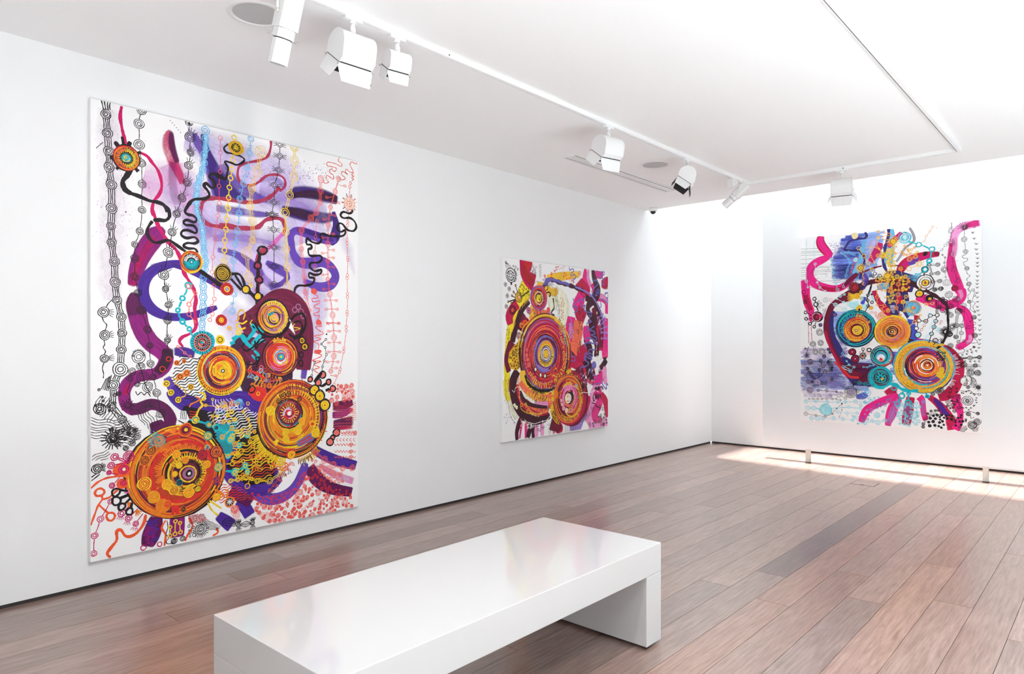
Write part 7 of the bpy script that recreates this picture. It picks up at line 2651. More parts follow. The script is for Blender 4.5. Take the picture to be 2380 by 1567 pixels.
L red 7.3 943,1616;943,1669;975,1678;986,1656;948,1643
L red 6.7 986,1642;992,1610;1014,1624;1019,1645
L red 6.7 1036,1639;1038,1603
L red 6.7 1052,1637;1069,1638
L red 6.7 1060,1655;1063,1591
L red 6.7 1080,1579;1082,1626;1108,1627
L red 6.7 1081,1606;1102,1607
L red 6.7 1127,1623;1102,1570
G speckles
X k,graph 40 1.6 3.7 -21,1742;1741,1713;1741,31;-21,39
D crim -5.7 1726.7 7.7 0.06
'''
sq = painting('square unframed canvas of crimson, yellow and pink swirls on the left wall', (4.792, 4.40, 0.477), 0.0, 1770, 1752, 0.038, P2, 7)

P3 = '''
G blue_wash
A skyb 0.9 0.15 578,2157;882,2157;882,1917;757,1630;630,1638;393,1653;371,1825;404,1959;489,2087
A cobalt 0.85 0.35 526,2140;707,2143;671,1969;656,1803;630,1638;382,1659;371,1854;404,1971;478,2100
A navy 0.8 0.55 393,1824;578,1809;578,1647;393,1659
B blue 0.9 0.25 0.4 702,2088,33;681,1968,61;645,1832,67;594,1696,73
B blue 0.9 0.25 0.4 966,2169,65;966,2050,108;946,1911,119;946,1770,87
B tq 0.85 0.3 0.4 985,1907,87;971,1790,87
B lav 0.7 0.3 0.8 788,2068,165;778,1931,187;757,1795,138
A skyb 0.85 0.35 7,728;956,741;757,386;499,385;7,364
A lavm 0.7 0.5 7,670;656,682;604,401;7,399
A cobalt 0.6 0.6 61,682;604,681;552,466;118,474
A lav 0.6 0.45 7,399;499,397;446,304;7,282
B cobalt 0.8 0.4 0.5 604,312,73;681,321,111;732,351,88
A lavm 0.7 0.5 7,867;339,868;393,663;7,656
A skyb 0.9 0.3 360,1296;499,1274;425,1038;360,1011
A lavm 0.8 0.3 360,1050;499,981;552,812;499,665;404,754
G ruled_lines
L graph 2.9 4,2036;118,2031;262,2025
L graph 2.9 4,2004;118,1999;339,1986
L graph 2.9 4,1986;118,1982;350,1968
L graph 2.9 4,1960;118,1956;295,1947
L graph 2.9 4,1913;118,1909;446,1889
L graph 2.9 4,1860;118,1857;118,1864
L graph 2.9 4,1819;118,1816;371,1804
L graph 2.9 4,1804;118,1801;339,1792
L graph 2.9 4,1778;118,1775;382,1763
L graph 2.9 4,1757;118,1755;371,1744
L graph 2.9 4,1731;118,1729;306,1723
L graph 2.9 4,1713;118,1711;185,1714
L graph 2.9 4,1675;118,1673;207,1675
L graph 2.9 4,1648;118,1647;446,1634
L graph 2.9 4,1593;118,1592;240,1592
L graph 2.9 4,1575;118,1574;218,1576
L vio 3.4 339,2045;382,2044;446,2037
L navy 3.4 359,2026;410,2025;462,2019
L vio 3.4 379,2007;407,2008;477,2000
L navy 3.4 350,1993;403,1991;455,1985
L vio 3.4 370,1974;399,1974;471,1967
L navy 3.4 342,1959;395,1958;449,1952
L vio 3.4 362,1940;392,1941;464,1934
L navy 3.4 381,1921;388,1924;480,1915
L vio 3.4 353,1907;384,1908;458,1900
L navy 3.4 373,1888;413,1888;473,1882
L vio 3.4 344,1873;409,1871;452,1867
L navy 3.4 364,1854;405,1855;467,1848
L vio 3.4 384,1836;401,1838;482,1830
L navy 3.4 356,1821;398,1821;461,1815
L vio 3.4 376,1802;394,1804;476,1797
L navy 3.4 347,1787;390,1788;454,1782
L vio 3.4 367,1769;386,1771;470,1763
L navy 3.4 387,1750;383,1754;448,1748
L vio 3.4 358,1735;411,1735;463,1730
L navy 3.4 378,1717;407,1718;479,1712
L vio 3.4 350,1701;404,1701;457,1696
L navy 3.4 370,1683;400,1684;472,1678
L vio 3.4 341,1668;396,1668;451,1663
L navy 3.4 361,1649;392,1651;466,1645
L vio 3.4 381,1631;388,1634;481,1627
L navy 3.4 352,1616;385,1617;460,1611
L navy 3.5 7,693;174,700;393,701
L navy 3.5 7,678;228,687;425,687
L navy 3.4 7,664;281,673;458,673
L navy 3.4 7,649;334,660;490,660
L navy 3.5 7,634;223,643;522,646
L navy 3.4 7,620;276,630;395,629
L navy 3.4 7,605;329,617;428,616
L navy 3.5 7,590;218,600;461,603
L navy 3.4 7,576;271,587;493,589
L navy 3.4 7,561;324,574;525,576
L navy 3.5 7,546;213,557;398,558
L navy 3.5 7,531;266,544;431,545
L navy 3.4 7,517;319,531;463,532
L navy 3.5 7,502;208,513;496,519
L navy 3.5 7,487;261,500;528,506
L navy 3.4 7,473;314,488;401,487
L navy 3.5 7,458;203,470;433,474
L navy 3.5 7,443;256,457;466,461
L navy 3.4 7,429;309,445;498,449
L navy 3.5 7,414;198,426;530,436
L navy 3.5 7,399;251,414;404,416
L navy 3.4 7,385;305,402;436,404
G brush_stroke
B crim 0.97 0.12 0.15 235,2168,75;224,2114,98;240,2055,109;284,1993,103;328,1943,86
G brush_stroke
B hot 0.95 0.2 0.2 229,2165,58;229,2090,75;279,2005,75;333,1948,74;306,1916,75;240,1887,98;174,1858,104;123,1810,105;104,1747,99;118,1676,105;174,1609,104;262,1569,98;360,1547,86;446,1553,85;520,1600,79;583,1663,62
G brush_stroke
B crim 0.8 0.4 0.3 185,1585,46;284,1551,57;393,1534,57;489,1562,51
G brush_stroke
B wine 0.9 0.25 0.2 478,1569,51;552,1637,56;630,1705,50
G brush_stroke
B hot 0.95 0.2 0.2 50,1669,100;56,1593,105;61,1510,105
G brush_stroke
B hot 0.97 0.15 0.2 56,1546,105;67,1452,99;90,1369,99;118,1298,87;118,1228,52;118,1170,29
G brush_stroke
B crim 0.8 0.35 0.3 61,1499,58;90,1381,64;123,1298,58
G paint_runs
L crim 4.7 90,1206;92,1101;95,914
L crim 5.8 123,1170;126,1042;132,937
G brush_stroke
B pinkw 0.97 0.12 0.2 1780,2143,85;1698,2132,86;1629,2115,87;1577,2075,82;1555,2015,77;1547,1939,82
G brush_stroke
B hot 0.75 0.3 0.3 1778,2143,75;1715,2135,71;1655,2122,51
G brush_stroke
B hot 0.9 0.25 0.3 1547,1960,77;1538,1878,82;1529,1812,77;1529,1745,98;1538,1678,108;1560,1599,113;1590,1515,107;1612,1433,97
G brush_stroke
B pinkw 0.7 0.4 0.4 1560,2015,56;1564,1912,62;1547,1811,62
G brush_stroke
B hot 0.95 0.2 0.2 1612,1474,97;1625,1412,92;1599,1357,92;1538,1323,98;1467,1311,104;1391,1329,99;1323,1363,94;1254,1403,100;1208,1416,79
G brush_stroke
B pinkw 0.7 0.4 0.4 1603,1474,51;1621,1402,46;1582,1352,46
G brush_stroke
B hot 0.97 0.12 0.2 1577,1291,46;1625,1269,77;1664,1217,86;1681,1150,91;1689,1074,86;1694,1008,76;1685,947,71;1647,907,66;1603,876,72;1586,856,51
G brush_stroke
B graph 0.5 0.5 0.4 1577,1281,31;1612,1259,56;1638,1217,41
G brush_stroke
B pinkw 0.8 0.3 0.3 1698,1008,41;1694,942,41;1655,912,36
G brush_stroke
B crim 0.97 0.12 0.15 1423,1853,52;1346,1854,73;1273,1845,90;1189,1825,96;1123,1794,101;1076,1744,97;1052,1692,81
G brush_stroke
B hot 0.7 0.4 0.3 1346,1838,37;1254,1830,48;1137,1792,59;1080,1743,54
G brush_stroke
B mag 0.97 0.15 0.15 1071,2120,43;1032,2075,59;979,2021,65;935,1977,60
G brush_stroke
B vio 0.8 0.4 0.3 1236,1837,32;1180,1784,58;1123,1777,48
G brush_stroke
B grey 0.8 0.35 0.3 1142,2168,27;1180,2092,32;1189,2017,32;1133,1969,27;1095,1935,32;1061,1868,32;1013,1797,27
G brush_stroke
B hot 0.97 0.12 0.15 666,26,67;691,111,83;732,180,88;808,234,88;887,277,93;971,319,87;1033,366,86
G brush_stroke
B hot 0.97 0.12 0.15 936,8,60;946,90,76;966,184,81;1004,267,81;1048,334,75
G brush_stroke
B crim 0.9 0.25 0.2 907,360,54;980,406,76;1033,398,81
G brush_stroke
B hot 0.97 0.12 0.15 935,41,71;970,130,92;1003,229,86;1042,323,81
G brush_stroke
B crim 0.97 0.15 0.15 1114,33,86;1123,113,101;1137,194,101;1147,275,91;1161,340,85
G brush_stroke
B hot 0.97 0.15 0.15 1300,94,58;1282,167,58;1273,240,58;1263,308,69;1236,343,85
G brush_stroke
B crim 0.97 0.12 0.15 1328,348,58;1391,299,73;1445,240,88;1489,170,103;1520,100,113;1542,14,123
G brush_stroke
B indi 0.9 0.3 0.25 1373,329,31;1418,280,57;1454,220,62;1503,150,57
G brush_stroke
B hot 0.97 0.12 0.15 1569,391,87;1577,314,92;1599,239,77;1612,168,56;1595,85,77;1564,16,82
G brush_stroke
B pinkw 0.8 0.3 0.3 1472,169,41;1472,86,31;1489,26,31
G brush_stroke
B crim 0.98 0.08 0.1 1586,750,102;1599,668,97;1595,581,97;1577,494,102;1538,420,108;1481,366,103;1418,342,78
G brush_stroke
B crim 0.98 0.08 0.1 1449,876,67;1512,840,77;1560,778,87;1582,717,92;1586,666,92
G dark_ground
F navy 980,1464;1043,1450;1053,1214;956,1216;907,1359
F wine 531,1521;656,1525;666,1469;552,1396;393,1363;339,1382;446,1469
F navy 499,767;604,701;768,693;858,650;882,542;757,428;578,443;468,585;404,743
F navy 833,891;956,869;1004,794;1033,676;1004,567;980,675;946,815
A wine 0.9 0.3 526,700;757,670;788,484;604,477
A cobalt 0.85 0.35 956,815;1033,816;1043,547;985,599
F navy 921,1500;1123,1500;1142,1403;1151,1211;1123,1179;1080,1256;1018,1279;970,1248;921,1359
F crim 1008,1431;1080,1433;1076,1352;1028,1338
F cobalt 1123,1179;1189,1167;1236,976;1226,933;1161,934;1147,1072
F blue 1109,1372;1189,1369;1226,1283;1189,1210;1137,1211;1109,1276
F crim 1189,1220;1245,1208;1236,1134;1189,1141
F hot 1217,971;1282,960;1382,902;1346,881;1226,923
F plumk 1142,976;1217,934;1151,912;1104,934
W wht 9.8 3.8 0 1.1 32.5 950,1341;1008,1333;1003,1215;965,1281
W gold,orangel 16.2 6.5 35 1.1 32.3 1018,880;1114,923;1142,870;1047,821
F navy 921,1706;1032,1709;1226,1632;1170,1465;921,1478
F wht 960,1834;921,1826;921,1739
A blue 0.9 0.3 1147,1658;1245,1636;1226,1526;1151,1552
F wine 950,1596;1066,1594;1151,1541;1142,1467;950,1477
G brush_stroke
B wine 0.99 0.05 0.1 697,1545,39;578,1473,62;457,1417,62;360,1353,68;328,1280,74;306,1183,80;298,1086,80;317,982,74;350,891,69;393,794,68;436,709,62;489,631,62;578,577,62;681,558,44
G brush_stroke
B navy 0.98 0.1 0.15 371,1290,34;350,1188,46;350,1085,51;371,982,57;414,879,74;462,778,79
G brush_stroke
B crim 0.9 0.3 0.2 284,1063,23;306,959,34;339,868,29;404,743,28;446,642,34;510,553,34;578,521,34
G red_flecks
L red 22.6 382,703;446,642;499,586;552,537;645,529
G brush_stroke
B wine 0.98 0.08 0.12 541,1486,51;614,1544,56;707,1583,55;808,1605,55;907,1609,54;1004,1609,59;1100,1592,59
G brush_stroke
B choc 0.97 0.1 0.12 1066,1599,59;1151,1568,59;1226,1526,58;1291,1459,53
G brush_stroke
B vio 0.8 0.3 0.3 681,1701,67;707,1616,89;671,1524,67
G brush_stroke
B mag 0.85 0.3 0.3 867,2027,66;828,1943,99;788,1870,88;757,1817,66
G brush_stroke
B blue 0.85 0.3 0.4 828,1527,66;887,1545,87;956,1541,76
G crest_lashes
T k 887.2 1294.4 310.8 349 46 7.6 50 135 1
S k 10 12.1 22.1 1 7.7 - 757,1685;858,1700;858,1645;768,1629
G dark_stems
L navy 25.8 704,2160;722,2119;697,2094;625,2096;541,2071;505,2018;491,1985;562,1970;640,1960;681,1912;702,1866;691,1800;671,1719;650,1637
L navy 30.5 944,2171;941,2090;912,1990;902,1915;887,1840;902,1762;931,1700
L wine 18.7 645,1709;717,1727;793,1754;877,1770
L wine 14 956,1758;1004,1765;1043,1757;1100,1726
L k 16.5 773,1574;762,1530;747,1465
G rosette
D tq 606.5 1086.4 207.9 0.03
Q tq,teal,k,navy 606.5 1086.4 174.6 214.1 50 7.3 1 0 0
D k 610.4 1084.3 187 0.03
R tq 606.5 1086.4 176.7 10.4 0.03
D navy 606.5 1086.4 166.3 0.05
T tq 606.5 1086.4 128.9 166.3 22 10.4 90 250 1
T gold 606.5 1086.4 124.7 166.3 12 9.4 20 90 1
T wine 606.5 1086.4 124.7 166.3 10 12.5 -50 20 1
D gold 616.1 1069.6 132.9 0.05
D red 616.1 1069.6 120.5 0.05
Q gold,or,red,orangel,k,rust 616.1 1069.6 74.8 137.1 70 6.2 1 0 0
T gold 618.1 1069.6 74.8 108 34 6.2 0 360 1
D wine 625.8 1065.3 70.6 0.05
D k 625.8 1065.3 62.3 0.05
D gold 625.8 1065.3 54 0.06
Q ochre,orangel,gold 625.8 1065.3 10.4 54 18 10.4 1 0 0
D k 612.3 1061.4 14.5 0.08
D wht 612.3 1061.4 8.3 0.08
G rosette
D k 979.3 1042.5 184.6 0.03
D orangel 979.3 1042.5 175.8 0.03
T k 979.3 1042.5 151.2 179.3 40 5.3 0 180 1
Q gold,orangel,yel 979.3 1042.5 147.7 179.3 34 8.8 1 0 0
D orangel 979.3 1042.5 151.2 0.03
T or 979.3 1042.5 105.5 147.7 40 7 90 330 1
T k 979.3 1042.5 123.1 147.7 26 3.5 -30 120 1
Q orangel,gold,or,rust,lcoral 979.3 1042.5 87.9 158.2 80 5.3 1 0 0
D or 979.3 1042.5 84.4 0.04
R k 979.3 1042.5 84.4 5.3 0.05
Q orangel,or,gold,wine,lavm 979.3 1042.5 35.2 84.4 34 8.8 1 0 0
R k 979.3 1042.5 52.7 8.8 0.08
D orangel 979.3 1042.5 45.7 0.05
Q or,k,orangel 979.3 1042.5 17.6 45.7 14 8.8 1 0 0
D k 979.3 1042.5 17.6 0.1
D wht 979.3 1042.5 8.8 0.1
G rosette
D navy 1274.9 666.7 284.8 0.03
Q tq,blue,navy 1274.9 666.7 268.7 290.2 16 8.1 1 0 0
D gold 1274.9 666.7 268.7 0.02
T k 1274.9 666.7 225.7 263.3 70 4.8 20 220 1
Q gold,yel,orangel,k,amb 1274.9 666.7 220.3 274 100 5.9 1 0 0
R gold 1274.9 666.7 263.3 10.7 0.02
T gold 1274.9 666.7 225.7 263.3 50 5.9 0 360 1
D orangel 1281.9 666.8 214.8 0.03
T or 1274.9 666.7 177.3 225.7 60 6.7 60 260 1
T gold 1274.9 666.7 188.1 231 40 6.7 220 330 1
Q lavm,mag,orangel,tq,gold 1284.3 666.9 177.2 225.5 40 8.1 1 0 0
D wine 1293.6 672.4 166.3 0.04
Q wine,red,k,crim,vio,k,orangel 1293.6 672.4 107.3 187.7 110 8 1 0 0
T gold 1298.3 667.2 107.2 160.9 16 5.4 -30 40 1
D or 1303 678 112.5 0.05
Q red,or,orangel,wht 1305.3 678 69.7 117.9 30 10.7 1 0 0
R k 1312.3 680.8 58.9 10.7 0.05
D wht 1310 678.1 53.6 0.08
D or 1314.7 680.9 45.5 0.05
Q red,orangel,k 1314.7 680.9 16.1 45.5 12 8 1 0 0
D wht 1314.7 680.9 9.4 0.1
G rosette_eyes
D gold 1106.5 529.4 35.3 0.12
C orangel 1106.5 529.4 28.2 3 4.8
D gold 1156.2 493.8 24.5 0.12
C ochre 1156.2 493.8 19.6 3 4.8
D gold 1174.9 467.9 21.3 0.12
C or 1174.9 467.9 17 3 4.8
D yel 1431.5 581.7 33.2 0.12
C ochre 1431.5 581.7 26.6 3 4.7
D yel 1447.2 631.4 27 0.12
C ochre 1447.2 631.4 21.6 3 4.7
T yel 1431.5 581.7 31.2 46.7 10 9.3 0 360 1
L vio 15.7 1309,520;1364,533;1414,555
L wht 7.4 1226,523;1282,504;1355,511
L wht 9.6 1099,647;1114,588;1128,568
S k 16 6.2 15.6 1 7.3 - 1400,852;1472,831;1472,748;1409,737
G rosette
D k 876.4 776.4 117.5 0.05
D tq 876.4 776.4 111.9 0.04
T wht 876.4 776.4 80.6 102.9 10 7.8 -70 70 1
Q tq,teal,k,rust 876.4 776.4 78.3 111.9 20 6.7 1 0 0
D k 868.3 774 73.9 0.05
R tq 868.3 774 73.9 11.2 0.05
D blue 868.3 770.7 56 0.05
Q blue,tq,teal 868.3 770.7 33.6 56 14 7.8 1 0 0
D wht 868.3 756.1 38.1 0.06
T lcoral 868.3 744.9 5.6 33.6 9 6.7 200 340 1
D red 868.3 742.7 13.4 0.1
G rosette
D tq 862.5 538.9 118.2 0.05
Q tq,teal 862.5 538.9 104.3 125.1 16 8.1 1 0 0
D k 862.5 538.9 92.7 0.05
R tq 862.5 538.9 83.4 10.4 0.05
Q wine,k,tq 862.5 538.9 57.9 90.4 22 5.8 1 0 0
D teal 862.5 538.9 57.9 0.05
D k 862.5 538.9 48.7 0.05
T tq 862.5 538.9 11.6 48.7 8 16.2 0 360 1
D gold 881.4 522.1 13.9 0.06
D k 881.4 522.1 4.6 0.06
G rosette
D blue 1184.3 1297.4 73 0.05
Q tq,gold,red,blue,orangel 1184.3 1297.4 19.9 83 44 5.3 1 0 0
D orangel 1184.3 1297.4 19.9 0.05
Q red,or 1184.3 1297.4 3.3 18.6 8 5.3 1 0 0
G rosette
D wht 1099.4 2060.3 45 0.05
Q tq,teal,blue 1099.4 2060.3 11.2 64.6 34 4.5 1 0 0
R tq 1099.4 2060.3 61.8 5.6 0.05
R tq 1099.4 2060.3 28.1 5.6 0.05
D cyanp 1099.4 2060.3 11.2 0.05
G rosette
D wht 1295.6 1558.8 84.1 0.05
R k 1295.6 1558.8 84.1 8.4 0.05
R k 1295.6 1558.8 58.9 4.2 0.05
Q k,gold,wine 1295.6 1558.8 46.3 63.1 12 4.2 1 0 0
D k 1295.6 1558.8 37.9 0.05
D gold 1295.6 1558.8 30.3 0.08
Q yel,ochre,k 1295.6 1558.8 8.4 30.3 12 6.7 1 0 0
D wine 1295.6 1558.8 10.1 0.05
G yellow_suns
T gold 660.7 1763.9 28.9 54.9 18 6.7 0 360 1
D gold 660.7 1763.9 28.9 0.06
R k 660.7 1763.9 26 5 0.07
C ochre 660.7 1763.9 18.8 2 4.4
D k 660.7 1763.9 4.4 0.06
T gold 931.5 1656.8 34.8 66.1 18 6.5 0 360 1
D gold 931.5 1656.8 34.8 0.06
R k 931.5 1656.8 31.3 4.9 0.07
C ochre 931.5 1656.8 22.6 2 4.3
D k 931.5 1656.8 4.3 0.06
T gold 987.5 2028.7 32.4 61.6 18 6.5 0 360 1
D gold 987.5 2028.7 32.4 0.06
R k 987.5 2028.7 29.2 4.9 0.07
C ochre 987.5 2028.7 21.1 2 4.3
D k 987.5 2028.7 4.3 0.06
T gold 892.2 1885.6 21.8 41.4 18 6.5 0 360 1
D gold 892.2 1885.6 21.8 0.06
R k 892.2 1885.6 19.6 4.9 0.07
C ochre 892.2 1885.6 14.2 2 4.4
D k 892.2 1885.6 4.4 0.06
D cream 598.7 2132 35.8 0.1
C gold 598.7 2132 33.5 4 3.9
C gold 842.6 2155.5 19.7 3 3.3
C gold 840.1 2087.3 19.7 3 3.3
C orangel 837.7 1887.6 24.1 3 4.4
K gold 1 6.7 6.7 640.1,1988.3,22.3;691.4,1894.8,22.2;737.2,1816.2,22.1;777.6,1733.2,20.9
C gold 640.1 1988.3 22.3 1 6.7
C gold 691.4 1894.8 22.2 1 6.7
C gold 737.2 1816.2 22.1 1 6.7
C gold 777.6 1733.2 20.9 1 6.7
K gold 1 4.9 6.6 837.7,2073.9,16.4;827.7,1981.7,14.3;757.4,1982.8,13.2;765,1882.9,13.2;802.7,1813.8,12.1
C gold 837.7 2073.9 16.4 1 4.9
C gold 827.7 1981.7 14.3 1 4.9
C gold 757.4 1982.8 13.2 1 4.9
C gold 765 1882.9 13.2 1 4.9
C gold 802.7 1813.8 12.1 1 4.9
K gold 1 7.7 6.6 847.6,1963.4,10.9;892.2,1885.6,21.8
C gold 847.6 1963.4 10.9 1 7.7
C gold 892.2 1885.6 21.8 1 7.7
K gold 2 4.6 7.6 951.1,1839.9,19.5;946.2,1769.7,10.9;975.4,1935.2,19.5;931.5,1923,16.3
C gold 951.1 1839.9 19.5 2 4.6
C gold 946.2 1769.7 10.9 2 4.6
C gold 975.4 1935.2 19.5 2 4.6
C gold 931.5 1923 16.3 2 4.6
L orangel 6.5 902,2171;892,2134;956,2121;966,2099;892,2096;892,2063;946,2052;946,2025;907,2023
L gold 6.7 686,1707;681,1668;697,1639;671,1619;691,1595;676,1579;702,1567
G gold_bead_web
S gold,yel 34 7.6 18.5 2 4.9 l 917,1946;1004,1992;1005,1668;956,1699;907,1838
S gold,orangel 20 8.8 19.8 2 5 l 788,1655;956,1617;1000,1474;858,1481
S gold,orangel 16 7.6 16.2 2 4.3 l 989,2015;1226,1949;1208,1866;1104,1865;960,1888
S gold,orangel,yel 26 9.8 25 2 5.4 l 930,1700;1151,1631;1147,1477;950,1487
K orangel 1 3.7 6.3 1364,2145.2,13.6;1336.7,2103.7,10.5;1304.7,2057.4,12.6;1286.4,2004,10.5;1235.6,1969.5,23.3
C orangel 1364 2145.2 13.6 1 3.7
C orangel 1336.7 2103.7 10.5 1 3.7
C orangel 1304.7 2057.4 12.6 1 3.7
C orangel 1286.4 2004 10.5 1 3.7
C orangel 1235.6 1969.5 23.3 1 3.7
K gold 1 4.5 6.4 1146.7,1823.6,26.6;1203,1845.4,24.4;1221.7,1891.5,13.8
C gold 1146.7 1823.6 26.6 2 4.5
C gold 1203 1845.4 24.4 2 4.5
C gold 1221.7 1891.5 13.8 2 4.5
K gold 1 4.5 6.4 1061.2,1728.7,21.5;1080.3,1625.4,21.4;1085.1,1507.2,21.4
C gold 1061.2 1728.7 21.5 2 4.5
C gold 1080.3 1625.4 21.4 2 4.5
C gold 1085.1 1507.2 21.4 2 4.5
K gold 1 5.3 6.4 1142,1720,26.7;1240.2,1763,19
C gold 1142 1720 26.7 1 5.3
C gold 1240.2 1763 19 1 5.3
T gold 1240.2 1763 19 42.3 9 6.3 0 360 1
K gold 1 4.5 6.4 1113.6,1420.3,21.4;1085.1,1362.7,23.6;1097,1265.8,15
C gold 1113.6 1420.3 21.4 2 4.5
C gold 1085.1 1362.7 23.6 2 4.5
C gold 1097 1265.8 15 2 4.5
K orangel 1 5.4 6.5 1037.2,1445.4,24.8;1025.2,1370.5,21.5;1020.4,1300.7,20.5;1056.4,1221.5,16.1
C orangel 1037.2 1445.4 24.8 2 5.4
C orangel 1025.2 1370.5 21.5 2 5.4
C orangel 1020.4 1300.7 20.5 2 5.4
C orangel 1056.4 1221.5 16.1 2 5.4
K gold 1 6.3 6.3 1359.4,1335.6,17.8;1300.2,1327.4,17.9
C gold 1359.4 1335.6 17.8 1 6.3
C gold 1300.2 1327.4 17.9 1 6.3
K gold 1 6.4 6.4 1151.4,1104.2,7.5;1193.7,1140.6,21.2;1249.5,1215.9,12.7
C gold 1151.4 1104.2 7.5 1 6.4
C gold 1193.7 1140.6 21.2 1 6.4
C gold 1249.5 1215.9 12.7 1 6.4
D gold 1240.2 1446 30.6 0.06
R k 1240.2 1446 37 11.6 0.07
D ochre 1244.9 1443.2 13.7 0.06
L k 5.3 1249,1493;1263,1535
L gold 7.4 1254,1488;1273,1539
L gold 7.4 1236,1489;1254,1540
D k 1332.2 1394.3 36.7 0.06
R k 1332.2 1394.3 47.2 5.2 0.07
D ochre 1336.7 1386.2 15.7 0.06
D gold 1085.1 1362.7 19.3 0.06
C k 1085.1 1360 10.7 1 4.3
G turquoise_chain
L tq 13.8 1137,2011;1180,1996;1217,1982
R tq 1233.3 1969.7 24.3 11.6 0.1
L tq 12.6 1254,1968;1296,1943;1332,1918
R tq 1357.2 1910.6 24.1 11.5 0.1
L tq 13.6 1350,1885;1346,1838;1337,1803
R tq 1332.2 1789.8 21 15.7 0.12
L tq 12.6 1314,1773;1309,1726
D tq 1293.3 1701 32.6 0.1
D wht 1293.3 1701 15.8 0.1
R k 1291 1698.5 32.6 7.4 0.07
L tq 11.6 1268,1671;1236,1658;1198,1660
L k 9.5 1284,1665;1284,1633
L tq 16.1 1085,389;1071,357
R tq 1073.2 345.9 26.8 16.1 0.1
L tq 21.5 1061,319;1042,285
R tq 1030 255 24.8 17.2 0.1
L tq 21.3 1137,402;1137,370
R tq 1139.7 375.9 18.1 12.8 0.1
L tq 16 1137,360;1137,301
R tq 1134.9 274.3 25.6 17.1 0.1
R tq 996.2 425.9 23.8 13 0.1
L tq 15.8 1300,389;1309,358
D tq 1313.9 349.9 23.1 0.1
R navy 1313.9 349.9 9.4 5.2 0.07
L tq 32.2 940,470;1018,462;1066,421;1137,402;1231,407
T tq 979.3 460.3 32.5 59.5 12 4.3 60 200 1
K teal 2 5.6 5.6 601.3,476.5,13.4;647.8,469.8,22.3;714.3,458.4,25.5;782.6,452.7,17.6
C teal 601.3 476.5 13.4 2 5.6
C teal 647.8 469.8 22.3 2 5.6
C teal 714.3 458.4 25.5 2 5.6
C teal 782.6 452.7 17.6 2 5.6
K cyan 1 5.5 6.7 688.9,648.9,11.1;729.6,647,11.1;757.4,664.1,12.1;790.2,670.3,11
C cyan 688.9 648.9 11.1 1 5.5
C cyan 729.6 647 11.1 1 5.5
C cyan 757.4 664.1 12.1 1 5.5
C cyan 790.2 670.3 11 1 5.5
K cyan 1 4.7 6.8 512.5,712.7,11.3;538.7,670.9,13.5;590.9,646.8,14.5;551.8,598.2,19.1
C cyan 512.5 712.7 11.3 2 4.7
C cyan 538.7 670.9 13.5 2 4.7
C cyan 590.9 646.8 14.5 2 4.7
C cyan 551.8 598.2 19.1 2 4.7
K cyan 1 5.7 6.8 472.8,649.9,14.7;538.7,670.9,13.5
C cyan 472.8 649.9 14.7 1 5.7
C cyan 538.7 670.9 13.5 1 5.7
L cyanp 7.9 468,638;499,617;536,606
L cyanp 5.6 489,645;531,629;547,612
K cyan 1 5.1 6.8 478.1,862.5,11.3;467.5,797.5,13.6;501.9,766.8,10.1
C cyan 478.1 862.5 11.3 1 5.1
C cyan 467.5 797.5 13.6 1 5.1
C cyan 501.9 766.8 10.1 1 5.1
K cyan 1 5.1 6.8 454.3,1952,11.3;501.9,1911.1,11.3;530.9,1877.6,11.2;546.6,1825.8,12.4;520.4,1751.9,13.5;504.6,1691,14.7;488.7,1624.4,14.7;478.1,1562.9,14.7
C cyan 454.3 1952 11.3 1 5.1
C cyan 501.9 1911.1 11.3 1 5.1
C cyan 530.9 1877.6 11.2 1 5.1
C cyan 546.6 1825.8 12.4 1 5.1
C cyan 520.4 1751.9 13.5 1 5.1
C cyan 504.6 1691 14.7 1 5.1
C cyan 488.7 1624.4 14.7 1 5.1
C cyan 478.1 1562.9 14.7 1 5.1
K cyan 1 5.1 6.8 494,1956.9,9;530.9,1953.6,14.6;567.5,1933.4,14.6;593.5,1920,14.5
C cyan 494 1956.9 9 1 5.1
C cyan 530.9 1953.6 14.6 1 5.1
C cyan 567.5 1933.4 14.6 1 5.1
C cyan 593.5 1920 14.5 1 5.1
K cyan 1 3.8 6.9 344.2,1890.4,19.4;349.6,1827.1,14.8;360.4,1780.6,11.4;368.5,1731.5,14.8;379.3,1662.4,19.4;398.1,1601.5,15.9;414.2,1532.4,20.4
C cyan 344.2 1890.4 19.4 2 3.8
C cyan 349.6 1827.1 14.8 2 3.8
C cyan 360.4 1780.6 11.4 2 3.8
C cyan 368.5 1731.5 14.8 2 3.8
C cyan 379.3 1662.4 19.4 2 3.8
C cyan 398.1 1601.5 15.9 2 3.8
C cyan 414.2 1532.4 20.4 2 3.8
D cyan 606.5 1860.2 25.7 0.06
C cyanp 606.5 1860.2 22.4 3 4.5
R red 606.5 1860.2 30.2 4.5 0.07
L red 7.9 594,1830;578,1792;588,1764;557,1744;557,1710;547,1694
K cyanp 1 3.9 7 168.3,1847,17.4;168.3,1789,7
C cyanp 168.3 1847 17.4 2 3.9
C cyanp 168.3 1789 7 2 3.9
K cyanp 1 3.9 7 67,1650.4,19.9;84,1579.3,12.8
C cyanp 67 1650.4 19.9 2 3.9
C cyanp 84 1579.3 12.8 2 3.9
K cyanp 1 3.9 6.9 190.6,1631.2,15;221,1568.7,16.2;278.8,1522.4,14.9
C cyanp 190.6 1631.2 15 2 3.9
C cyanp 221 1568.7 16.2 2 3.9
C cyanp 278.8 1522.4 14.9 2 3.9
L cyanp 7 70,2147;64,2025;64,1849;64,1674
L cyanp 5.2 160,2132;157,2016;165,1899
K cyanp 1 4.3 6.9 284.3,1418.9,23;392.8,1360.1,25;494,1302.6,27.1
C cyanp 284.3 1418.9 23 3 4.3
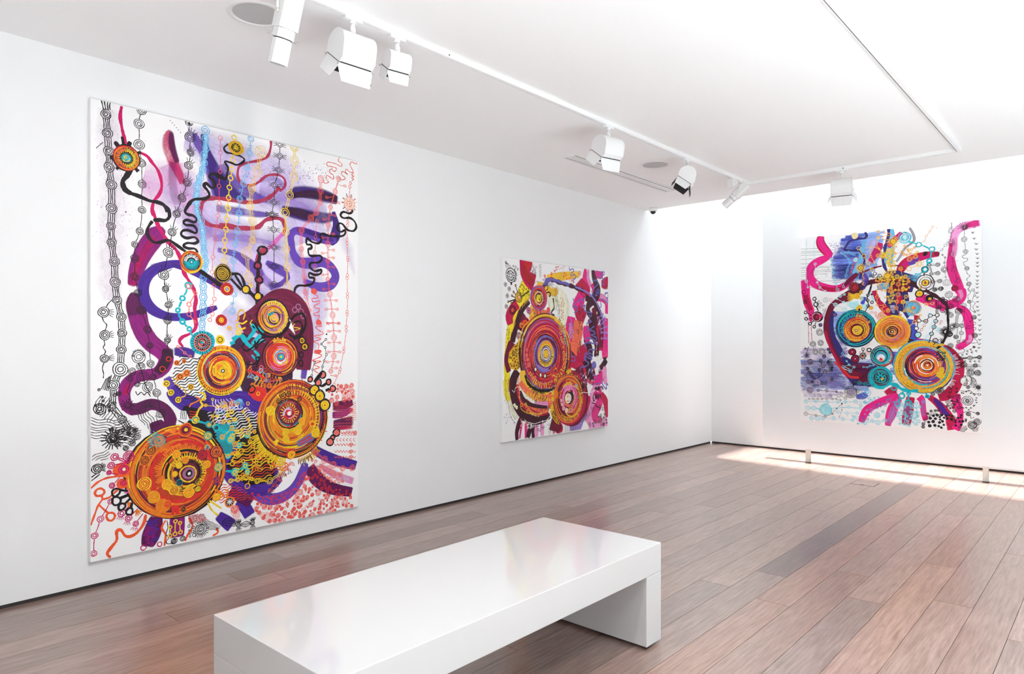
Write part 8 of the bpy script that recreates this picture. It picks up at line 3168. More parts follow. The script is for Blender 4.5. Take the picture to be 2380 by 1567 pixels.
C cyanp 392.8 1360.1 25 3 4.3
C cyanp 494 1302.6 27.1 3 4.3
K cyanp 1 4.3 6.8 408.9,1427.7,12.5;480.8,1385,16.9;541.4,1360,29.2
C cyanp 408.9 1427.7 12.5 3 4.3
C cyanp 480.8 1385 16.9 3 4.3
C cyanp 541.4 1360 29.2 3 4.3
K cyanp 1 4.3 6.8 443.6,1454.5,15.9;488.7,1474.9,14.7
C cyanp 443.6 1454.5 15.9 2 4.3
C cyanp 488.7 1474.9 14.7 2 4.3
G pale_blue_clumps
D cyanp 593.5 1349.5 50.3 0.2
D cyanp 696.5 1328.9 31 0.15
D cyanp 777.6 1469 25.3 0.15
L cyanp 24.2 778,1469;788,1408;853,1367
D cyanp 855.1 1361.3 25.2 0.06
C gold 855.1 1361.3 14.2 2 5.5
D wine 775.1 1460.9 12.1 0.06
D gold 767.5 1309.7 18.7 0.06
R lcoral 767.5 1309.7 19.8 4.4 0.07
L cobalt 33.3 707,1434;686,1374
D cobalt 681.2 1373.9 22.2 0.06
D gold 665.8 1491.3 20 0.06
C k 665.8 1491.3 8.9 1 4.4
D cyan 670.9 1418.8 22.2 0.06
R gold 670.9 1418.8 12.2 5.6 0.07
T gold 619.5 1449 11.2 100.5 10 7.8 150 220 1
D gold 619.5 1449 36.8 0.15
C ochre 619.5 1449 25.7 3 5
D gold 645.3 1314.1 33.4 0.15
T k 645.3 1314.1 5.6 33.4 8 8.9 250 290 1
G dark_red_rosette
D choc 593.5 1550.8 53.7 0.06
T choc 593.5 1550.8 50.3 72.7 24 7.8 0 360 1
R red 593.5 1550.8 39.2 6.7 0.07
D wine 593.5 1550.8 31.3 0.06
C red 598.7 1547.7 22.4 2 5.6
D k 572.7 818 42.5 0.06
D wine 572.7 818 37 0.06
R crim 572.7 818 22.2 6.7 0.07
D pinkw 572.7 818 7.8 0.06
D k 603.9 739.9 47.6 0.06
D wine 603.9 739.9 41.4 0.06
R crim 603.9 739.9 24.8 6.7 0.07
D pinkw 603.9 739.9 7.8 0.06
D k 681.2 774.3 31.1 0.06
T k 681.2 774.3 22.2 44.4 14 8.9 0 360 1
D rust 683.7 766 14.4 0.06
R wht 681.2 774.3 20 4.4 0.07
L k 8.9 684,808;684,841
R k 683.7 849.2 14.4 6.7 0.07
R k 747.3 841.2 23 12.1 0.15 17.7
L k 8.8 768,819;798,798
G orange_spray
R lcoral 874.9 1224 32.8 6.6 0.07
C orangel 874.9 1224 25.1 3 5.5
T orangel 874.9 1224 32.8 49.1 14 4.9 0 360 1
K lcoral 1 5.5 6.6 812.7,1253.2,14.3;817.7,1220.1,11;832.7,1192.3,9.9;862.5,1169.7,5.5
C lcoral 812.7 1253.2 14.3 1 5.5
C lcoral 817.7 1220.1 11 1 5.5
C lcoral 832.7 1192.3 9.9 1 5.5
C lcoral 862.5 1169.7 5.5 1 5.5
K lcoral 1 4.4 6.6 775.1,1259.9,13.2;737.2,1244.5,4.4
C lcoral 775.1 1259.9 13.2 1 4.4
C lcoral 737.2 1244.5 4.4 1 4.4
F crim 773,1497;818,1505;867,1388;946,1314;966,1216;927,1217;858,1290;808,1391
K orangel 1 6.6 6.6 827.7,1504.9,11;827.7,1428.2,18.6;827.7,1340.5,11;902,1332.1,18.5;872.4,1295.1,14.2;892.2,1267.1,13.1
C orangel 827.7 1504.9 11 1 6.6
C orangel 827.7 1428.2 18.6 1 6.6
C orangel 827.7 1340.5 11 1 6.6
C orangel 902 1332.1 18.5 1 6.6
C orangel 872.4 1295.1 14.2 1 6.6
C orangel 892.2 1267.1 13.1 1 6.6
C orangel 938.8 1276.4 25 3 5.4
S gold,yel 12 7.6 15.3 2 4.4 l 897,1425;1004,1485;1004,1366;946,1358
L k 9.9 757,1520;737,1466;727,1400;742,1344;722,1300;707,1273
R k 734.7 1454.6 14.4 7.7 0.07
R k 732.1 1396.7 14.4 7.7 0.07
R k 737.2 1332.9 14.4 7.7 0.07
R k 777.6 1372.7 14.3 7.7 0.07
R lcoral 284.3 1418.9 27.6 4 0.07
R lcoral 344.2 1419.2 16 4 0.07
C lcoral 655.5 813 14.5 1 3.9
C lcoral 719.4 816.2 13.3 1 3.9
C lcoral 744.8 797 12.1 1 3.9
L lcoral 3.9 697,858;747,907;752,919
G black_bead_arms
R k 159.9 1438.8 18.6 10.4 0.1
R k 176.6 1371.5 24.3 10.4 0.1
R k 58.5 1282.5 16.4 10.5 0.1
R k 64.2 1206.3 16.4 10.5 0.1
R k 109.4 1146.9 16.3 10.5 0.1
R k 157.1 1111.1 15.1 10.4 0.1
L k 10.4 165,1418;174,1395
L k 10.4 182,1348;202,1295
L k 10.5 76,1276;135,1239
L k 10.5 81,1203;135,1210
L k 10.4 118,1158;157,1181
L k 10.4 163,1126;174,1163
D k 190.6 1226.2 63.7 0.06
D crim 190.6 1226.2 49.8 0.06
R k 190.6 1226.2 34.7 9.3 0.07
R wht 179.4 1223.7 46.3 4.6 0.07
R k 185 1223.5 19.7 6.9 0.07
D hot 234.9 1236.6 17.3 0.06
R k 207.2 1407.8 9.2 3.5 0.07
L k 3.5 185,1368;199,1408
R k 229.3 1383.8 9.2 3.5 0.07
L k 3.5 185,1368;222,1384
R k 254.1 1356.9 9.2 3.5 0.07
L k 3.5 185,1368;246,1357
R k 218.3 1338.1 9.2 3.5 0.07
L k 3.5 185,1368;211,1338
R k 38.6 1523.4 21.1 5.9 0.07
L k 7 33,1506;44,1453;50,1412
C k 52.8 1405.6 23.4 2 5.9
W k 13.8 4 70 3.5 28.8 251,1317;301,1326;284,1189;257,1201
G grey_roundels
D wht 218.3 1046.5 41.6 0.06
C k 218.3 1046.5 41.6 3 4.6
T k 218.3 1046.5 20.8 37.4 12 2.9 0 360 1
D lavm 226.6 1130.1 23.1 0.06
C k 226.6 1130.1 23.1 3 4.6
T k 226.6 1130.1 11.5 20.8 12 2.9 0 360 1
D wht 229.3 922.4 34.6 0.06
C k 229.3 922.4 34.6 3 4.6
T k 229.3 922.4 17.3 31.1 12 2.9 0 360 1
D wht 140.3 908 34.9 0.06
C k 140.3 908 34.9 3 4.6
T k 140.3 908 17.4 31.4 12 2.9 0 360 1
D wht 171.1 812.4 32.5 0.06
C k 171.1 812.4 32.5 3 4.6
T k 171.1 812.4 16.2 29.2 12 2.9 0 360 1
D wht 245.9 815.8 34.6 0.06
C k 245.9 815.8 34.6 3 4.6
T k 245.9 815.8 17.3 31.1 12 2.9 0 360 1
D lavm 267.9 764.2 23 0.06
C k 267.9 764.2 23 3 4.6
T k 267.9 764.2 11.5 20.7 12 2.9 0 360 1
D lavm 317.1 844.9 20.6 0.06
C k 317.1 844.9 20.6 3 4.6
T k 317.1 844.9 10.3 18.6 12 2.9 0 360 1
D lavm 333.4 810.6 17.2 0.06
C k 333.4 810.6 17.2 3 4.6
T k 333.4 810.6 8.6 15.4 12 2.9 0 360 1
D lavm 387.4 1246.5 25 0.06
C k 387.4 1246.5 25 3 4.6
T k 387.4 1246.5 12.5 22.5 12 2.8 0 360 1
L k 4.6 146,873;157,838
L k 4.6 174,891;174,844
T k 72.7 773.7 11.7 35.1 10 7 0 360 1
C k 72.7 773.7 12.9 2 5.3
L k 5.8 73,791;84,856;101,873
E k 69.9 855.5 0 29.2 4 5.8 180 20
C k 112.2 698.4 34.9 4 4.7
L k 4.6 140,710;218,712
C k 229.3 711.8 23.1 3 4.6
C k 251.4 666.1 26.5 4 4.6
T k 284.3 706.9 17.2 74.6 12 4 -60 30 1
G black_line_work
D lav 187.8 461.6 38.2 0.06
C k 187.8 461.6 38.2 4 4.6
D lav 112.2 371.5 36.1 0.06
C k 112.2 371.5 36.1 4 4.7
D lav 92.5 464 26.8 0.06
C k 92.5 464 26.8 4 4.7
D lav 278.8 588.4 27.6 0.06
C k 278.8 588.4 27.6 4 4.6
D lav 251.4 659.6 28.8 0.06
C k 251.4 659.6 28.8 4 4.6
D lav 215.5 607 20.8 0.06
C k 215.5 607 20.8 4 4.6
D lav 78.4 615.4 21 0.06
C k 78.4 615.4 21 4 4.7
D lav 352.3 504.6 22.8 0.06
C k 352.3 504.6 22.8 4 4.6
D lav 554.5 362.5 37 0.06
C k 554.5 362.5 37 4 4.5
D lav 115 703.5 26.8 0.06
C k 115 703.5 26.8 4 4.7
T k 554.5 362.5 39.3 64.5 34 5.1 0 360 1
R k 554.5 362.5 66.2 4.5 0.07
T k 112.2 371.5 36.1 52.4 9 5.2 180 330 1
F wht 21,368;70,376;70,358
L k 4.7 21,368;70,376
L k 4.7 21,368;70,358
F wht 135,329;171,296;149,347
L k 4.6 135,326;171,296;152,341
L k 4.7 87,589;104,537;146,498
L k 4.6 121,474;154,472
L k 4.6 129,404;152,434
L k 4.6 229,478;262,473;306,486
L k 4.7 92,589;114,538;154,498
L k 4.6 121,468;154,467
L k 4.6 139,405;160,435
L k 4.6 229,467;262,461;306,472
L k 4.7 98,590;124,538;162,498
L k 4.6 121,462;154,462
L k 4.6 149,405;169,435
L k 4.6 229,457;262,450;306,458
L k 4.7 104,590;134,538;169,499
L k 4.6 121,456;154,456
L k 4.6 159,405;178,435
L k 4.6 229,446;262,438;306,445
L k 4.6 109,590;144,538;177,499
L k 4.6 121,450;154,451
L k 4.6 169,406;187,436
L k 4.6 229,436;262,427;306,431
L k 5.3 84,589;73,536;78,496
L k 5.2 216,584;216,517
L k 5.2 257,565;213,517;157,498
L k 5.2 123,581;185,545;213,512
T k 577.9 422.4 5.6 78.4 7 5 45 85 1
W k 10.1 3.9 80 1.7 22.4 599,401;635,414;661,381;635,352;609,351
W k 11.3 4 -40 1.7 22.7 436,451;499,419;489,391;446,417
T k 371.2 619.3 11.4 68.4 14 4.6 100 250 1
K k 1 4.4 6.9 204.4,366.8,18.5;295.2,367.9,19.5;403.5,358.5,12.5;472.8,344.7,6.8
C k 204.4 366.8 18.5 2 4.4
C k 295.2 367.9 19.5 2 4.4
C k 403.5 358.5 12.5 2 4.4
C k 472.8 344.7 6.8 2 4.4
K graph 1 3.4 6.9 212.7,312.3,18.5;338.8,315.6,17.1;427.6,319.9,26.1;499.3,289.5,19.2
C graph 212.7 312.3 18.5 2 3.4
C graph 338.8 315.6 17.1 2 3.4
C graph 427.6 319.9 26.1 2 3.4
C graph 499.3 289.5 19.2 2 3.4
K graph 1 2.9 7 98.1,260.1,11.7;145.9,262.6,15.1;196.1,265.2,13.9;245.9,267.8,12.7;295.2,273.3,13.8;360.4,273.8,13.7;400.8,275.9,11.4;446.3,264.2,11.3
C graph 98.1 260.1 11.7 2 2.9
C graph 145.9 262.6 15.1 2 2.9
C graph 196.1 265.2 13.9 2 2.9
C graph 245.9 267.8 12.7 2 2.9
C graph 295.2 273.3 13.8 2 2.9
C graph 360.4 273.8 13.7 2 2.9
C graph 400.8 275.9 11.4 2 2.9
C graph 446.3 264.2 11.3 2 2.9
K k 1 3.4 7 61.3,82.7,25.7;173.9,70,16.2;278.8,65.6,16.1;357.7,102.5,13.7;406.2,165.4,10.2;462.2,225.4,9.1
C k 61.3 82.7 25.7 2 3.4 1
C k 173.9 70 16.2 2 3.4 1
C k 278.8 65.6 16.1 2 3.4 1
C k 357.7 102.5 13.7 2 3.4 1
C k 406.2 165.4 10.2 2 3.4 1
C k 462.2 225.4 9.1 2 3.4 1
K k 1 2.9 6.8 462.2,225.4,7.9;462.2,151.9,7.9;435.6,73.7,10.2
C k 462.2 225.4 7.9 1 2.9 1
C k 462.2 151.9 7.9 1 2.9 1
C k 435.6 73.7 10.2 1 2.9 1
G cyan_line_work
K cyan 1 4.9 7 64.2,229.1,23.4;173.9,235.1,18.5;300.7,233.4,21.8;416.9,239.9,18.2;499.3,247.3,18;606.5,258.8,21.2;704.2,255.8,18.8
C cyan 64.2 229.1 23.4 2 4.9
C cyan 173.9 235.1 18.5 2 4.9
C cyan 300.7 233.4 21.8 2 4.9
C cyan 416.9 239.9 18.2 2 4.9
C cyan 499.3 247.3 18 2 4.9
C cyan 606.5 258.8 21.2 2 4.9
C cyan 704.2 255.8 18.8 2 4.9
K cyan 3 4.4 8.2 81.2,151.2,28;151.5,155.5,26.7;223.8,148.4,11.5
C cyan 81.2 151.2 28 2 4.4
C cyan 151.5 155.5 26.7 2 4.4
C cyan 223.8 148.4 11.5 2 4.4
D cyanp 284.3 146.4 66.3 0.06 60.3
R cyan 284.3 146.4 68.2 8 0.05 62
C cyan 306.2 144.9 40.1 4 4
T cyan 284.3 146.4 45.9 59.7 22 3.4 90 200 1
K cyan 2 3.8 8 349.6,161.9,5.7;536.1,190.3,18;655.5,180.8,17.8
C cyan 349.6 161.9 5.7 2 3.8
C cyan 536.1 190.3 18 2 3.8
C cyan 655.5 180.8 17.8 2 3.8
K cyan 1 3.8 6.9 349.6,144.8,5.7;419.6,126.5,20.4;517.7,118.8,19.1;624.6,128.6,19
C cyan 349.6 144.8 5.7 2 3.8
C cyan 419.6 126.5 20.4 2 3.8
C cyan 517.7 118.8 19.1 2 3.8
C cyan 624.6 128.6 19 2 3.8
K cyan 1 3.4 7 126.3,34.7,25.6;196.1,33.9,28.9;254.1,38,20.7;373.9,52.3,25.1;472.8,50.8,22.6;575.3,44.2,19
C cyan 126.3 34.7 25.6 3 3.4
C cyan 196.1 33.9 28.9 3 3.4
C cyan 254.1 38 20.7 3 3.4
C cyan 373.9 52.3 25.1 3 3.4
C cyan 472.8 50.8 22.6 3 3.4
C cyan 575.3 44.2 19 3 3.4
K cyan 2 3.7 7.8 629.8,9.1,11.2;706.7,20.5,22.2;780.1,50.8,22;835.2,35.7,28.5;907,65.6,21.8
C cyan 629.8 9.1 11.2 3 3.7
C cyan 706.7 20.5 22.2 3 3.7
C cyan 780.1 50.8 22 3 3.7
C cyan 835.2 35.7 28.5 3 3.7
C cyan 907 65.6 21.8 3 3.7
C cyan 827.7 117.4 32.9 4 4.4
C cyan 887.2 162.3 16.4 2 4.4
C cyan 590.9 84.5 16.8 2 3.9
C cyan 752.4 294.3 18.8 2 4.4
C cyan 660.7 220 20 2 3.9
W cyan 13.5 3.9 30 1.7 33.7 552,107;645,97;645,24;578,64
S cyan,blue 12 8.9 18.9 2 3.9 - 697,250;858,335;848,302;727,240
R blue 716.9 361.6 44.3 5.5 0.07
C blue 722 370.2 27.7 3 5
G arm_scribble
S lavm,steel,cobalt 40 8.9 18.9 2 3.9 - 671,43;707,156;808,234;956,313;1004,278;808,185;722,52
W steel,lavm 7.6 3.3 75 1.6 43.5 922,18;946,172;1000,278;1005,94;956,15
W steel,lavm 7.6 3.3 70 1.6 43.5 926,45;965,156;1028,322;1052,259;979,71
W steel,lavm 7.5 3.2 88 1.1 32.2 1085,46;1095,261;1180,266;1161,105
W steel 7.4 3.2 84 1.1 36.9 1263,139;1249,297;1291,299;1296,141
S cyan 30 9.7 21.5 2 4.3 l 1037,231;1085,277;1217,279;1245,243;1254,59;1151,25;1028,15
W cyan 9.6 3.2 0 1.6 31.9 1170,191;1254,197;1236,121;1161,105
C lavm 1277.2 292.8 21.1 3 4.7
C wine 1542.3 271.4 23.6 3 4.6
C wine 1546.7 132.9 30.8 4 4.6
S wine,choc 26 9.3 22.7 3 4.1 - 1516,440;1603,464;1586,361;1603,239;1547,184;1481,283
W choc,wine 10.4 3.6 40 1.6 31.2 1414,352;1542,528;1586,504;1503,357;1445,333
W wine,choc 11.3 3.6 0 1.5 30.8 1542,770;1612,771;1625,659;1560,657
T wht 1274.9 666.7 295 316.1 30 4.7 -40 25 1
D wht 1413.6 409.5 32.2 0.06
C k 1413.6 409.5 31.2 4 5.2
D wht 1364 381.1 23 0.06
C k 1364 381.1 23 3 5.2
C k 1436 426.1 31.1 4 4.2
G graphite_chains
K k 1 3.5 6.2 1526.9,2085.3,24.7;1526.9,1959.2,22.6;1533.5,1842.8,23.7;1553.3,1679.4,26.7;1590.3,1559,24.6
C k 1526.9 2085.3 24.7 2 3.5
E k 1526.9 2085.3 25.9 22.2 3 3.1 90 24
C k 1526.9 1959.2 22.6 2 3.5
E k 1526.9 1959.2 23.8 20.4 3 3.1 90 24
C k 1533.5 1842.8 23.7 2 3.5
E k 1533.5 1842.8 24.8 21.3 3 3.1 90 24
C k 1553.3 1679.4 26.7 2 3.5
E k 1553.3 1679.4 28 24 3 3.1 90 24
C k 1590.3 1559 24.6 2 3.5
E k 1590.3 1559 25.8 22.1 3 3.1 90 24
T k 1526.9 1959.2 22.6 41.2 14 4.1 0 360 1
L k 4.1 1534,2110;1534,2172
L k 3.6 1518,2179;1534,2169;1547,2176
C k 1646.5 2107.8 30.5 4 4.1
T k 1646.5 2107.8 32.6 66.2 10 4.1 10 190 1
K k 1 3.4 6.1 1646.5,2107.8,30.5;1644.4,1985.8,27.5;1657.3,1857.4,23.4
C k 1646.5 2107.8 30.5 3 3.4
C k 1644.4 1985.8 27.5 3 3.4
C k 1657.3 1857.4 23.4 3 3.4
L k 4.1 1664,1831;1629,1814;1638,1793;1672,1785;1668,1760;1638,1747;1647,1716;1664,1704
C k 1668 1683.7 22.4 3 4.1
L k 4.1 1664,1659;1672,1628;1694,1606;1668,1577;1672,1551
C k 1685.1 1522.7 23.3 3 4.1
L k 4.1 1698,1499;1677,1470;1694,1439
C k 1332.2 1745.3 18.9 2 4.7
C k 1409.1 1741.9 22.9 3 4.2
L k 4.2 1349,1750;1389,1751
L k 4.2 1349,1738;1389,1736
C k 1350.4 1649.7 18.8 2 4.7
C k 1409.1 1653.5 22.9 3 4.2
L k 4.2 1367,1655;1389,1662
L k 4.2 1367,1642;1389,1648
C k 1364 1565.2 18.8 2 4.7
C k 1427.1 1569.1 22.9 3 4.2
L k 4.2 1380,1570;1407,1578
L k 4.2 1380,1558;1407,1563
C k 1377.6 1480.8 18.8 2 4.7
C k 1436 1488.1 22.8 3 4.2
L k 4.2 1394,1486;1416,1496
L k 4.2 1394,1474;1416,1482
L k 4.2 1332,1726;1346,1669
L k 4.2 1341,1726;1357,1668
L k 4.2 1348,1631;1364,1584
L k 4.2 1364,1546;1373,1500
K k 1 3 6.2 1478.3,1940.8,14.5;1447.2,1894.5,11.4;1413.6,1869,4.2
C k 1478.3 1940.8 14.5 1 3
C k 1447.2 1894.5 11.4 1 3
C k 1413.6 1869 4.2 1 3
K k 1 3 6.2 1451.6,1842.3,8.3;1476.1,1811.7,9.3;1469.5,1757.9,11.4;1471.7,1690.5,33.1
C k 1451.6 1842.3 8.3 2 3
C k 1476.1 1811.7 9.3 2 3
C k 1469.5 1757.9 11.4 2 3
C k 1471.7 1690.5 33.1 2 3
K k 1 3 6.2 1471.7,1690.5,33.1;1491.6,1547,37.2
C k 1471.7 1690.5 33.1 3 3
C k 1491.6 1547 37.2 3 3
D crim 1402.4 1857 24 0.06
C k 1402.4 1857 24 3 4.2
D crim 1562 1486.3 30.8 0.06
C k 1562 1486.3 32.8 3 4.1
L k 3.1 1463,1608;1494,1609
L k 3.1 1529,1763;1590,1769
D k 1295.6 1869 23.1 0.2
G arrow_marks
L k 4 1714,2188;1728,2169;1742,2186
L k 3.5 1728,2186;1728,2169
L k 4 1718,2112;1732,2093;1746,2110
L k 3.5 1732,2110;1732,2093
L k 4 1706,2058;1719,2039;1734,2055
L k 3.5 1719,2056;1719,2039
L k 4 1718,1995;1732,1977;1746,1994
L k 3.5 1732,1994;1732,1977
L k 4 1735,1938;1749,1920;1763,1936
L k 3.5 1749,1937;1749,1920
L k 4 1735,1883;1749,1864;1763,1881
L k 3.5 1749,1881;1749,1864
L k 4 1742,1837;1755,1818;1769,1835
L k 3.5 1755,1835;1755,1818
L k 4 1746,1791;1759,1773;1774,1790
L k 3.5 1759,1790;1759,1773
L k 4 1744,1746;1757,1727;1771,1744
L k 3.5 1757,1745;1757,1727
L k 4 1746,1710;1759,1692;1774,1709
L k 3.5 1759,1709;1759,1692
L k 4 1746,1655;1759,1637;1774,1654
L k 3.5 1759,1654;1759,1637
L k 4 1746,1609;1759,1591;1774,1608
L k 3.5 1759,1608;1759,1591
L k 4 1744,1564;1757,1546;1771,1563
L k 3.5 1757,1563;1757,1546
L k 4 1744,1529;1757,1511;1771,1528
L k 3.5 1757,1528;1757,1511
L k 4 1744,1494;1757,1476;1771,1493
L k 3.5 1757,1493;1757,1476
L k 4 1742,1438;1755,1420;1769,1438
L k 3.5 1755,1438;1755,1420
L k 4 1744,1393;1757,1375;1771,1392
L k 3.5 1757,1392;1757,1375
L k 4 1746,1347;1759,1330;1774,1347
L k 3.5 1759,1347;1759,1330
L k 4 1746,1297;1759,1279;1774,1297
L k 3.5 1759,1296;1759,1279
L k 4 1750,1256;1763,1239;1778,1256
L k 3.5 1763,1256;1763,1239
L k 4 1758,1213;1772,1196;1786,1213
L k 3.5 1772,1213;1772,1196
L k 4 1763,1160;1776,1143;1790,1161
L k 3.5 1776,1160;1776,1143
L k 4 1765,1105;1778,1088;1792,1105
L k 3.5 1778,1105;1778,1088
L k 4 1765,1060;1778,1042;1792,1060
L k 3.5 1778,1059;1778,1042
L k 4 1765,1014;1778,997;1792,1015
L k 3.5 1778,1014;1778,997
L k 4 1765,959;1778,942;1792,960
L k 3.5 1778,959;1778,942
L k 4 1761,916;1774,899;1788,917
L k 3.5 1774,916;1774,899
L k 4 1756,878;1770,861;1784,879
L k 3.5 1770,878;1770,861
L k 4.1 1712,862;1694,851;1712,839
L k 3.5 1694,851;1711,850
L k 4 1759,847;1740,836;1759,824
L k 3.5 1740,836;1757,835
L k 4.1 1683,847;1664,835;1683,823
L k 3.6 1664,835;1681,835
L k 4.1 1721,832;1702,821;1721,809
L k 3.5 1702,821;1719,820
L k 4.1 1678,816;1659,805;1678,793
L k 3.6 1659,805;1677,804
L k 4.1 1640,806;1621,794;1640,782
L k 3.6 1621,794;1638,794
L k 4.1 1661,740;1642,728;1661,717
L k 3.6 1642,728;1659,728
L k 4.1 1708,738;1689,727;1708,715
L k 3.5 1689,727;1706,726
L k 4 1746,741;1728,730;1746,718
L k 3.5 1728,730;1745,729
L k 4 1784,742;1766,730;1784,719
L k 3.5 1766,730;1782,730
L k 4.1 1601,800;1582,789;1601,777
L k 3.6 1582,789;1599,788
G graphite_chains
C k 1509.3 1422.3 35.1 3 4.1
C k 1575.1 1370.5 35.9 4 4.1
C k 1524.7 1303.2 30.9 4 4.1
C k 1594.7 1244.3 33.8 4 4.1
C k 1642.2 1306.4 22.4 2 4.1
C k 1572.9 1098.9 28.7 4 4.1
C k 1625 1097.9 24.5 3 4.1
C k 1620.7 1018.9 21.4 2 4.1
C k 1572.9 981 24.6 4 4.1
C k 1522.5 888.7 28.8 4 4.1
C k 1594.7 932.3 17.4 2 4.1
C k 1524.7 1207.9 27.8 3 4.1
C k 1513.7 1012.4 22.7 3 4.6
C k 1456.1 1383.5 17.6 3 4.1
C k 1384.3 1483.2 24 3 4.2
C k 1438.3 1488.1 23.9 3 4.2
C k 1689.4 1340.1 19.3 3 3.5
C k 1729.7 1179.3 24.2 4 4
C k 1736.1 994.9 26.2 4 4
C k 1736.1 1234.6 12.1 2 3.5
C k 1721.3 1460 14.2 1 4
C k 1734 1403.8 11.1 1 4
C k 1695.8 764.8 23.3 3 4.1
C k 1776.1 770.8 22.1 4 4
C k 1612 758.6 20.4 3 4.1
C k 1729.7 876.3 13.1 3 3.5
L k 3.6 1575,1209;1566,1127
L k 3.6 1391,1371;1391,1235
L k 3.5 1715,773;1759,776
L k 3.6 1629,766;1677,770
L k 3.6 1582,1209;1573,1127
L k 3.6 1399,1370;1398,1235
L k 3.5 1715,768;1759,773
L k 3.6 1629,761;1677,767
L k 3.6 1589,1209;1580,1127
L k 3.6 1407,1370;1406,1235
L k 3.5 1715,762;1759,770
L k 3.6 1629,756;1677,763
L k 3.6 1596,1208;1587,1127
L k 3.6 1415,1370;1413,1235
L k 3.5 1715,757;1759,767
L k 3.6 1629,751;1677,760
L k 3.6 1509,1386;1518,1334
L k 3.6 1586,1332;1590,1280
L k 3.6 1647,1283;1644,1197;1629,1126
L k 3.6 1586,1071;1582,1009
L k 3.6 1621,1075;1619,1039
L k 3.6 1616,996;1612,953;1599,942
L k 3.5 1728,1457;1736,1416
L k 3.5 1728,1397;1715,1347;1740,1325;1719,1286;1736,1245
L k 4.1 1694,1322;1702,1286;1694,1261;1723,1240
L k 4.1 1728,1159;1689,1135;1736,1129;1740,1108;1681,1089;1659,1069;1677,1064;1732,1078;1745,1058;1723,1043
L k 4.1 1728,967;1753,942;1757,922;1698,917;1638,927;1629,947;1655,947
L k 4.1 1590,922;1569,881;1586,850;1612,871;1647,846;1638,820;1590,809
L k 3.6 1677,1480;1702,1438;1677,1404;1681,1363
G black_branch
L choc 36.3 1291,1480;1369,1429;1436,1374;1481,1326;1503,1268
L k 20.6 1494,1284;1498,1222;1503,1139;1503,1067
L k 25.9 1503,1077;1489,1010;1467,948;1436,891;1400,860
T k 1480.6 1036 15.5 56.9 24 7.2 0 360 1
T k 1498.3 1231.9 10.3 31 14 5.2 0 360 1
T k 1537.9 1086.7 10.3 41.1 12 6.2 0 360 1
R k 1485 1036 20.7 9.3 0.07
R k 1515.9 1009.8 25.8 9.3 0.07
R k 1471.7 1349.2 25.9 8.3 0.07
R k 1453.9 1264.4 25.9 7.3 0.07
D hot 1453.9 1264.4 17.6 0.06
L k 6.2 1391,1371;1400,1287;1396,1235
T k 1427.1 1296.5 5.2 31.2 14 4.7 0 360 1
W k 12.4 4.1 50 2.1 20.7 1481,896;1577,809;1560,789;1472,860
T gold 1440.5 880.9 5.2 36.3 10 6.2 20 150 1
T k 1449.4 943.1 5.2 31.1 10 5.2 0 360 1
G black_molecule
D wht 1235.6 1158.1 18 0.06
R k 1235.6 1158.1 19 7.4 0.07
D wht 1300.2 1148.7 17.9 0.06
R k 1300.2 1148.7 18.9 7.4 0.07
D wht 1341.3 1208 17.8 0.06
R k 1341.3 1208 18.8 7.3 0.07
D wht 1404.6 1211.4 17.7 0.06
R k 1404.6 1211.4 18.7 7.3 0.07
D wht 1391.1 1146.7 17.7 0.06
R k 1391.1 1146.7 18.8 7.3 0.07
D wht 1375.3 1087 17.7 0.06
R k 1375.3 1087 18.8 7.3 0.07
D wht 1352.6 1014.2 17.8 0.06
R k 1352.6 1014.2 18.8 7.3 0.07
D wht 1212.3 1073.9 18 0.06
R k 1212.3 1073.9 19.1 7.4 0.07
L k 7.4 1252,1154;1284,1150
L k 7.3 1309,1164;1331,1193
L k 7.3 1357,1209;1389,1212
L k 7.3 1400,1193;1393,1165
L k 7.3 1387,1129;1380,1105
L k 7.3 1369,1069;1357,1032
L k 7.3 1348,996;1328,917
L k 7.4 1226,1140;1217,1092
L k 7.4 1212,1055;1222,1029
D tq 1391.1 1146.7 7.3 0.06
D tq 1375.3 1087 9.4 0.06
C tq 1352.6 1014.2 11.5 2 3.7
D cyanp 1226.3 1004.9 26.5 0.06
R k 1226.3 1004.9 29.6 8.5 0.07
D rust 1300.2 1147.7 8.4 0.06
K crim 1 3.7 6.3 1284.1,1104.4,13.7;1261,1062.6,13.7;1244.9,1033.8,4.2
C crim 1284.1 1104.4 13.7 1 3.7
C crim 1261 1062.6 13.7 1 3.7
C crim 1244.9 1033.8 4.2 1 3.7
R crim 1440.5 1145.5 10.4 3.1 0.07
R crim 1431.5 1122.4 8.3 3.1 0.07
W cyanp,cyan 11.5 3.1 70 2.6 21 1328,1101;1373,1189;1387,1183;1359,1069;1328,1054
W cyanp,cyan 10.4 3.1 60 3.1 20.8 1391,1089;1432,1078;1427,1026;1391,1037
W cyanp 9.5 3.2 80 2.1 31.6 1273,965;1328,1038;1337,996;1300,954
R k 1388.9 943.4 22.9 8.3 0.07
R crim 1387.5 943.4 9.4 3.1 0.07
L k 8.4 1387,920;1369,896
C cyan 1336.7 1218.6 15.7 1 4.2
G patterned_shapes
F wht 1314,6;1318,101;1359,151;1427,176;1472,159;1481,76;1498,6
S k 24 10.5 17.8 1 5.2 d 1323,17;1328,107;1373,157;1458,163;1481,97;1458,23
S k 14 9.3 14.5 1 5.2 d 1481,170;1638,175;1638,68;1560,57;1498,88
T k 1395.6 54.4 99 125 22 5.2 60 170 1
R k 1637.9 692.1 30.6 5.1 0.07
T k 1637.9 692.1 10.2 26.5 9 9.2 0 360 1
C k 1348.1 197.2 14.7 3 3.7
C k 1386.6 204.9 14.6 3 3.7
C k 1413.6 206.6 13.5 3 3.6
C k 1277.2 55.8 17.9 3 4.2
C k 1274.9 24 17.9 3 4.2
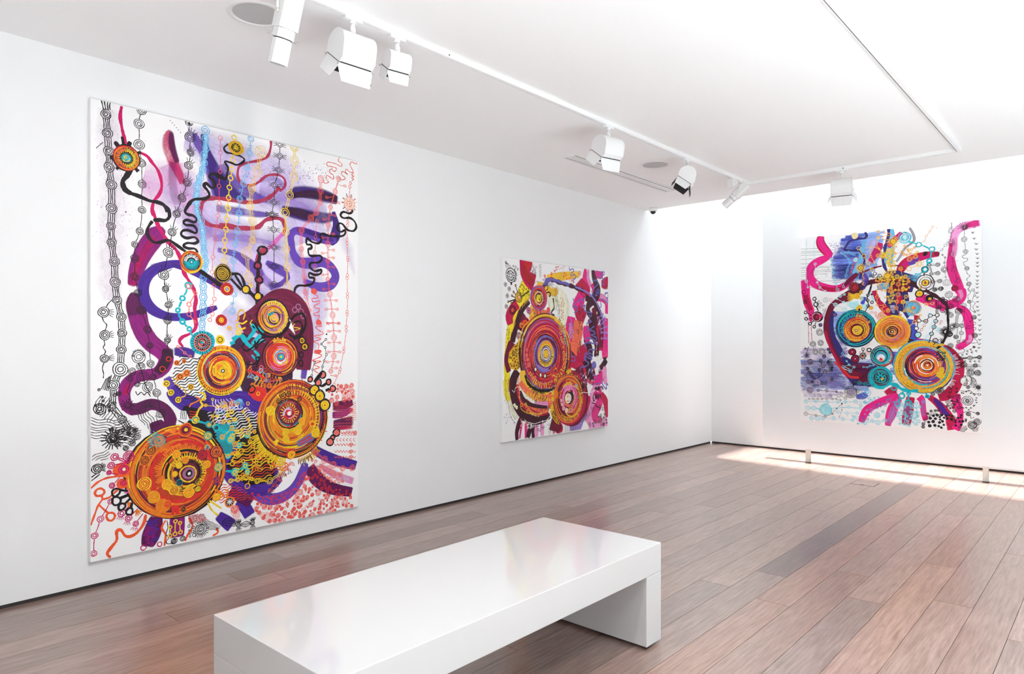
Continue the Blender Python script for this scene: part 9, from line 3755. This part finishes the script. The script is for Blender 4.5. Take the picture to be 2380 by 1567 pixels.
C k 1318.5 169.1 13.6 3 3.7
D wht 1672.3 324.6 55.9 0.06 50.8
C k 1672.3 324.6 49.8 3 5.1
C k 1672.3 322.1 20.3 3 4.1
L k 4.5 1736,339;1745,329;1754,339
L k 4 1745,342;1745,329
L k 4.5 1741,315;1750,304;1759,315
L k 4 1750,317;1750,304
L k 4.5 1725,285;1733,275;1742,285
L k 4 1733,288;1733,275
L k 4.5 1717,279;1725,268;1735,279
L k 4 1725,281;1725,268
L k 4.6 1694,256;1702,246;1712,256
L k 4.1 1702,259;1702,246
L k 4.6 1675,238;1684,227;1693,238
L k 4.1 1684,241;1684,227
L k 4.6 1653,257;1662,246;1671,257
L k 4.1 1662,259;1662,246
L k 4.6 1630,252;1638,242;1648,252
L k 4.1 1638,255;1638,242
L k 4.6 1616,258;1624,247;1634,258
L k 4.1 1624,260;1624,247
L k 4.6 1595,289;1603,278;1613,289
L k 4.1 1603,291;1603,278
L k 4.6 1593,306;1602,296;1612,306
L k 4.1 1602,309;1602,296
L k 4.6 1582,331;1590,320;1600,331
L k 4.1 1590,333;1590,320
L k 4.6 1593,354;1602,343;1612,354
L k 4.1 1602,356;1602,343
L k 4.6 1595,380;1603,369;1613,380
L k 4.1 1603,383;1603,369
L k 4.6 1616,408;1624,397;1634,408
L k 4.1 1624,410;1624,397
L k 4.6 1630,405;1638,395;1648,405
L k 4.1 1638,408;1638,395
L k 4.6 1653,423;1662,412;1671,423
L k 4.1 1662,425;1662,412
L k 4.6 1675,434;1684,423;1693,434
L k 4.1 1684,436;1684,423
L k 4.6 1694,408;1702,398;1712,408
L k 4.1 1702,411;1702,398
L k 4.5 1717,405;1725,394;1735,405
L k 4 1725,407;1725,394
L k 4.5 1725,392;1733,381;1742,392
L k 4 1733,394;1733,381
L k 4.5 1741,361;1750,351;1759,361
L k 4 1750,364;1750,351
D wht 1661.6 527.4 50.8 0.06
R k 1661.6 527.4 51.8 4.6 0.07
L k 5.1 1655,578;1668,533;1672,497
T k 1668 527.6 4.1 20.3 7 3.6 0 360 1
C k 1642.2 567.4 11.2 1 3.6
C wine 1655.1 494.1 17.3 2 4.1
W k 8.1 3.5 -30 1 30.4 1698,574;1745,540;1740,470;1694,478
L k 4.5 1689,579;1736,550;1749,500;1732,464;1694,475
C k 1700 612.3 34.4 4 4.6
C k 1761.4 611.4 31.2 5 4
W k 10.2 3.6 50 2 30.5 1651,675;1706,686;1749,651;1723,636;1664,629
L k 4 1668,698;1782,692
L k 4 1668,680;1791,677
C k 1740.3 686.5 22.2 3 4
L k 4.6 1612,424;1647,420;1698,427;1723,398;1766,400
C k 1776.1 393.1 14.1 1 4.5
D graph 1765.6 465.5 21.1 0.06
T k 1765.6 465.5 20.1 40.3 9 4.5 0 360 1
C k 1678.7 462 17.3 3 4.1
C k 1714.9 79.1 42.5 5 5.1
W k 8.2 3.6 -60 1 30.7 1595,60;1629,52;1672,76;1672,30;1638,2;1603,9
W k 8.1 3.5 60 1 30.4 1698,37;1774,69;1766,13;1723,9
L k 4.6 1595,60;1599,19;1638,2;1672,40
C k 1757.2 112.6 35.3 6 3.5
C k 1761.4 198.5 17.1 3 4.5
C k 1680.8 188.1 22.3 4 4.1
L k 5.1 1629,195;1672,213;1715,211;1749,198
L k 4.6 1698,179;1706,144;1732,161
T k 1668 121.2 2.5 25.4 9 4.1 90 260 1
G speckles
X k,graph,crim 60 1.5 4.1 17,2133;1770,2154;1789,31;17,13
X navy,vio 140 1.7 5.2 312,2082;499,2109;425,1957;382,1665;262,1661;339,1885
'''
painting('unframed canvas with blue wash and pink trails on the display panel', (8.39, 2.897, 0.503), R(-90), 1796, 2174, 0.038, P3, 9)

# ------------------------------------------------------------------ ceiling tracks
def track(label, p0, p1, gaps=()):
    p0 = Vector(p0); p1 = Vector(p1)
    d = p1 - p0
    ang = math.atan2(d.y, d.x); ln = d.length
    t = thing('lighting_track', label, 'track', (p0.x, p0.y, CH), ang, 'lighting tracks on the ceiling')
    bm = bmesh.new()
    add_prism(bm, [(-0.018, 0), (0.018, 0), (0.018, -0.032), (0.013, -0.032), (0.013, -0.020), (0.006, -0.020), (0.006, -0.032), (-0.018, -0.032)], 'x', 0, ln)
    obj('rail', bm, M['track'], t)
    segs = []; a = 0.02
    for g0, g1 in sorted(gaps):
        segs.append((a, g0)); a = g1
    segs.append((a, ln - 0.02))
    for a, b_ in segs:
        if b_ - a > 0.01:
            box_obj('conductor_slot', (a, 0.0062, -0.0285), (b_, 0.0128, -0.0205), M['slot'], t)
    for a in (-0.006, ln):
        box_obj('end_cap', (a, -0.019, -0.033), (a + 0.006, 0.019, 0), M['fix'], t)
    bm = bmesh.new()
    add_cyl(bm, (ln * 0.50, -0.0185, -0.018), (ln * 0.50, -0.0150, -0.018), 0.006, seg=12)
    obj('grub_screw', bm, M['slot'], t)
    return t

TY, TX, TY2 = 2.880, 6.83, 1.06
L_AT = {'profile': 1.68, 'wash1': 2.03, 'small': 2.31, 'wash2': 4.30, 'wash3': 5.53, 'driver': 6.46, 'spot': 6.66}
g1 = [(x - (-1.5) - 0.055, x - (-1.5) + 0.055) for x in L_AT.values()]
track('white lighting track running above the left wall paintings', (-1.5, TY), (6.84, TY), g1)
track('short white lighting track crossing the ceiling before the display panel', (TX, TY - 0.025), (TX, TY2 + 0.02), [(TY - 0.025 - 1.984 - 0.05, TY - 0.025 - 1.984 + 0.05)])
track('white lighting track on the right side of the ceiling', (-1.5, TY2), (6.84, TY2), [(2.45, 2.55), (3.35, 3.45)])

# ------------------------------------------------------------------ lamp heads
FILL_LAMP_W = 62.0
def adapter(t, wid=0.03):
    box_obj('track_adapter', (-0.05, -0.0145, -0.046), (0.05, 0.0145, -0.030), M['fix'], t, 0.002)

def door_plate(bm, lo, hi, mtx, inner_face):
    fs = add_box(bm, lo, hi, 0, mtx)
    fs[inner_face].material_index = 1

def washer(name, label, loc, rotz, size=1.0, swing=0.0, doors=(70, 12, 35, 35), tilt=0.0, watts=0.0):
    """flood lamp; local +Y is the throw direction, X lies along the track"""
    t = thing(name, label, 'track light', (loc[0], loc[1], CH), rotz, 'flood lamps on the tracks')
    adapter(t)
    s = size
    bm = bmesh.new()
    add_cyl(bm, (0, 0, -0.042), (0, 0, -0.062), 0.016); add_cyl(bm, (0, 0, -0.062), (0, 0, -0.108), 0.0125)
    add_box(bm, (-0.008, -0.014, -0.112), (0.008, 0.014, -0.085))
    obj('stem', bm, M['fix'], t)
    hub = Vector((0, 0, -0.108))
    rot = Matrix.Translation(hub) @ Matrix.Rotation(swing, 4, 'Z') @ Matrix.Rotation(tilt, 4, 'X')
    W = 0.088 * s
    # D-shaped section: curved back and top, flat slanted mouth
    A = Vector((0.088 * s, -0.085 * s)); B = Vector((-0.030 * s, -0.170 * s))   # mouth ends (y, z)
    prof = [A]
    c = Vector((0.005 * s, -0.075 * s))
    for k in range(0, 15):
        a = R(28 + k * (172 / 14.0))
        prof.append(c + Vector((math.cos(a) * 0.080 * s, math.sin(a) * 0.075 * s)))
    prof.append(Vector((-0.060 * s, -0.150 * s)))
    prof.append(B)
    bm = bmesh.new()
    add_prism(bm, [tuple(p) for p in prof], 'x', -W, W)
    bm.transform(rot)
    body = obj('housing', bm, M['fix'], t, 0.002)
    pe = [tuple(c + (Vector(p) - c) * 1.03) for p in prof]
    for xa in (-W - 0.004, W):
        bm = bmesh.new()
        add_prism(bm, pe, 'x', xa, xa + 0.004)
        bm.transform(rot)
        obj('end_plate', bm, M['fix'], t)
    # dark mouth seam and lens frame
    d = (B - A).normalized(); n = Vector((-d.y, d.x))
    if n.y > 0:
        n = -n
    bm = bmesh.new()
    q = [A + n * 0.001, B + n * 0.001, B + n * 0.006, A + n * 0.006]
    add_prism(bm, [tuple(p) for p in q], 'x', -W - 0.002, W + 0.002)
    bm.transform(rot)
    obj('mouth_gasket', bm, M['black'], t)
    bm = bmesh.new()
    q = [A + n * 0.0062, B + n * 0.0062, B + n * 0.012, A + n * 0.012]
    add_prism(bm, [tuple(p) for p in q], 'x', -W - 0.004, W + 0.004)
    bm.transform(rot)
    obj('barn_door_frame', bm, M['fix'], t, 0.001)
    # four barn doors, white outside and black inside
    nn = Vector((0, n.x, n.y)); dd = Vector((0, d.x, d.y)); xx = Vector((1, 0, 0))
    def door(hinge, along, out, ang, half, dep):
        a = R(ang)
        e = nn * math.cos(a) + out * math.sin(a)
        nrm = along.cross(e).normalized()
        inner = -out * math.cos(a) + nn * math.sin(a)
        th = 0.0016
        bm = bmesh.new()
        taper = 0.82
        pts = [hinge - along * half, hinge + along * half, hinge + along * half * taper + e * dep, hinge - along * half * taper + e * dep]
        top = [bm.verts.new(p + inner * th) for p in pts]
        bot = [bm.verts.new(p) for p in pts]
        f = bm.faces.new(top); f.material_index = 1
        bm.faces.new(bot[::-1])
        for i in range(4):
            bm.faces.new((bot[i], bot[(i + 1) % 4], top[(i + 1) % 4], top[i]))
        bm.transform(rot)
        return obj('barn_door', bm, [M['fix'], M['black']], t)
    A3 = Vector((0, A.x, A.y)) + nn * 0.012; B3 = Vector((0, B.x, B.y)) + nn * 0.012
    mid = (A3 + B3) / 2; hl = (B3 - A3).length / 2
    door(B3, xx, dd, doors[0], W * 1.12, 0.085 * s)
    door(A3, xx, -dd, doors[1], W, 0.075 * s)
    door(mid - xx * W, dd, -xx, doors[2], hl, 0.075 * s)
    door(mid + xx * W, dd, xx, doors[3], hl, 0.075 * s)
    # little thumb screws at the mouth corners
    for p in (A3, B3):
        for sx in (-1, 1):
            bm = bmesh.new()
            c0 = p + xx * sx * (W + 0.004)
            add_cyl(bm, c0, c0 + xx * sx * 0.008, 0.0045, seg=10)
            bm.transform(rot)
            obj('thumb_screw', bm, M['steel'], t)
    if watts > 0:                                   # only the two added fill lamps carry a beam
        ld = bpy.data.lights.new('added_fill_beam', 'SPOT')
        ld.energy = watts; ld.spot_size = R(125); ld.spot_blend = 0.9; ld.shadow_soft_size = 0.06
        ld.color = (1.0, 0.97, 0.94)
        lo = bpy.data.objects.new('added_fill_beam', ld)
        C.objects.link(lo); lo.parent = t
        p = rot @ (mid + nn * 0.03)
        lo.location = p
        lo.rotation_euler = (rot.to_3x3() @ Vector((0, 0.75, -0.66))).to_track_quat('-Z', 'Y').to_euler()
    return t

washer('flood_lamp', 'large white flood lamp with open barn doors above the biggest painting', (L_AT['wash1'], TY), R(0), 1.0, R(-4), (40, 14, 20, 30))
washer('flood_lamp', 'small white flood lamp beside the large one above the biggest painting', (L_AT['small'], TY), R(0), 0.66, R(-10), (42, -5, 5, 20))
washer('flood_lamp', 'white flood lamp hanging in front of the ceiling air vent', (L_AT['wash2'], TY), R(0), 1.0, R(-14), (40, 12, 25, 30))
washer('flood_lamp', 'white flood lamp turned sideways near the far end of the track', (L_AT['wash3'], TY), R(0), 0.92, R(32), (40, 8, 30, 30))
washer('flood_lamp', 'white flood lamp above the painting on the display panel', (TX, 1.984), R(-90), 0.98, R(12), (40, 18, 30, 30))

washer('flood_lamp', 'added unseen fill lamp on the right-hand track facing the biggest painting', (1.0, TY2), R(0), 1.0, R(-4), (-10, 30, 30, 30), watts=FILL_LAMP_W)  # added out of view to brighten the bench top
washer('flood_lamp', 'added unseen fill lamp on the right-hand track facing the square painting', (1.9, TY2), R(0), 1.0, R(-20), (-10, 30, 30, 30), watts=FILL_LAMP_W)  # second lamp added out of view as fill light

def profile_spot(label, loc, aim, size=1.0, big=True):
    """framing projector: square-ish body, lens tube, yoke; aim is a direction"""
    t = thing('projector_spot', label, 'track light', (loc[0], loc[1], CH), 0.0, 'projector spots on the track')
    adapter(t)
    s = size
    hub = Vector((0, 0, -0.115))
    z = Vector(aim).normalized()
    x = Vector((1, 0, 0)); x = (x - z * x.dot(z)).normalized()
    y = z.cross(x)
    rot = Matrix.Translation(hub) @ Matrix((x, y, z)).transposed().to_4x4()
    bm = bmesh.new()
    add_cyl(bm, (0, 0, -0.042), (0, 0, -0.07), 0.018); 
    obj('stem', bm, M['fix'], t)
    # yoke arms
    for sx in (-1, 1):
        bm = bmesh.new()
        add_tube(bm, [(0, 0, -0.068), (sx * 0.050 * s, 0, -0.070), (sx * 0.054 * s, 0, -0.085), (sx * 0.054 * s, 0, -0.125)], 0.006)
        obj('yoke_arm', bm, M['fix'], t)
    def oct_(h, k=0.35):
        c = h * (1 - k)
        return [(h, -c), (h, c), (c, h), (-c, h), (-h, c), (-h, -c), (-c, -h), (c, -h)]
    bm = bmesh.new()
    add_prism(bm, oct_(0.046 * s, 0.25), 'z', -0.085 * s, 0.085 * s)
    bm.transform(rot)
    obj('lamp_body', bm, M['fix'], t, 0.003)
    bm = bmesh.new()
    add_prism(bm, oct_(0.041 * s, 0.45), 'z', 0.085 * s, 0.125 * s)
    bm.transform(rot)
    obj('gate_section', bm, M['fix'], t, 0.002)
    bm = bmesh.new()
    add_prism(bm, oct_(0.039 * s, 0.6), 'z', 0.129 * s, 0.235 * s)
    bm.transform(rot)
    obj('lens_tube', bm, M['fix'], t, 0.002)
    bm = bmesh.new()
    add_prism(bm, oct_(0.036 * s, 0.6), 'z', 0.124 * s, 0.130 * s)
    bm.transform(rot)
    obj('shutter_gap', bm, M['black'], t)
    bm = bmesh.new()
    add_cyl(bm, (0, 0, 0.2352 * s), (0, 0, 0.2362 * s), 0.032 * s)
    bm.transform(rot)
    obj('lens', bm, M['dome'], t)
    # vent slots on the side that faces the room
    for rowz in (-0.055, -0.040, -0.002):
        for k in range(9):
            bm = bmesh.new()
            xx = (-0.030 + k * 0.0075) * s
            for face in ((-1),):
                add_box(bm, (xx - 0.0011, face * 0.0464 * s - 0.0005, (rowz) * s), (xx + 0.0011, face * 0.0464 * s + 0.0005, (rowz + 0.009) * s))
            bm.transform(rot)
            obj('vent_slot', bm, M['slot'], t)
    if big:
        for sx in (-1, 1):
            bm = bmesh.new()
            a = Vector((sx * 0.038 * s, 0, 0.127 * s))
            pts = [a, a + Vector((sx * 0.022, 0, -0.006)) * s]
            cc = a + Vector((sx * 0.030, 0, -0.008)) * s
            add_tube(bm, [tuple(p) for p in pts], 0.0016)
            loop = [tuple(cc + Vector((math.cos(q) * 0.008, 0, math.sin(q) * 0.006)) * s) for q in [k * math.pi / 6 for k in range(13)]]
            add_tube(bm, loop, 0.0016, 6)
            bm.transform(rot)
            obj('shutter_handle', bm, M['steel'], t)
        bm = bmesh.new()
        add_cyl(bm, (-0.046 * s, 0, 0.02 * s), (-0.058 * s, 0, 0.02 * s), 0.008 * s, seg=14)
        bm.transform(rot)
        obj('lock_knob', bm, M['leg'], t)
    return t

profile_spot('white projector spot with vent slots nearest the camera on the track', (L_AT['profile'], TY), (-0.05, 0.34, -1.0), 1.05)
profile_spot('white projector spot at the corner where two tracks meet', (L_AT['spot'], TY), (-0.28, 0.80, -0.75), 0.92, False)
drv = thing('driver_box', 'small white wedge-shaped driver box on the track end', 'driver box', (L_AT['driver'], TY, CH), 0.0)
adapter(drv)
bm = bmesh.new()
add_prism(bm, [(-0.06, -0.046), (0.07, -0.046), (0.055, -0.075), (-0.05, -0.135), (-0.06, -0.12)], 'y', -0.028, 0.028)
obj('case', bm, M['fix'], drv, 0.003)
for k in range(2):
    bm = bmesh.new()
    add_cyl(bm, (-0.03 + 0.025 * k, -0.0285, -0.07), (-0.03 + 0.025 * k, -0.030, -0.07), 0.004, seg=10)
    obj('screw', bm, M['steel'], drv)

# ------------------------------------------------------------------ ceiling speakers, vent, camera dome, floor box
for lab, (sx, sy) in (('round grey ceiling speaker beside the nearest projector spot', (1.72, 3.25)), ('round pale ceiling speaker between the flood lamps near the air vent', (5.60, 3.24))):
    t = thing('ceiling_speaker', lab, 'speaker', (sx, sy, CH), 0, 'ceiling speakers')
    bm = bmesh.new()
    add_lathe(bm, [(0.142, 0.0), (0.140, -0.004), (0.130, -0.007), (0.118, -0.006), (0.116, -0.001)])
    obj('trim_ring', bm, M['fix'], t)
    bm = bmesh.new()
    add_lathe(bm, [(0.1165, -0.0015), (0.08, -0.0035), (0.0, -0.0045)])
    obj('grille', bm, M['grille'], t)

def lerp(a, b_, t):
    return a + (b_ - a) * t
VX0, VX1, VY0, VY1 = 4.83, 6.68, 3.572, 3.736
v = thing('air_vent', 'long white slotted air vent set in the ceiling', 'vent', ((VX0 + VX1) / 2, (VY0 + VY1) / 2, CH))
lx, ly = (VX1 - VX0) / 2, (VY1 - VY0) / 2
bm = bmesh.new()
fr = 0.024
add_box(bm, (-lx, -ly, -0.006), (lx, -ly + fr, 0)); add_box(bm, (-lx, ly - fr, -0.006), (lx, ly, 0))
add_box(bm, (-lx, -ly + fr, -0.006), (-lx + fr, ly - fr, 0)); add_box(bm, (lx - fr, -ly + fr, -0.006), (lx, ly - fr, 0))
obj('frame', bm, M['vent'], v, 0.001)
box_obj('duct_void', (-lx + fr, -ly + fr, -0.0012), (lx - fr, ly - fr, -0.0002), M['dark'], v)
nb = 5
wid = (2 * ly - 2 * fr)
for k in range(1, 4):
    yc = -ly + fr + wid * k / 4
    box_obj('blade', (-lx + fr, yc - 0.011, -0.0058), (lx - fr, yc + 0.011, -0.0013), M['vent'], v)

dome = thing('security_camera', 'small white dome camera with black lens bubble at the ceiling edge', 'camera', (7.36, 4.285, CH))
bm = bmesh.new()
add_lathe(bm, [(0.0, 0.0), (0.055, 0.0), (0.056, -0.02), (0.048, -0.038), (0.034, -0.042), (0.0, -0.042)])
obj('housing', bm, M['fix'], dome)
bm = bmesh.new()
add_lathe(bm, [(0.033, -0.042)] + [(0.033 * math.cos(R(a)), -0.044 - 0.032 * math.sin(R(a))) for a in range(0, 91, 15)])
obj('bubble', bm, M['dome'], dome)

fb = thing('floor_box', 'flush floor outlet lid set in the boards before the display panel', 'floor outlet', (7.555, 1.975, 0))
bm = bmesh.new()
for lo, hi in (((-0.106, -0.111), (0.106, -0.105)), ((-0.106, 0.105), (0.106, 0.111)), ((-0.106, -0.105), (-0.100, 0.105)), ((0.100, -0.105), (0.106, 0.105))):
    add_box(bm, (lo[0], lo[1], -0.004), (hi[0], hi[1], 0.0008))
obj('rim', bm, M['gap'], fb)
bm = bmesh.new()
add_box(bm, (-0.0995, -0.1045, -0.004), (0.0995, 0.1045, 0.0012))
lid = obj('lid', bm, M['wood'], fb)
box_obj('finger_notch', (-0.098, -0.018, 0.0012), (-0.082, 0.018, 0.0018), M['gap'], lid)
